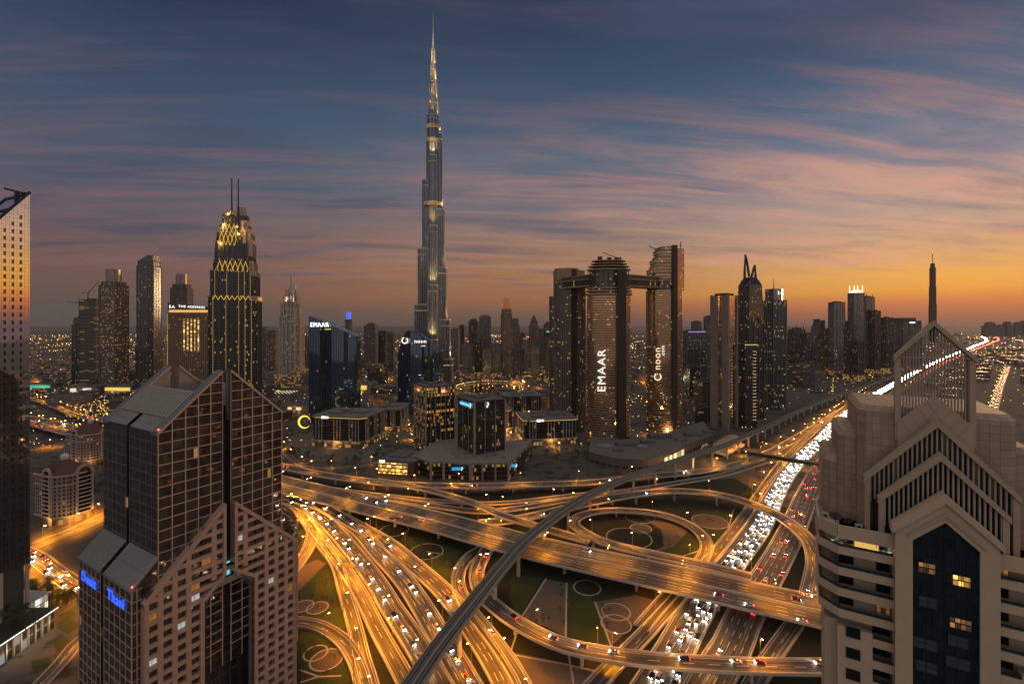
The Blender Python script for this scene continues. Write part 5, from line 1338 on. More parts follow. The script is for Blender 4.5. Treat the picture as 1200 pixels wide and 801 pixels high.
# ================================================================== art-deco tower with gold lattice bands
LED = em('gold_light_strip', (1, .58, .07), .95); LEDS = em('soft_gold_strip', (1, .58, .10), .55)
def deco_tower():
    Y = 640; T = thing('art_deco_tower', 'stepped dark tower with glowing gold lattice bands and two thin masts', 'skyscraper', (X(265.5, Y), Y+22, 0), math.radians(20))
    gl = facade('deco_glass', (.055, .06, .065), (.028, .034, .042), 1.7, 3.7, (.10, .90), (.18, .92), .055, (1, .50, .10), (1, .70, .3), 1.5, .08, .4, .15, .4, .5)
    pal = pm('pale_stone_fin', (.42, .33, .27), .6, 0, .12)
    u = Y/540.0
    W = lambda px: px*u*.93
    tiers = [(0, 395, W(54)/2, 24), (0, 348, W(54)/2, 24), (348, 318, W(50)/2, 22), (318, 306, W(44)/2, 20), (306, 284, W(41)/2, 19), (284, 272, W(38)/2, 18), (272, 262, W(31)/2, 15), (262, 250, W(26)/2, 13)]
    prev = 0
    for i, (_, py, hw, hd) in enumerate(tiers[1:]):
        z0, z1 = prev, Z(py, Y); prev = z1
        ch = hw*.22
        poly = [(-hw+ch, -hd), (hw-ch, -hd), (hw, -hd+ch), (hw, hd-ch), (hw-ch, hd), (-hw+ch, hd), (-hw, hd-ch), (-hw, -hd+ch)]
        mb = MB(); mb.prism(poly, z0, z1, True); o = mb.build('tier', gl, T)
        mb = MB(); n = 6
        for k in range(n+1):
            x = -hw+ch+(2*hw-2*ch)*k/n; mb.box(x-.55, x+.55, -hd-.9, -hd+.1, z0, z1+2.2, False)
            y = -hd+ch+(2*hd-2*ch)*k/n
            mb.box(-hw-.9, -hw+.1, y-.45, y+.45, z0, z1+2.2, False); mb.box(hw-.1, hw+.9, y-.45, y+.45, z0, z1+2.2, False)
        mb.build('fins', pm('dark_fin', (.10, .10, .105), .4, .4, .12), o)
        mb = MB()
        for k in (0, 2, 4, 5, 6):
            x = -hw+ch+(2*hw-2*ch)*k/n
            if i in (0, 1): mb.box(x+.15, x+.5, -hd-1.02, -hd-.88, max(z0, 20), z1+1)
        if mb.f: mb.build('light_strips', LEDS, o)
        # lattice
        if i in (0, 2, 4, 5):
            hgt = {0: 6, 2: 19, 4: 18, 5: 16}[i]; zt = z1+(2 if i == 0 else 0); m_ = {0: 7, 2: 6, 4: 4, 5: 3}[i]; wide = 1 if i < 4 else .62; mb = MB(); sideb = {}
            for k in range(m_):
                xa, xb = -hw+ch+(2*hw-2*ch)*wide*k/m_, -hw+ch+(2*hw-2*ch)*wide*(k+1)/m_; xm = (xa+xb)/2; yy = -hd-1.2; zb = zt-hgt
                zm = (zt+zb)/2
                if i == 0: segs = [((xa, zb), (xm, zt)), ((xm, zt), (xb, zb))]
                else: segs = [((xa, zm), (xm, zt)), ((xm, zt), (xb, zm)), ((xa, zm), (xm, zb)), ((xm, zb), (xb, zm)), ((xm, zt), (xm, zt+1.5))]
                for a, b in segs: mb.beam((a[0], yy, a[1]), (b[0], yy, b[1]), .5, .4, (0, 1, 0))
                if k < 3 and i == 0:
                    ya = -hd+ch+(2*hd-2*ch)*k/3; yb = -hd+ch+(2*hd-2*ch)*(k+1)/3; ym = (ya+yb)/2
                    for sx in (-1, 1):
                        ms_ = sideb.setdefault(sx, MB())
                        for a, b in (((ya, zb), (ym, zt)), ((ym, zt), (yb, zb))): ms_.beam((sx*(hw+1.1), a[0], a[1]), (sx*(hw+1.1), b[0], b[1]), .5, .4, (1, 0, 0))
            mb.build('lattice_band', LED, o)
            for ms_ in sideb.values(): ms_.build('lattice_band', LED, o)
        if i in (0, 1, 2, 3, 4, 5):
            mb = MB(); mb.prism([(hw-ch*(2.2 if i > 3 else .8), -hd-.5), (hw+.5, -hd-.5), (hw+.5, hd), (hw-ch*(2.2 if i > 3 else .8), hd)], z1-(18 if i > 1 else 5), z1+(7 if i > 2 else 2), True); mb.build('stone_shoulder', pal, o)
    zt = prev
    mb = MB(); mb.box(-8, 2, -10, 10, zt, zt+6); mb.box(2, 14, -9, 11, zt, zt+13); mb.build('crown', pal, T)
    for x in (-3.5, 4.5):
        mb = MB(); mb.tube([(x, -9, zt), (x, -9, Z(205, Y))], [1.3, .7], 8); mb.build('mast', DARK, T)
    for x, y, z, e in ((-14, -22, 306, 9000), (-16, -24, Z(285, Y), 12000), (6, -22, Z(272, Y), 9000), (-12, -18, Z(262, Y), 9000), (-8, -14, zt+1, 12000), (4, -16, Z(264, Y), 9000)):
        lamp(T, (x, y, z), e, (1, .5, .12), 'POINT', 0, 1.2)
deco_tower()

# ================================================================== generic towers
STY = {
 'blue': facade('blue_grey_tower_wall', (.10, .105, .115), (.24, .28, .34), 1.8, 3.8, (.10, .90), (.18, .92), .05, (1, .52, .14), (1, .75, .4), 1.2, .10, .85, .3, .4, .5, pv=.35),
 'dark': facade('dark_tower_wall', (.05, .05, .054), (.10, .112, .13), 1.8, 3.8, (.08, .92), (.15, .92), .035, (1, .52, .12), (1, .7, .3), 1.2, .1, .75, .2, .4, .5, pv=.4),
 'tan': facade('tan_tower_wall', (.24, .185, .14), (.045, .04, .036), 3.2, 3.5, (.22, .78), (.22, .80), .10, (1, .5, .12), (1, .72, .35), 1.2, .15, .2, 0, .7, .3),
 'grey': facade('grey_tower_wall', (.16, .145, .14), (.04, .042, .045), 3.0, 3.5, (.2, .8), (.2, .82), .07, (1, .52, .15), (1, .74, .4), 1.1, .15, .2, 0, .7, .3),
 'band': facade('banded_tower_wall', (.20, .16, .13), (.03, .03, .032), 12, 3.7, (.0, 1), (.35, .95), .10, (1, .5, .12), (1, .72, .3), .7, .12, .3, 0, .6, .3),
 'copper': facade('copper_tower_wall', (.26, .16, .10), (.30, .18, .10), 2.4, 3.7, (.06, .94), (.1, .9), .03, (1, .5, .12), (1, .7, .3), 1.0, .1, .8, .3, .4, .5),
}
FINM = pm('tower_fin', (.14, .125, .115), .5, .2, .15); ROOFT = pm('tower_roof', (.10, .095, .09), .8, 0, .25)
def tower(label, px0, px1, ytop, Y, style='blue', shape='box', crown=None, mast=None, rz=0.0, podium=None, depth=None, group=None, name='skyscraper', steps=None, fins=True, sign=None):
    w_ = (px1-px0)*Y/F; cx_ = X((px0+px1)/2, Y); z1 = Z(ytop, Y); d = depth or w_*.85
    T = thing(name, label, 'skyscraper' if z1 > 90 else 'building', (cx_, Y+d/2, 0), rz, group); m = STY[style] if isinstance(style, str) else style
    k = abs(math.cos(rz))+abs(math.sin(rz))*(d/w_)
    w_ /= k; d /= k
    def plan(s=1.0):
        if shape in ('round',): return ell(w_/2*s, d/2*s, 24)
        if shape == 'cham': c = min(w_, d)*.22*s; a, b = w_/2*s, d/2*s; return [(-a+c, -b), (a-c, -b), (a, -b+c), (a, b-c), (a-c, b), (-a+c, b), (-a, b-c), (-a, -b+c)]
        if shape == 'lens': return [(-w_/2*s+w_*s*i/12, -d/2*s*math.sin(PI*i/12)) for i in range(13)]+[(w_/2*s-w_*s*i/12, d/2*s*math.sin(PI*i/12)) for i in range(1, 12)]
        return rect(w_*s, d*s)
    tiers = steps or [(1.0, 1.0)]
    z0 = 0
    for s, f in tiers:
        zt = z1*f; mb = MB(); pl = plan(s)
        if shape == 'slant': mb.prism(pl, z0, [zt-(zt*.12 if x < 0 else 0) for x, y in pl], True)
        elif shape == 'sail': 
            for q in range(10):
                a0, a1 = q/10, (q+1)/10; k0, k1 = 1-.65*a0**3, 1-.65*a1**3
                mb.frustum([(x*k0+w_*.5*(1-k0), y) for x, y in pl], [(x*k1+w_*.5*(1-k1), y) for x, y in pl], zt*a0, zt*a1, q == 9)
        else: mb.prism(pl, z0, zt, True)
        o = mb.build('wall' if s == tiers[0][0] else 'upper_wall', m, T)
        if fins and shape in ('box', 'cham', 'round'):
            mb = MB(); n = len(pl)
            for i, (x, y) in enumerate(pl):
                if n <= 8 or i % 3 == 0: mb.beam((x*1.01, y*1.01, z0), (x*1.01, y*1.01, zt+1.2), 1.3, 1.3)
            if n <= 8:
                for a, b in zip(pl, pl[1:]+pl[:1]):
                    for t in (.33, .67): mb.beam((a[0]+(b[0]-a[0])*t, a[1]+(b[1]-a[1])*t, z0), (a[0]+(b[0]-a[0])*t, a[1]+(b[1]-a[1])*t, zt+.4), .9, .9)
            mb.build('corner_fins', FINM, o)
            mb = MB(); mb.prism(scale_poly(pl, 1.02), zt-.8, zt+.9, True, True); mb.build('roof_edge', ROOFT, o)
        z0 = zt
    if crown:
        kind, ch, cm = crown; mb = MB(); pl = plan(tiers[-1][0])
        if kind == 'box': mb.prism(scale_poly(pl, .7), z1, z1+ch, True)
        elif kind == 'pyramid': mb.frustum(scale_poly(pl, .95), scale_poly(pl, .05), z1, z1+ch)
        elif kind == 'drum': mb.prism(ell(w_*.3, w_*.3, 18), z1, z1+ch, True)
        elif kind == 'dome': 
            r = w_*.38; 
            for i in range(5): mb.frustum(ell(r*math.cos(i*.3), r*math.cos(i*.3), 16), ell(r*math.cos((i+1)*.3), r*math.cos((i+1)*.3), 16), z1+ch*math.sin(i*.3), z1+ch*math.sin((i+1)*.3))
        elif kind == 'spikes':
            for x, y in pl: mb.frustum(ell(1.6, 1.6, 6, x*.8, y*.8), ell(.3, .3, 6, x*.8, y*.8), z1, z1+ch)
            mb.prism(scale_poly(pl, .6), z1, z1+ch*.35, True)
        elif kind == 'wedge': mb.prism(scale_poly(pl, .96), z1, [z1+(ch if x > 0 else .5) for x, y in pl], True)
        mb.build('crown', cm or ROOFT, T)
    else:
        mb = MB()
        for q in ((-.3, -.2, .25, .3), (.05, -.1, .3, .25)): mb.box(w_*q[0]*tiers[-1][0], w_*(q[0]+q[2])*tiers[-1][0], d*q[1]*tiers[-1][0], d*(q[1]+q[3])*tiers[-1][0], z1, z1+4)
        mb.build('roof_plant', ROOFT, T)
    if mast:
        mb = MB(); z2 = Z(mast, Y); mb.tube([(0, 0, z1), (0, 0, z2)], [w_*.035+.4, .3], 6); mb.build('mast', DARK, T)
    if podium:
        pw, ph = podium; mb = MB(); mb.prism(rect(w_*pw, d*pw), 0, ph, True); mb.build('podium', ARC, T)
    if sign:
        dx_, dz_, sw, sh, sm = sign; mb = MB(); mb.box(dx_-sw/2, dx_+sw/2, -d/2-1.2, -d/2-.7, z1-dz_-sh, z1-dz_); mb.build('sign', sm, T)
    return T
WSIGN = em('white_block_sign', (1, 1, .95), 1.6)
# left group
tower('short dark unfinished tower with a crane, leftmost of the hazy group beyond the mall', 83, 97, 372, 1240, 'dark', 'box', rz=.15, steps=[(1, .9), (.8, 1)])
tower('dark unfinished tower with slab floors beside the banded tower with a drum top', 91, 111, 351, 1200, 'band', 'box', rz=.1, depth=45)
crane((X(88, 1240), 1255, Z(372, 1240)), PI, 40, 36, .05, 'pale crane over the leftmost unfinished tower')
crane((X(97, 1200), 1215, Z(351, 1200)), .2, 18, 40, .9, 'crane with a steep jib over the unfinished slab-floored tower')
tower('tall banded tower topped by a metal drum, lit amber at its foot', 110.5, 137, 330, 1180, facade('bright_banded_wall', (.26, .20, .16), (.05, .042, .036), 3.2, 3.6, (.1, .9), (.3, .95), .20, (1, .48, .10), (1, .68, .3), 1.0, .2, .2, 0, .6, .3), 'cham', ('drum', 34, pm('drum_metal', (.30, .26, .23), .35, .6)), rz=.1, podium=(1.1, 14), steps=[(1, .97), (.82, 1)])
tower('free-standing dark blue tower with a notched rounded crown', 154, 179, 305, 1120, STY['dark'], 'cham', ('wedge', 14, STY['dark']), rz=-.12, steps=[(1.05, .36), (.96, .96), (.86, 1)])
tower('grey tower with a metal drum behind the tan hotel block', 197, 217, 333, 1280, 'grey', 'cham', ('drum', 30, M['drum_metal']), steps=[(1, .96), (.8, 1)])
def hotel_slab():
    Y = 900; T = thing('hotel_slab', 'tan hotel slab with a wedge roof, white lettering and amber light slots', 'skyscraper', (X(223, Y), Y+12, 0), math.radians(8))
    w_ = 46*Y/F; zt = Z(366, Y)
    gl = facade('hotel_grid_wall', (.25, .155, .10), (.04, .03, .025), 3.4, 3.5, (.28, .78), (.2, .8), .07, (1, .46, .08), (1, .6, .2), 1.1, .2, .1, 0, .7, .3)
    mb = MB(); mb.prism(rect(w_, 34), 0, zt, True); mb.build('wall', gl, T)
    mb = MB(); mb.prism(rect(w_+1, 35), zt+5, [zt+19, zt+10, zt+10, zt+19], True, True); mb.build('wedge_roof', pm('hotel_roof', (.06, .05, .045), .5), T)
    mb = MB(); mb.box(-w_/2+1, w_/2-1, -16, 16, zt, zt+5); mb.build('lit_attic', em('attic_glow', (1, .50, .10), .9), T)
    for k in range(5):
        mb = MB(); x = -10+6.4*k; mb.box(x-1.5, x+1.5, -17.4, -16.9, zt-75, zt-12); mb.build('light_slot', facade('slot_glow_window', (.3, .16, .05), (.4, .2, .06), 3, 3.5, (.1, .9), (.15, .9), 1.8, (1, .55, .14), (1, .68, .3), 1.3, .4, rowbias=0), T)
    mb = MB(); mb.box(-w_/2-1.6, -w_/2-.4, -17.5, 17, 0, zt); mb.build('side_fin', pm('gold_side_fin', (.30, .20, .09), .4, .4), T)
    mb = MB(); mb.box(-w_/2-1.1, -w_/2-.5, -17.9, -17.55, 10, zt-2); mb.build('edge_light', LEDS, T)
    text_part('sign_lettering', 'THE ADDRESS', WSIGN, T, (4, -18.6, zt+10.6), (PI/2, .05, 0), 6.2, .2, 'CENTER', 1.1)
    mb = MB(); mb.box(-w_/2+3, -w_/2+4.5, -18.7, -18.1, zt+8, zt+14); mb.beam((-w_/2+7, -18.4, zt+8), (-w_/2+9.5, -18.4, zt+13), 1, .5); mb.beam((-w_/2+12, -18.4, zt+8), (-w_/2+9.5, -18.4, zt+13), 1, .5); mb.build('logo', WSIGN, T)
    mb = MB(); mb.box(w_/2-6, w_/2-4, -17.7, -17.2, zt-6, zt-2.5); mb.build('red_light', em('red_sign', (1, .12, .06), 2.2), T)
hotel_slab()
def lit_hotel():
    Y = 1250; T = thing('floodlit_tower', 'pale floodlit stepped tower with a curved top and thin twin spire', 'skyscraper', (X(338, Y), Y+20, 0), .1)
    wl = facade('floodlit_hotel_wall', (.42, .34, .27), (.05, .045, .04), 4.2, 3.6, (.30, .72), (.15, .85), .16, (1, .55, .2), (1, .8, .5), 1.2, .2, .1, 0, .7, .3)
    z0 = 0
    for hw, hd, py in ((27, 24, 372), (24, 20, 356), (18, 16, 347), (13, 12, 340)):
        mb = MB(); mb.prism([(-hw, -hd*.6), (-hw*.6, -hd), (hw*.6, -hd), (hw, -hd*.6), (hw, hd), (-hw, hd)], z0, Z(py, Y), True); o = mb.build('tier', wl, T)
        mb = MB()
        for x, y in ((-hw, -hd*.6), (-hw*.6, -hd), (-hw*.2, -hd), (hw*.2, -hd), (hw*.6, -hd), (hw, -hd*.6)): mb.prism([(x-1.6, y-1.6), (x+1.6, y-1.6), (x+1.6, y+1.6), (x-1.6, y+1.6)], z0, Z(py, Y)+4, True)
        mb.build('piers', pm('pale_pier', (.5, .43, .36), .6, 0, .1), o); z0 = Z(py, Y)-.0
    mb = MB(); mb.prism(ell(11, 11, 16), z0, [z0+6+12*(.5+.5*math.cos(2*PI*i/16)) for i in range(16)], True); mb.build('curved_top', pm('pale_crown', (.55, .5, .45), .5), T)
    for x in (-4, -1.5):
        mb = MB(); mb.tube([(x, 0, z0), (x, 0, Z(317 if x < -2 else 320, Y))], [.9, .4], 6); mb.build('spire', STEEL, T)
    mb = MB(); mb.prism(ell(46, 34, 24), 0, 34, True); mb.prism(ell(36, 28, 24, 40, -10), 0, 48, True); mb.build('podium', facade('hotel_podium_wall', (.34, .24, .15), (.06, .05, .04), 5, 5, (.25, .75), (.15, .85), .5, (1, .48, .1), (1, .65, .25), 1.2, .2, rowbias=0), T)
    for x in (-20, -7, 7, 20): lamp(T, (x, -30, 20), 140000, (1, .66, .36), 'SPOT', .9, 1, (math.radians(180-8), 0, 0), .8)
    for x in (-9, 9): lamp(T, (x, -22, Z(356, Y)), 60000, (1, .6, .3), 'SPOT', 1.2, 1, (math.radians(175), 0, 0), .8)
lit_hotel()
# towers around the slanted glass tower
tower('thin tower with a glowing blue cap peeking over the slanted glass tower', 403, 411.5, 374, 1500, 'grey', 'round', ('drum', 24, em('blue_cap_light', (.05, .14, .8), 1.2)), fins=False)
tower('grey twin-slab tower right of the slanted glass tower', 427, 440, 379, 1600, 'grey', 'box', steps=[(1, .96), (.6, 1)])
tower('darker block tower between the twin-slab tower and the spire tower', 444, 452, 388, 1650, 'dark', 'box')
tower('low grey tower immediately left of the curved-top tower', 452, 461, 390, 1700, 'grey', 'box')
tower('tower half hidden left of the floodlit tower', 304, 312, 384, 1700, 'grey', 'box'); tower('dim tower close beside the art-deco tower', 313, 323, 388, 1600, 'tan', 'box')
tower('dim tower just right of the floodlit tower', 351, 360, 395, 1500, 'grey', 'box')
# skyline between the spire tower and the oval towers
def lit_top(n, c, s): return em(n, c, s)
SK = [
 ('low grey tower nearest the spire tower on its right', 528, 538, 386, 1500, 'grey', {}),
 ('small dark tower right beside the grey one near the spire tower', 538, 545, 381, 1750, 'dark', {}),
 ('stepped dark tower first of the close pair left of the copper-topped tower', 549, 560, 374, 1700, 'dark', dict(steps=[(1, .95), (.7, 1)])),
 ('blocky tower with a pale brown roof box left of the copper-topped tower', 561, 575, 371, 1750, 'grey', dict(crown=('box', 8, pm('pale_brown_box', (.35, .22, .16), .7)))),
 ('brown slab tower low in front of the copper-topped tower', 576, 587, 404, 1450, 'tan', {}),
 ('dark slab tower in front of the stepped dark tower', 556, 566, 397, 1480, 'dark', {}),
 ('tan block low beside the water left of the brown slab tower', 566, 576, 410, 1400, 'tan', {}),
 ('grey block low right of the spire tower foot', 541, 553, 404, 1420, 'grey', {}),
 ('stepped tan tower leaning on the copper-topped tower', 599, 609, 374, 1560, 'tan', dict(steps=[(1, .9), (.7, 1)])),
 ('slim tower right of the stepped tan tower', 609, 616, 391, 1600, 'grey', {}),
 ('tower with a reddish lit roof in the middle of the low skyline', 612, 620, 398, 1500, 'tan', dict(crown=('box', 6, em('reddish_roof_glow', (.9, .22, .08), .35)))),
 ('pointed tan tower with a small lit pinnacle', 620, 632, 377, 1600, 'tan', dict(crown=('pyramid', 26, None), steps=[(1, .93), (.75, 1)])),
 ('dark tower with a teal lit roof band', 638, 652, 380, 1550, 'dark', dict(crown=('box', 9, None), sign=(0, 22, 30, 5, em('teal_band', (.25, .8, .75), .7)))),
 ('brown tower below the teal-banded tower', 640, 652, 398, 1350, 'copper', {}),
 ('grey tower left of the teal-banded tower', 631, 639, 386, 1700, 'grey', {}),
 ('short tan tower below the pointed one', 622, 632, 405, 1380, 'tan', {}),
 ('short dark tower between copper-topped and pointed towers', 606, 614, 409, 1380, 'dark', {}),
]
for lb, a, b, y, Y, st, kw in SK: tower(lb, a, b, y, Y, st, kw.pop('shape', 'box'), rz=RND.uniform(-.2, .2), podium=(1.3, 16), **kw)
tower('tall slim tower crowned by a copper box glowing orange in the sunset', 587, 600, 362, 1480, 'tan', 'box', ('box', 36, em('copper_crown_glow', (.9, .26, .05), .30)), rz=.15, steps=[(1, .93), (.85, 1)])
# sparkling building site
def light_site():
    Y = 1150; T = thing('lit_building_site', 'unfinished concrete frame covered with white work lights left of the oval towers', 'building site', (X(664, Y), Y, 0))
    mb = MB()
    for k in range(18):
        z = 5+5*k; s = 1-max(0, k-6)*.06
        mb.box(-48*s, 48*s, -16, 16, z-.5, z)
    for x in range(-46, 47, 11): mb.box(x-.7, x+.7, -15, -13.6, 0, 90-abs(x)*.8, False); mb.box(x-.7, x+.7, 13, 14.5, 0, 90-abs(x)*.8, False)
    mb.build('frame', pm('raw_concrete_frame', (.16, .15, .12), .9, 0, .3), T)
    mb = MB()
    for i in range(170):
        k = int(18*RND.random()**1.5); s = 1-max(0, k-6)*.06; x = RND.gauss(0, 24)*s; z = 5*k+3; r = RND.uniform(.35, 1.0)
        if abs(x) > 46*s: continue
        mb.box(x-r, x+r, -16.6, -16.2, z-r, z+r)
    o = mb.build('work_light', em('work_light_glow', (.95, .95, .62), 5), T); o['kind'] = 'stuff'
    lamp(T, (0, -40, 30), 90000, (.8, .95, .55), 'POINT', 0, 4)
light_site()
# right of the oval towers
tower('dark block tower with a purple lit roof line behind the oval towers', 803, 829, 388, 1250, 'dark', 'box', rz=.1, depth=50, sign=(0, 0, 50, 3, em('purple_roof_line', (.35, .25, .8), .8)))
tower('small square tower behind the purple-lined block', 813, 822, 377, 1500, 'grey', 'box')
tower('rounded grey tower just left of the marble-sided tower', 827, 840, 371, 1350, 'grey', 'round')
for i, (a, b, y, Y, st, lb) in enumerate([(805, 822, 430, 930, 'dark', 'dark low block behind the curved podium, right of the oval towers'), (818, 842, 447, 880, 'band', 'long banded car-park block left of the marble-sided tower'), (800, 816, 468, 790, 'tan', 'tan low block beside the foot of the right oval tower'), (812, 838, 478, 800, 'band', 'banded low block left of the marble-sided tower base'), (930, 962, 428, 1250, 'band', 'low block of flats below the dark peaked tower'), (950, 972, 436, 1180, 'grey', 'pale low block right of the spire-topped tower')]):
    tower(lb, a, b, y, Y, st, 'box', rz=.3, name='low_block', fins=False)
def marble_tower():
    Y = 746; T = thing('marble_sided_tower', 'tower with grey marble side walls and a gold mirror face beside the station', 'skyscraper', (X(854, Y), Y+16, 0), math.radians(40))
    mir = facade('gold_mirror_face', (.30, .2, .11), (.78, .62, .44), 1.6, 3.8, (.03, .97), (.04, .96), .03, (1, .5, .1), (1, .7, .3), 1.1, .05, .95, .6, .2, .5)
    zt = Z(346, Y); w_, d = 31, 26
    mb = MB(); mb.prism(rect(w_, d), 0, zt, True); mb.build('mirror_wall', mir, T)
    st = pm('grey_marble', (.26, .225, .20), .5, 0, .2, .1)
    mb = MB()
    for x in (-w_/2, w_/2):
        for y in (-d/2, d/2): mb.prism([(x-2, y-2), (x+2, y-2), (x+2, y+2), (x-2, y+2)], 0, zt+1, True)
    mb.box(-w_/2-1.6, -w_/2, -d/2, -d*.16, 0, zt, True); mb.box(-w_/2-1.6, -w_/2, d*.12, d/2, 0, zt, True)
    mb.build('marble_piers', st, T)
    mb = MB(); mb.box(-w_/2+3, w_/2-3, -d/2+3, d/2-3, zt, zt+4); mb.build('roof_plant', ROOFT, T)
marble_tower()
def horn_tower():
    Y = 830; T = thing('horned_tower', 'black tower topped by two curved horn-like arches', 'skyscraper', (X(885, Y), Y+18, 0), .3)
    m = STY['dark']; z1 = Z(333, Y); w_ = 33
    mb = MB(); mb.prism(rect(w_, 30), 0, z1-60, True); mb.build('wall', m, T)
    mb = MB(); mb.frustum(rect(w_, 30), rect(w_*.86, 26), z1-60, z1); mb.frustum(rect(w_*.86, 26), rect(w_*.5, 14), z1, z1+14); mb.build('tapering_top', m, T)
    mb = MB(); c = pm('dark_blue_arch', (.05, .055, .07), .4, .4)
    for sg, hh, x0 in ((-1, Z(297, Y)-z1, -12.5), (1, Z(309, Y)-z1, 13)):
        pts = [(x0, 0, z1-6), (x0*.98, 0, z1+hh*.45), (x0*.90, 0, z1+hh)]
        mb.tube(pts, [2.4, 2.2, .9], 6)
        q = [(x0*.94+(0-x0*.6)*t-sg*0, 0, z1+hh*(1-t)**.0*(.97-.75*t*t)) for t in [k/8 for k in range(9)]]
        mb.tube([(x0*.90+(-x0)*.75*t, 0, z1+hh*(1-.72*t**1.3)) for t in [k/8 for k in range(9)]], 2.1, 6)
        for k in range(1, 6): t = k/7; mb.tube([(x0*.96, 0, z1+hh*(.95-.7*t)), (x0*.9-x0*.6*t, 0, z1+hh*(.95-.7*t))], .45, 5)
    mb.build('horns', c, T)
    mb = MB()
    for x in (-w_/2, w_/2, -w_/6, w_/6): mb.box(x-.6, x+.6, -16, -14.9, 0, z1-60, False)
    mb.build('fins', FINM, T)
    U = thing('arc_lit_tower', 'low black tower with a column of stacked lit balconies beside the horned tower', 'skyscraper', (X(879, 760), 775, 0), .3)
    mb = MB(); mb.prism(rect(26, 24), 0, Z(403, 760), True); mb.build('wall', m, U)
    zz_ = Z(403, 760)
    for k in range(22):
        mb = MB(); z = 12+5.4*k
        if z > zz_-3: break
        for i in range(5):
            t0, t1 = PI*i/5, PI*(i+1)/5; mb.beam((6.5+3*math.cos(t0), -12.2-2.2*math.sin(t0), z), (6.5+3*math.cos(t1), -12.2-2.2*math.sin(t1), z), .4, .9)
        mb.build('lit_balcony', em('balcony_ring_glow', (1, .66, .30), .55), U)
    mb = MB(); mb.box(-13, 13, -12.6, -12.1, zz_-2, zz_-.6); mb.build('roof_light', em('yellow_roof_light', (.9, .7, .15), .7), U)
horn_tower()
def spire_block():
    Y = 918; T = tower('blue-grey tower with yellow lit floors, an LG-style white roof sign and a short spire'.replace('an LG-style ', 'a '), 900, 926, 352, Y, facade('yellow_lit_tower_wall', (.085, .095, .115), (.06, .07, .09), 1.8, 3.8, (.06, .94), (.12, .92), .09, (1, .72, .16), (1, .8, .3), 1.1, .12, .4, .2, .4, .9), 'cham', ('box', 24, STY['blue']), 325, rz=.1)
    mb = MB((6, -13.5, Z(343, Y))); mb.beam((-5, 0, -2.5), (-5, 0, 4), 1.1, .4); mb.beam((-5.4, 0, -2.4), (-2, 0, -2.4), 1.1, .4)
    mb.beam((1, 0, -2.4), (1, 0, 2), 1.1, .4, (0, 1, 0)); mb.beam((1, 0, 2), (4, 0, 2), 1.1, .4); mb.beam((4, 0, 2), (5.5, 0, -2.4), 1.1, .4); mb.beam((1, 0, -2.4), (4, 0, -2.2), 1.1, .4); mb.build('sign', WSIGN, T)
    return T
spire_block()
RT = [
 ('broad dark tower with a ragged peaked top right of the yellow-lit tower', 929, 948, 386, 1500, 'dark', dict(crown=('spikes', 18, None), steps=[(1, .9), (.8, 1)])),
 ('lower dark tower attached to the ragged peaked one', 944, 957, 391, 1420, 'dark', dict()),
 ('pale curved sail-shaped tower right of the ragged peaked tower', 953, 968, 375, 1550, 'grey', dict(shape='sail', fins=False)),
 ('narrow dark tower left of the flat-topped tall tower', 971, 978, 385, 1600, 'dark', dict()),
 ('tall flat-topped dark blue tower left of the tower with the lit crown', 977, 994, 354, 1500, 'blue', dict(shape='cham')),
 ('dark tower leaning against the left side of the lit-crown tower', 994, 1004, 376, 1400, 'dark', dict(steps=[(1, .92), (.75, 1)])),
 ('tallest tower of the right cluster with a brightly lit crown and twin finials', 1000, 1017, 343, 1520, 'blue', dict(shape='cham', crown=('spikes', 26, em('crown_white_glow', (1, .78, .42), 2.5)))),
 ('rounded-top tower right behind the lit-crown tower', 1013, 1026, 348, 1580, 'blue', dict(crown=('spikes', 14, None))),
 ('straight dark tower right of the lit-crown tower', 1024, 1033, 364, 1560, 'dark', dict()),
 ('low dark tower in front of the lit-crown tower', 1003, 1014, 400, 1380, 'dark', dict()),
 ('stepped dark tower left of the wide hotel block', 1036, 1053, 372, 1600, 'dark', dict(steps=[(1, .93), (.6, 1)])),
 ('wide grey hotel block with a white roof sign behind the beige gable', 1053, 1083, 376, 1700, 'grey', dict(sign=(0, 3, 26, 5, WSIGN), crown=('box', 12, None), depth=60)),
]
for lb, a, b, y, Y, st, kw in RT: tower(lb, a, b, y, Y, st, kw.pop('shape', 'box'), rz=RND.uniform(.05, .35), podium=(1.25, 18), **kw)
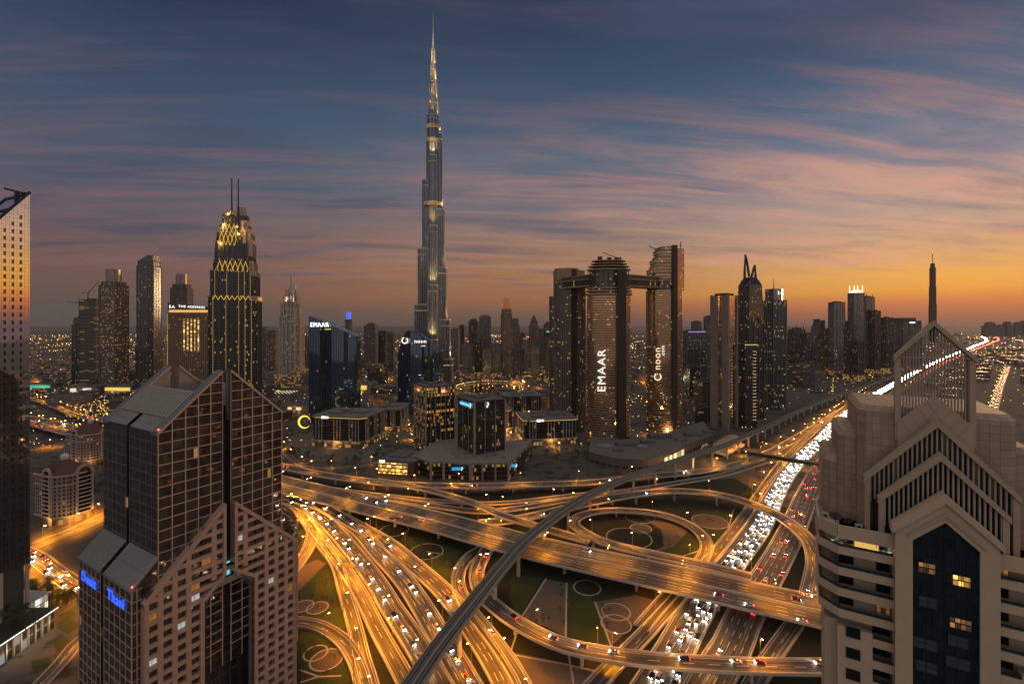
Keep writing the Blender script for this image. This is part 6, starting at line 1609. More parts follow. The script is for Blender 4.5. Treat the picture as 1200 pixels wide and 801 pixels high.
# ================================================================== domed hotel on the left
def domed_hotel(label, pxc, pyc, ang, w_, d_, zt, scale=1.0):
    c = G(pxc, pyc, 0); T = thing('domed_hotel', label, 'hotel', (c.x, c.y, 0), ang)
    wl = facade('hotel_wall', (.34, .255, .21), (.035, .03, .03), 2.9, 3.4, (.26, .74), (.18, .82), .07, (1, .5, .13), (1, .7, .35), 1.2, .2, .1, 0, .75, .3)
    rd = pm('maroon_tile_roof', (.10, .035, .03), .7, 0, .25, .5); wh = pm('cream_trim', (.48, .38, .32), .65, 0, .1)
    ch = 7
    pl = lambda g: [(ch, -g), (w_-ch, -g), (w_+g, ch), (w_+g, d_), (-g, d_), (-g, ch)]
    mb = MB(); mb.prism(pl(0), 7, zt, False); mb.build('wall', wl, T)
    mb = MB(); mb.prism(pl(.8), 0, 6.5, False); mb.build('arcade', ARC, T)
    mb = MB(); mb.prism(pl(1.5), 6.5, 7.4, True, True); mb.prism(pl(1.3), zt-8, zt-7.2, True, True); mb.prism(pl(1.6), zt-.2, zt+1.1, True, True); mb.build('cornices', wh, T)
    cxm, cym = w_/2, d_/2+2
    mb = MB(); mb.frustum(scale_poly(pl(.5), 1), scale_poly(pl(0), .16, cxm, cym), zt+1.1, zt+11); mb.build('roof', rd, T)
    mb = MB(); mb.prism(ell(2.6, 2.6, 16, cxm, cym), zt+10, zt+13)
    for i in range(5): mb.frustum(ell(3*math.cos(i*.3), 3*math.cos(i*.3), 16, cxm, cym), ell(3*math.cos((i+1)*.3), 3*math.cos((i+1)*.3), 16, cxm, cym), zt+13+3*math.sin(i*.3), zt+13+3*math.sin((i+1)*.3))
    mb.tube([(cxm, cym, zt+15.5), (cxm, cym, zt+20)], .15, 6); mb.build('cupola', pm('white_cupola', (.62, .58, .52), .5), T)
    # arched bays with balconies on both visible faces
    for (x, y, rot) in ((w_*.68, -.6, 0), (-.6, d_*.42, -PI/2)):
        mb = MB((x, y, 0), rot); W2 = 6
        mb.box(-W2, -W2+1.2, -1.6, .8, 7.4, zt+1); mb.box(W2-1.2, W2, -1.6, .8, 7.4, zt+1)
        for i in range(12):
            t0, t1 = PI*i/12, PI*(i+1)/12; mb.beam((W2*.9*math.cos(t0), -.4, zt+1+W2*.9*math.sin(t0)), (W2*.9*math.cos(t1), -.4, zt+1+W2*.9*math.sin(t1)), 2.4, 1.2, (0, 1, 0))
        mb.build('arched_bay', wh, T)
        mb = MB((x, y, 0), rot); mb.face([(-W2+1, .35, 7.4), (W2-1, .35, 7.4), (W2-1, .35, zt+2), (W2*.5, .35, zt+5), (-W2*.5, .35, zt+5), (-W2+1, .35, zt+2)]); mb.build('bay_glazing', BLACKGL, T)
        k = 0; z = 10
        while z < zt-2:
            mb = MB((x, y, 0), rot); mb.box(-W2+1.2, W2-1.2, -1.4, .2, z, z+.3); mb.box(-W2+1.2, W2-1.2, -1.4, -1.2, z+.3, z+1.2); mb.build('balcony', wh, T); z += 3.4
    for x, y in ((6, -4), (w_-6, -4), (-4, 10)): lamp(T, (x, y, 4.5), 2600, (1, .5, .14), 'POINT', 0, .5)
domed_hotel('rose-coloured hotel with a maroon roof, white cupola and arched balcony bays at the street corner', 68, 618, 1.2, 26, 34, 41)
domed_hotel('second maroon-roofed hotel behind the rose-coloured one', 97, 548, 1.15, 34, 40, 37)
# ================================================================== podium and garden at the lower left
def corner_podium():
    a, b = G(-4, 757, 11), G(63, 713, 11); T = thing('shop_podium', 'low glass shop podium with a white light strip along its roof edge, lower left corner', 'podium', (a.x, a.y, 0), math.atan2(b.y-a.y, b.x-a.x)); L = (b-a).length
    gl = facade('shop_front', (.12, .10, .085), (.05, .05, .045), 4, 5.2, (.06, .94), (.08, .9), .30, (.8, .95, 1), (1, .8, .5), 1.0, .12, .2, 0, .5, 0)
    mb = MB(); mb.prism([(0, 0), (L, 0), (L, 52), (0, 52)], 0, 10.2, False); mb.build('shop_front', gl, T)
    mb = MB(); mb.prism([(-1, -1.2), (L+1.2, -1.2), (L+1.2, 53), (-1, 53)], 10.2, 11.4, True, True); mb.build('roof', pm('podium_deck', (.05, .048, .045), .7, 0, .3, .15), T)
    mb = MB(); mb.beam((-1, -1.3, 11.1), (L+1.2, -1.3, 11.1), .2, .32); mb.build('light_strip', em('white_strip_light', (1, .9, .75), 2.2), T)
    mb = MB()
    for k in range(8): mb.box(L*k/8, L*k/8+.7, -.7, .1, 0, 10.2, False)
    mb.build('piers', CONC_D, T)
    for k in range(4): lamp(T, (L*(k+.5)/4, -3, 6), 900, (1, .75, .45), 'POINT', 0, .4)
    for k in range(10):
        x, y = RND.uniform(4, L-2), RND.uniform(8, 46); q = T.matrix_basis @ Vector((x, y, 11.4)) if False else None
    c2 = G(4, 690, 0); U = thing('glass_canopy', 'bright slatted glass canopy between the mirror tower and the shop podium', 'canopy', (X(8, 262), 262, 0), -.1)
    mb = MB(); mb.box(-16, 16, -10, 10, 13, 13.6); mb.build('roof', pm('canopy_white', (.5, .5, .48), .5), U)
    mb = MB(); mb.prism([(-15, -9.6), (15, -9.6), (15, 9), (-15, 9)], 4, 12.9, False); mb.build('glazing', facade('canopy_glow', (.1, .1, .1), (.3, .3, .28), 1.2, 9, (.08, .92), (.02, .97), 1.2, (1, .85, .6), (.9, 1, 1), .7, .3, rowbias=0), U)
    for x in (-14, 0, 14):
        mb = MB((x, -9, 0)); mb.tube([(0, 0, 0), (0, 0, 13)], .5, 8); mb.build('column', CONC, U)
corner_podium()
# ================================================================== mall roofs and mid-distance low blocks
LB = [  # px, py of near edge middle, width m, depth m, height, label, style
 (70, 478, 60, 40, 22, 'plain grey box building with blank walls left of the palm-lit avenue', 'plain', None),
 (45, 458, 70, 40, 18, 'low building with a long green lit fascia', 'plain', em('green_fascia', (.05, .62, .35), .8)),
 (96, 463, 60, 50, 20, 'low mall wing with white and red lit shop signs', 'plain', em('white_shop_sign', (1, .85, .7), .9)),
 (138, 462, 70, 55, 20, 'low mall wing with a yellow lit sign band', 'plain', em('yellow_shop_sign', (1, .72, .12), .9)),
 (165, 470, 40, 30, 24, 'low mall wing with a tall white portal sign', 'plain', em('portal_sign', (1, .92, .8), .9)),
 (150, 446, 150, 70, 30, 'long flat mall roof beyond the lit shop wings', 'plain', None),
 (120, 437, 120, 60, 34, 'dark stone podium block under the hazy towers', 'plain', None),
 (185, 452, 90, 60, 28, 'mall hall with a low curved pale roof', 'vault', None),
 (330, 452, 110, 60, 30, 'domed teal mall roof beside the lit car park', 'vault', None),
 (322, 470, 70, 40, 14, 'roof-top car park with rows of small lamps', 'park', None),
 (346, 484, 34, 22, 14, 'low mall entrance with a bright cream sign', 'plain', em('cream_sign', (1, .75, .35), .9)),
 (420, 462, 60, 50, 26, 'low hall with yellow lit portals behind the square office block', 'plain', em('yellow_portal', (1, .68, .08), .9)),
 (440, 450, 60, 60, 44, 'dark ribbed round hall left of the curved-top tower', 'drum', None),
 (410, 436, 90, 40, 50, 'pale low-rise flats behind the slanted glass tower', 'plain', None),
]
mallm = facade('mall_wall', (.20, .165, .14), (.05, .045, .04), 6, 6, (.3, .7), (.2, .6), .16, (1, .5, .12), (1, .75, .4), .9, .3, 0, 0, .8, 0)
for px, py, w_, d_, h_, lb, sty, sg in LB:
    c = G(px, py, 0); T = thing('mall_building', lb, 'building', (c.x, c.y, 0), RND.uniform(-.1, .12))
    if sty == 'drum':
        mb = MB(); mb.prism(ell(w_/2, d_/2, 28, 0, d_/2), 0, h_, True); mb.build('wall', STY['dark'], T); mb = MB()
        for k in range(9): mb.prism(ell(w_/2+.8, d_/2+.8, 28, 0, d_/2), 4+k*4.6, 4.8+k*4.6, True, True)
        mb.build('ribs', FINM, T); continue
    mb = MB(); mb.prism([(-w_/2, 0), (w_/2, 0), (w_/2, d_), (-w_/2, d_)], 0, h_, True); mb.build('wall', mallm, T)
    mb = MB()
    if sty == 'vault':
        n = 12
        for i in range(n):
            t0, t1 = PI*i/n, PI*(i+1)/n
            mb.face([(-w_/2*math.cos(t0), 0, h_+9*math.sin(t0)), (-w_/2*math.cos(t1), 0, h_+9*math.sin(t1)), (-w_/2*math.cos(t1), d_, h_+9*math.sin(t1)), (-w_/2*math.cos(t0), d_, h_+9*math.sin(t0))][::-1])
            mb.face([(-w_/2*math.cos(t0), 0, h_), (-w_/2*math.cos(t1), 0, h_), (-w_/2*math.cos(t1), 0, h_+9*math.sin(t1)), (-w_/2*math.cos(t0), 0, h_+9*math.sin(t0))])
        mb.build('vaulted_roof', pm('pale_vault', (.20, .185, .165), .6, .1, .2), T)
    else:
        mb.prism([(-w_/2-.5, -.5), (w_/2+.5, -.5), (w_/2+.5, d_+.5), (-w_/2-.5, d_+.5)], h_, h_+1, True, True)
        for i in range(7): x, y = RND.uniform(-w_*.4, w_*.35), RND.uniform(d_*.15, d_*.8); mb.box(x, x+RND.uniform(3, 9), y, y+RND.uniform(3, 7), h_+1, h_+RND.uniform(2.2, 4))
        mb.build('roof', ROOFG, T)
    if sty == 'park':
        mb = MB()
        for i in range(9):
            for j in range(4): x, y = -w_*.45+w_*.9*i/8, 3+(d_-6)*j/3; mb.box(x-.5, x+.5, y-.5, y+.5, h_+3.5, h_+4.2)
        mb.build('deck_lights', em('deck_light_glow', (1, .8, .5), 3.5), T)
    if sg:
        parts_ = [(-.42, .22), (.05, .3)] if 'yellow lit sign' not in lb and 'green' not in lb else [(-.45, .9)]
        for x0, ww in parts_:
            mb = MB(); mb.box(w_*x0, w_*(x0+ww), -1.0, -.6, h_*.45, h_*.85); mb.build('lit_sign', sg, T)
        lamp(T, (0, -14, 8), 7000, (1, .55, .2), 'POINT', 0, 1)
mb = MB((X(364, 690), 690, 22))
C_ = thing('crescent_sign', 'yellow glowing crescent sculpture beside the slanted glass tower', 'sign', (X(357, 700), 700, 0))
mb = MB(); mb.tube([(0, 0, 0), (0, 0, 12)], .5, 6); mb.build('post', STEEL, C_)
mb = MB()
for i in range(14):
    t0, t1 = math.radians(20+300*i/14), math.radians(20+300*(i+1)/14)
    w0 = 2.6*math.sin(PI*(i+.5)/14)+.4; mb.beam((9*math.cos(t0), 0, 22+9*math.sin(t0)), (9*math.cos(t1), 0, 22+9*math.sin(t1)), w0, .6, (0, 1, 0))
mb.build('crescent', em('crescent_glow', (1, .72, .08), 1.3), C_)
# lake promenade lights near the spire tower
C_ = thing('lit_promenade', 'curved promenade of amber lamps round the dark lake below the distant skyline', 'promenade', (X(575, 1230), 1230, 0))
mb = MB(); mb.prism(ell(95, 120, 40), .02, 1.2, True); mb.build('terrace', pm('promenade_paving', (.2, .16, .11), .8), C_)
mb = MB()
for i in range(70):
    t = PI*(.05+.95*i/70)+RND.uniform(-.02, .02); x, y = 92*math.cos(t), 116*math.sin(t); r = RND.uniform(.3, .75)
    mb.box(x-r, x+r, y-r, y+r, 5, 5+2*r)
o = mb.build('amber_lamps', em('promenade_glow', (1, .55, .10), 2.5), C_); o['kind'] = 'stuff'
mb = MB(); mb.prism(ell(80, 102, 40), 1.2, 1.5, True); mb.build('lake', pm('dark_lake', (.012, .014, .015), .12), C_)
for x, y in ((-70, -80), (60, -90), (80, 30), (-85, 40)): lamp(C_, (x, y, 14), 40000, (1, .52, .12), 'POINT', 0, 2)
# ================================================================== traffic: every vehicle stands still on its lane
HEAD = em('headlight_glow', (1, .90, .74), 200); TAIL = em('tail_light_glow', (1, .03, .015), 40)
CARP = {c: pm(c+'_car_paint', v, .25, .1 if c != 'silver' else .6, .05, .5) for c, v in (('white', (.75, .74, .72)), ('silver', (.45, .45, .46)), ('black', (.02, .02, .022)), ('red', (.35, .03, .02)))}
TYRE = pm('tyre_rubber', (.02, .02, .02), .9); CGL = pm('car_glass', (.015, .017, .02), .05)
def car_shapes(kind):
    """side profile (y forward, z up) of body and cabin, width"""
    if kind == 'saloon': return [(-2.25, .3), (2.25, .3), (2.3, .62), (2.1, .82), (.95, .95), (-1.5, .98), (-2.2, .92), (-2.3, .6)], [(-1.55, .95), (.95, .93), (.2, 1.42), (-.95, 1.42)], .9
    if kind == 'suv': return [(-2.3, .38), (2.3, .38), (2.35, .85), (2.15, 1.05), (1.0, 1.12), (-2.25, 1.15), (-2.35, .8)], [(-2.2, 1.12), (1.05, 1.1), (.35, 1.75), (-1.95, 1.78)], .95
    return [(-2.7, .35), (2.6, .35), (2.65, .9), (2.3, 1.25), (-2.7, 1.3)], [(-2.7, 1.28), (2.3, 1.22), (1.5, 2.15), (-2.65, 2.2)], 1.0
def extr(mb, prof, hw, hw2=None, top=None):
    """extrude a y-z profile across x; taper above by hw2"""
    zs = [z for _, z in prof]; z0, z1 = min(zs), max(zs); hw2 = hw2 or hw
    f = lambda z: hw+(hw2-hw)*(z-z0)/(z1-z0)
    L = [(-f(z), y, z) for y, z in prof]; Rr = [(f(z), y, z) for y, z in prof]
    mb.face(L[::-1]); mb.face(Rr); n = len(prof)
    for i in range(n):
        j = (i+1) % n; mb.mi = 0 if top is None or i != top else 1; mb.face([L[i], L[j], Rr[j], Rr[i]])
    mb.mi = 0
def car_proto(kind, colour, detailed):
    body, cab, hw = car_shapes(kind); p = CARP[colour]; nm = {'saloon': 'saloon_car', 'suv': 'off_road_car', 'van': 'delivery_van'}[kind]
    yb, yf = min(y for y, _ in body), max(y for y, _ in body)
    if not detailed:
        mb = MB(); extr(mb, body, hw, hw*.95); mb.mi = 1; 
        c2 = MB(); extr(c2, cab, hw*.9, hw*.72, 2)
        n = len(mb.v); mb.v += c2.v; mb.f += [tuple(i+n for i in f) for f in c2.f]; mb.m += [0 if m else 1 for m in c2.m]; mb.uv += c2.uv
        for sx in (-1, 1):
            mb.mi = 2; mb.box(sx*hw*.7-.2, sx*hw*.7+.2, yf-.05, yf+.03, .56, .76); mb.mi = 3; mb.box(sx*hw*.72-.2, sx*hw*.72+.2, yb-.04, yb+.05, .62, .82)
            mb.mi = 4
            for y in (-1.4, 1.4): mb.box(sx*hw-.12, sx*hw+.02, y-.32, y+.32, 0, .62)
        o = mb.build(nm, [p, CGL, HEAD, TAIL, TYRE]); return o
    T = thing(nm, 'x', 'car')
    mb = MB(); extr(mb, body, hw, hw*.95); mb.build('body', p, T)
    mb = MB(); extr(mb, cab, hw*.9, hw*.72, 2); mb.build('cabin', [CGL, p], T)
    for sx in (-1, 1):
        mb = MB(); mb.box(sx*hw*.7-.2, sx*hw*.7+.2, yf-.05, yf+.03, .56, .76); mb.build('headlight', HEAD, T)
        mb = MB(); mb.box(sx*hw*.72-.2, sx*hw*.72+.2, yb-.04, yb+.05, .62, .82); mb.build('tail_light', TAIL, T)
        for y in (-1.4, 1.4):
            mb = MB(); mb.tube([(sx*hw-.12 if sx > 0 else sx*hw-.06, y, .33), (sx*hw+.06 if sx > 0 else sx*hw+.12, y, .33)], .33, 10); mb.build('wheel', TYRE, T)
    return T
CPR = {}; NC = [0]
KN = {'saloon': 'saloon car', 'suv': 'off-road car', 'van': 'van'}
def place_car(p, rz, where, grp):
    kind = RND.choice(('saloon', 'saloon', 'saloon', 'suv', 'suv', 'van')); colour = RND.choice(('white', 'silver', 'black', 'black', 'red') if kind != 'van' else ('white', 'silver'))
    det = p.y < 430; key = (kind, colour, det)
    if key not in CPR: o = CPR[key] = car_proto(*key)
    else: o = copy_tree(CPR[key])
    o.location = p; o.rotation_euler = (0, 0, rz); NC[0] += 1
    tag(o, '%s %s with its lights on, %s' % (colour, KN[kind], where), 'car' if kind != 'van' else 'van', '%s %ss, %s' % (colour, KN[kind], grp))
def traffic(key, lanes, gap, where, grp, s0=0, s1=1e9, rev=False, zoff=.03):
    S, NN, wdt = ROADS[key]
    cum = [0]
    for a, b in zip(S, S[1:]): cum.append(cum[-1]+(b-a).length)
    for off, dirn in lanes:
        s = max(s0, 0)+RND.uniform(2, gap)
        while s < min(cum[-1]-4, s1):
            i = max(j for j in range(len(cum)-1) if cum[j] <= s); t = (s-cum[i])/(cum[i+1]-cum[i])
            p = S[i].lerp(S[i+1], t)+NN[i]*off; p.z += zoff; d = (S[i+1]-S[i])*dirn
            if 150 < p.y < 900 and abs(p.x) < p.y*1.2: place_car(p, math.atan2(-d.x, d.y), where, grp)
            s += gap*RND.uniform(.45, 1.6)
lw5 = [(-7.0+3.4*k, 1) for k in range(5)]
traffic('inbound', [(o, -1) for o, _ in lw5[:4]], 13, 'driving nearer on the inbound highway', 'inbound highway', 0, 620)
traffic('outbound', [(o, 1) for o, _ in lw5], 60, 'driving away on the outbound highway', 'outbound highway', 0, 560)
traffic('main', [(-14.4+3.5*k, -1) for k in range(4)]+[(3.4+3.5*k, 1) for k in range(4)], 330, 'on the straight flyover', 'straight flyover')
for k_, nm in (('slip_a', 'leftmost'), ('slip_b', 'middle'), ('slip_c', 'right')):
    if nm != 'right': traffic(k_, [(-1.3 if nm == 'leftmost' else 1.3, 1)], 17, 'driving nearer on the %s slip road' % nm, nm+' slip road')
    else: traffic(k_, [(-1.3, 1)], 70, 'driving away on the right slip road', 'right slip road')
traffic('arc', [(-2, -1)], 90, 'on the broad arching ramp', 'arching ramp'); traffic('lower', [(2, -1)], 22, 'on the foreground flyover ramp', 'foreground ramp')
traffic('north', [(0, -1)], 150, 'on the long curving flyover', 'curving flyover'); traffic('slip_d', [(2, -1)], 60, 'on the short orange-lit slip road', 'short slip road')
traffic('street_b', [(-4, 1), (-1, 1), (2, -1)], 22, 'on the street curving past the palm garden', 'palm garden street')
print('cars', NC[0])
# the traffic too far off to tell apart
def far_traffic(key, lanes, gap, s0, s1, light, name, size=1.0):
    S, NN, wdt = ROADS[key]; cum = [0]
    for a, b in zip(S, S[1:]): cum.append(cum[-1]+(b-a).length)
    mb = MB()
    for off, dirn in lanes:
        s = s0; i = 0
        while s < min(cum[-1]-4, s1):
            while cum[i+1] < s: i += 1
            p = S[i].lerp(S[i+1], (s-cum[i])/(cum[i+1]-cum[i]))+NN[i]*off; d = ((S[i+1]-S[i])*dirn).normalized(); n = Vector((-d.y, d.x, 0))
            k = size*max(1, p.y/900)**.75
            mb.mi = 0
            a, b = p+d*2.2, p-d*2.2; mb.beam((a.x, a.y, p.z+.8), (b.x, b.y, p.z+.8), 1.8, 1.2)
            mb.mi = 1; f = p+d*2.35
            for sg in (-1, 1):
                q = f+n*sg*.65; r = .2*k; mb.face([q-n*r+Vector((0, 0, .65-r)), q+n*r+Vector((0, 0, .65-r)), q+n*r+Vector((0, 0, .65+r)), q-n*r+Vector((0, 0, .65+r))])
            s += gap*RND.uniform(.4, 1.7)*max(1, p.y/1100)**.6
    o = mb.build(name, [CARP['silver'], light]); o['kind'] = 'stuff'; o['label'] = 'dense distant traffic on the highway'
far_traffic('inbound', [(o, -1) for o, _ in lw5], 15, 620, 9000, em('far_headlight_glow', (1, .88, .70), 45), 'distant_traffic', 1.1)
far_traffic('outbound', [(o, 1) for o, _ in lw5], 40, 560, 9000, em('far_tail_light_glow', (1, .06, .02), 25), 'distant_traffic', 1.3)
far_traffic('suburb_road', [(-5, -1), (-2, -1), (2, 1), (5, 1)], 40, 10, 2000, em('far_red_glow', (1, .10, .02), 6), 'distant_traffic', 1.1)
# overhead sign gantry on the left slip roads
def gantry(px, py, rz, w_, label):
    c = G(px, py, 0); T = thing('sign_gantry', label, 'gantry', (c.x, c.y, 0), rz)
    for x in (-w_/2, w_/2):
        mb = MB(); mb.tube([(x, 0, 0), (x, 0, 7.4)], .25, 8); mb.build('post', STEEL, T)
    mb = MB(); mb.beam((-w_/2, 0, 7), (w_/2, 0, 7), .6, .9); mb.build('beam', STEEL, T)
    mb = MB(); mb.box(-w_*.4, w_*.4, -.45, -.35, 5.6, 8.4); mb.build('sign_panel', pm('sign_back_grey', (.16, .13, .10), .6), T)
gantry(408, 674, -.12, 14, 'overhead road sign gantry across the narrow lanes on the left')
gantry(424, 622, -.5, 11, 'overhead road sign gantry beside the middle slip road')

# ================================================================== trees and palms
def leaf_mat(n, a, b): return lawn_mat(n, a, b)
LEAF = leaf_mat('tree_leaves', (.012, .028, .008), (.05, .085, .02)); BARK = pm('bark', (.09, .065, .045), .9)
PALML = leaf_mat('palm_leaves', (.015, .035, .01), (.06, .10, .025))
def tree_proto(seed, h):
    R2 = random.Random(seed); T = thing('broadleaf_tree', 'x', 'tree')
    mb = MB(); mb.tube([(0, 0, 0), (.1, 0, h*.3), (.0, .1, h*.55)], [.22, .16, .09], 6)
    cl = []
    for i in range(7):
        a = R2.random()*6.3; r = h*R2.uniform(.1, .3); e = (r*math.cos(a), r*math.sin(a), h*R2.uniform(.45, .95)); cl.append((e, h*R2.uniform(.13, .22)))
        mb.tube([(0, .05, h*R2.uniform(.3, .5)), e], [.08, .03], 4)
    mb.build('trunk', BARK, T); mb = MB()
    for (c, r) in cl:
        for i in range(34):
            u = Vector((R2.gauss(0, 1), R2.gauss(0, 1), R2.gauss(0, .8))).normalized()*r*R2.uniform(.55, 1.1); p = Vector(c)+u; s = R2.uniform(.16, .36)
            a = Vector((R2.gauss(0, 1), R2.gauss(0, 1), R2.gauss(0, 1))).normalized(); b = a.orthogonal().normalized()
            mb.face([p-a*s, p-b*s*.5, p+a*s, p+b*s*.5])
    mb.build('crown', LEAF, T); return T
TP = [tree_proto(s, h) for s, h in ((1, 6.5), (2, 8), (3, 7))]; tused = [0, 0, 0]
def put_tree(x, y, label, grp, z=0, s=None):
    k = RND.randrange(3); o = TP[k] if not tused[k] else copy_tree(TP[k]); tused[k] = 1
    o.location = (x, y, z); o.rotation_euler = (0, 0, RND.random()*6.3); q = s or RND.uniform(.8, 1.35); o.scale = (q, q, q); o['label'] = label; o['group'] = grp
def palm_proto(seed, h):
    R2 = random.Random(seed); T = thing('palm_tree', 'x', 'palm')
    mb = MB(); mb.tube([(0, 0, 0), (.15, 0, h*.5), (.1, .1, h)], [.26, .2, .17], 7); mb.build('trunk', BARK, T); mb = MB()
    for i in range(15):
        a = 2*PI*i/15+R2.uniform(-.2, .2); up = R2.uniform(.1, .9); d = Vector((math.cos(a), math.sin(a), 0)); pr = None; n = Vector((-d.y, d.x, 0))
        for k in range(5):
            t = k/4; p = Vector((.1, .1, h))+d*2.6*t+Vector((0, 0, up*t*1.6-1.9*t*t)); w_ = .32*math.sin(PI*min(.95, t*.8+.2))
            if pr: mb.face([pr[0]+n*pr[1], pr[0], p, p+n*w_]); mb.face([pr[0], pr[0]-n*pr[1], p-n*w_, p])
            pr = (p, w_)
    mb.build('crown', PALML, T); return T
PP = [palm_proto(5, 7), palm_proto(6, 8.5)]; pused = [0, 0]
def put_palm(x, y, label, grp, z=0, light=0):
    k = RND.randrange(2); o = PP[k] if not pused[k] else copy_tree(PP[k]); pused[k] = 1
    for ch in list(o.children):
        if ch.type == 'LIGHT': bpy.data.objects.remove(ch)
    o.location = (x, y, z); o.rotation_euler = (0, 0, RND.random()*6.3); o['label'] = label; o['group'] = grp
    if light: lamp(o, (.9, -.9, 1.0), light, (1, .72, .36), 'SPOT', 1.6, .15, (PI, 0, 0))
for i in range(26):
    p = G(RND.uniform(28, 62), RND.uniform(690, 716), 0)
    put_palm(p.x, p.y, 'short palm lit from below in the garden by the shop podium', 'uplit palms in the podium garden', 0, 260)
for i in range(16):
    p = G(RND.uniform(2, 40), RND.uniform(722, 745), 11.4); put_palm(p.x, p.y, 'palm in a planter on the dark podium roof', 'palms on the podium roof', 11.4, 160 if i % 2 else 0)
for i in range(44):
    t = RND.random(); p = G(338+112*t, 531+12*math.sin(PI*t)+RND.uniform(-4, 5), 0)
    put_tree(p.x, p.y, 'dark round tree on the pavement in front of the low square office block', 'dark trees before the square block')
for i in range(34):
    p = G(RND.uniform(596, 690), RND.uniform(517, 536), 0); put_tree(p.x, p.y, 'small tree near the lit arcades below the oval towers', 'trees near the arcades')
for i in range(30):
    p = G(RND.uniform(66, 98), RND.uniform(697, 712), 0); put_tree(p.x, p.y, 'low bushy tree beside the street corner garden', 'bushy trees at the street corner', 0, .7)
for i in range(24):
    p = G(RND.uniform(845, 905), RND.uniform(567, 590), 0); put_tree(p.x, p.y, 'shrubby tree on the dark bank beside the highway under the curved flyover', 'shrubby trees on the highway bank', 0, .6)
for i in range(30):
    p = G(RND.uniform(88, 122), RND.uniform(520, 590), 0); put_tree(p.x, p.y, 'street tree between the two maroon-roofed hotels and the glass tower', 'trees beside the maroon-roofed hotels')
for i in range(46):
    p = G(RND.uniform(85, 140), RND.uniform(474, 492), 0); o = put_tree(p.x, p.y, 'tree along the golden avenue in front of the mall signs', 'trees on the golden avenue')
mb = MB()
for i in range(260):
    p = G(RND.uniform(86, 150), RND.uniform(468, 492), RND.uniform(2, 8)); r = RND.uniform(.15, .36); mb.box(p.x-r, p.x+r, p.y-r, p.y+r, p.z, p.z+2*r)
o = mb.build('fairy_lights', em('fairy_light_glow', (1, .55, .10), 5)); o['kind'] = 'stuff'
for i in range(170):
    px, py = RND.choice([(750, 622), (500, 646), (462, 621), (640, 745), (690, 690), (832, 620), (380, 700), (370, 770), (520, 668), (800, 640), (640, 700), (690, 720), (480, 640), (390, 690)]); a, r = RND.random()*6.3, RND.uniform(6, 17)
    c = G(px, py, 0); x, y = c.x+r*math.cos(a), c.y+r*math.sin(a)
    if min((x-q.x)**2+(y-q.y)**2 for k in ROADS for q in ROADS[k][0][::2]) < 9**2: continue
    put_tree(x, y, 'low shrub in the planted beds between the interchange ramps', 'shrubs between the ramps', 0, .45)
# lamps in the streets between the towers
for i in range(44):
    px, py = RND.uniform(340, 860), RND.uniform(446, 536); p = G(px, py, 0)
    place_lamp((p.x, p.y, 0), RND.random()*6.3, False, 'small street lamp in the lanes between the office blocks and towers', 'lamps between the towers', 14000, False, 9.0)
for i in range(22):
    px, py = RND.uniform(36, 330), RND.uniform(428, 520); p = G(px, py, 0)
    place_lamp((p.x, p.y, 0), RND.random()*6.3, False, 'street lamp in the streets around the low mall wings', 'lamps around the mall', 16000, False, 9.0)
Sx = [(p.x, p.y) for k in ('inbound', 'outbound', 'suburb_road') for p in ROADS[k][0][::6]]
def near_road(x, y, d): return any((x-a)**2+(y-b)**2 < d*d for a, b in Sx)
# low and mid-rise blocks filling the middle distance
MIDS = [facade('ochre_block_wall', (.26, .19, .13), (.05, .045, .04), 3.6, 3.6, (.2, .8), (.2, .8), .16, (1, .45, .08), (1, .72, .35), 1.2, .2, .1, 0, .7, .4), STY['grey'], STY['tan'], STY['band']]
HERO = [(q.location.x, q.location.y) for q in bpy.data.objects if q.parent is None and q.get('category') in ('skyscraper', 'office block', 'building', 'hotel', 'podium', 'promenade')]
nb = 0
for i in range(900):
    if nb >= 95: break
    px, py = (RND.uniform(36, 330), 426+70*RND.random()) if i % 3 == 0 else (RND.uniform(340, 900), 434+62*RND.random()**1.5)
    p = G(px, py, 0)
    if any((p.x-a)**2+(p.y-b)**2 < (68 if py > 470 else 58)**2 for a, b in HERO) or near_road(p.x, p.y, 60): continue
    if min((p.x-q.x)**2+(p.y-q.y)**2 for k in ('main', 'north', 'metro', 'street_c') for q in ROADS[k][0][::3]) < 55**2: continue
    HERO.append((p.x, p.y)); nb += 1
    w_, d_, h_ = RND.uniform(28, 56), RND.uniform(24, 44), RND.choice((12, 16, 20, 26, 34))*RND.uniform(.8, 1.2)
    T = thing('low_block', 'low flat-roofed block with scattered lit windows in the streets between the towers', 'building', (p.x, p.y, 0), RND.uniform(-.3, .5), 'low blocks between the towers')
    mb = MB(); mb.prism(rect(w_, d_), 0, h_, True); mb.build('wall', RND.choice(MIDS), T)
    mb = MB(); mb.prism(rect(w_+1, d_+1), h_, h_+1, True, True)
    for k in range(4): x, y = RND.uniform(-w_*.4, w_*.2), RND.uniform(-d_*.4, d_*.2); mb.box(x, x+RND.uniform(3, 8), y, y+RND.uniform(3, 7), h_+1, h_+RND.uniform(2, 4))
    mb.build('roof', ROOFG, T)
    if i % 2: lamp(T, (0, -d_/2-7, 7), 9000, (1, .36, .05), 'POINT', 0, 1.2)
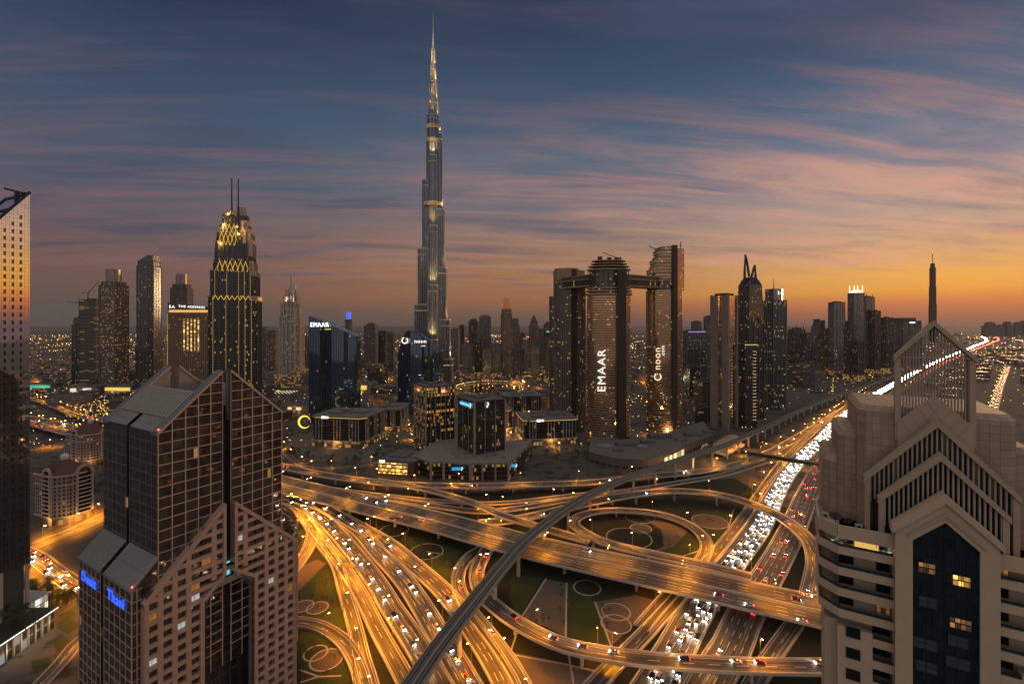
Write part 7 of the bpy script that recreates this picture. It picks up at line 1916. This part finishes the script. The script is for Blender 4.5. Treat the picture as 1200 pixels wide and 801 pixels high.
# ================================================================== distant city
dc = facade('distant_city_wall', (.13, .11, .095), (.04, .04, .04), 4, 4, (.25, .75), (.25, .75), .22, (1, .52, .14), (1, .8, .5), 2.2, .3, 0, 0, .8, .2)
mb = MB()
for i in range(5200):
    Y = 1350*(7.2**RND.random()) if i > 900 else RND.uniform(1000, 2200); x = RND.uniform(-1.15, 1.2)*Y
    if near_road(x, Y, 55 if Y < 2500 else 80): continue
    if Y < 1500 and -.55*Y < x < .75*Y and RND.random() < .75: continue
    w_, d_ = RND.uniform(9, 34)*(1+Y/9000), RND.uniform(9, 34); h_ = RND.choice((6, 7, 9, 11, 14))*RND.uniform(.8, 1.3)
    if RND.random() < .035 and x < 0.6*Y: h_ *= RND.uniform(2, 4)
    b = MB((x, Y, 0), RND.uniform(-.3, .6)); b.prism(rect(w_, d_), 0, h_, True)
    n = len(mb.v); mb.v += b.v; mb.f += [tuple(q+n for q in f) for f in b.f]; mb.m += b.m; mb.uv += [[(u+i*7.3, v) for u, v in f] for f in b.uv]
for i in range(420):      # the quarter to the right of the picture, seen mirrored in the glass towers
    x, y = RND.uniform(260, 1300), RND.uniform(-330, 420)
    if near_road(x, y, 60) or (x < 330 and y > 150) or abs(x) < y*1.25: continue
    b = MB((x, y, 0), RND.uniform(-.3, .6)); b.prism(rect(RND.uniform(14, 34), RND.uniform(14, 30)), 0, RND.choice((8, 12, 20, 34, 50)), True)
    n = len(mb.v); mb.v += b.v; mb.f += [tuple(q+n for q in f) for f in b.f]; mb.m += b.m; mb.uv += [[(u+i*5.3, v) for u, v in f] for f in b.uv]
o = mb.build('distant_city', dc); o['kind'] = 'stuff'; o['label'] = 'low distant city blocks spread to the horizon'
mb = MB(); mats = [em('far_amber_light', (1, .50, .10), 9), em('far_white_light', (1, .86, .62), 9), em('far_red_light', (1, .14, .05), 6), em('far_green_light', (.4, 1, .6), 5)]
def dot(x, y, z, r, m):
    mb.mi = m; P_ = [(x+r, y, z), (x, y+r, z), (x-r, y, z), (x, y-r, z)]
    for a, b in zip(P_, P_[1:]+P_[:1]): mb.face([a, b, (x, y, z+r)]); mb.face([b, a, (x, y, z-r)])
for i in range(230):       # streets: rows of lamps
    Y = 900*(8**RND.random()); x = RND.uniform(-1.15, 1.2)*Y; a = RND.choice((.35, .35, .95, -.62, -1.2))+RND.uniform(-.12, .12); n = RND.randrange(5, 22); sp = RND.uniform(22, 40)*(1+Y/4000); m = RND.choice((0, 0, 0, 1, 0, 2 if x < -.8*Y or x > .9*Y else 0))
    for k in range(n):
        xx, yy = x+k*sp*math.cos(a), Y+k*sp*math.sin(a)
        if yy < 850 or near_road(xx, yy, 40) : continue
        dot(xx, yy, 9, yy*.00052*RND.uniform(.6, 1.3), m)
for i in range(1500):
    Y = 900*(9**RND.random()); x = RND.uniform(-1.15, 1.2)*Y; dot(x, Y, RND.uniform(4, 14), Y*.00045*RND.uniform(.4, 1.4), RND.choice((0, 0, 0, 1, 1, 2, 3) if RND.random() < .4 else (0, 1, 0)))
for i in range(260):
    t = RND.random(); Y = 5200+RND.uniform(-900, 1500); dot(RND.uniform(-1.1, -.5)*Y, Y, 10, Y*.0005*RND.uniform(.5, 1.3), 0)
for i in range(900):   # small lamps among the towers and low blocks of the middle distance
    p = G(RND.uniform(34, 900), 430+95*RND.random()**1.4, RND.uniform(3, 9))
    if near_road(p.x, p.y, 25): continue
    dot(p.x, p.y, p.z, RND.uniform(.25, .6)*p.y/900, RND.choice((0, 0, 0, 0, 1, 2)))
for i in range(420):
    x, y = RND.uniform(230, 1200), RND.uniform(-330, 400)
    if abs(x) > y*1.25: dot(x, y, RND.uniform(5, 10), RND.uniform(.5, 1.1), RND.choice((0, 0, 0, 1, 2)))
o = mb.build('distant_city_lights', mats); o['kind'] = 'stuff'; o['label'] = 'sprinkled lights of the distant city'
# far hazy skyline on the right horizon
HZ = pm('far_tower_grey', (.12, .11, .11), .8)
for i, (px, w_, y, lb) in enumerate([(1160, 9, 377, 'far hazy tower, leftmost on the right horizon'), (1172, 6, 380, 'far small hazy tower right of the leftmost one'), (1180, 6, 376.5, 'far hazy pointed tower near the right edge of the horizon'), (1193, 8, 377, 'far broad hazy tower by the right edge'), (1199, 5, 375.5, 'far hazy tower cut by the right edge of the picture')]):
    Y = 7200; T = thing('far_tower', lb, 'skyscraper', (X(px, Y), Y, 0)); W_ = w_*Y/F/2
    mb = MB(); mb.prism(rect(W_*2, 60), 0, Z(y+1, Y)); mb.prism(rect(W_, 50), Z(y+1, Y), Z(y, Y)); mb.build('wall', HZ, T)
    mb = MB(); mb.prism(rect(W_*3.2, 80), 0, Z(381.5, Y)); mb.build('podium', HZ, T)
# ================================================================== evening haze
mb = MB(); mb.box(-15000, 15000, -450, 15000, -1, 850)
hm = bpy.data.materials.new('evening_haze'); hm.use_nodes = True; t = NT(hm.node_tree); t.n.remove(t.n['Principled BSDF'])
v = t.new('ShaderNodeVolumePrincipled'); v.inputs['Color'].default_value = (.80, .76, .76, 1); v.inputs['Density'].default_value = 2.0e-5; v.inputs['Anisotropy'].default_value = .25
t.l.new(v.outputs[0], t.n['Material Output'].inputs['Volume'])
o = mb.build('haze', hm); o['kind'] = 'stuff'; o.display_type = 'WIRE'

print('lamps', len([o for o in bpy.data.objects if o.name.startswith('street_lamp')]))
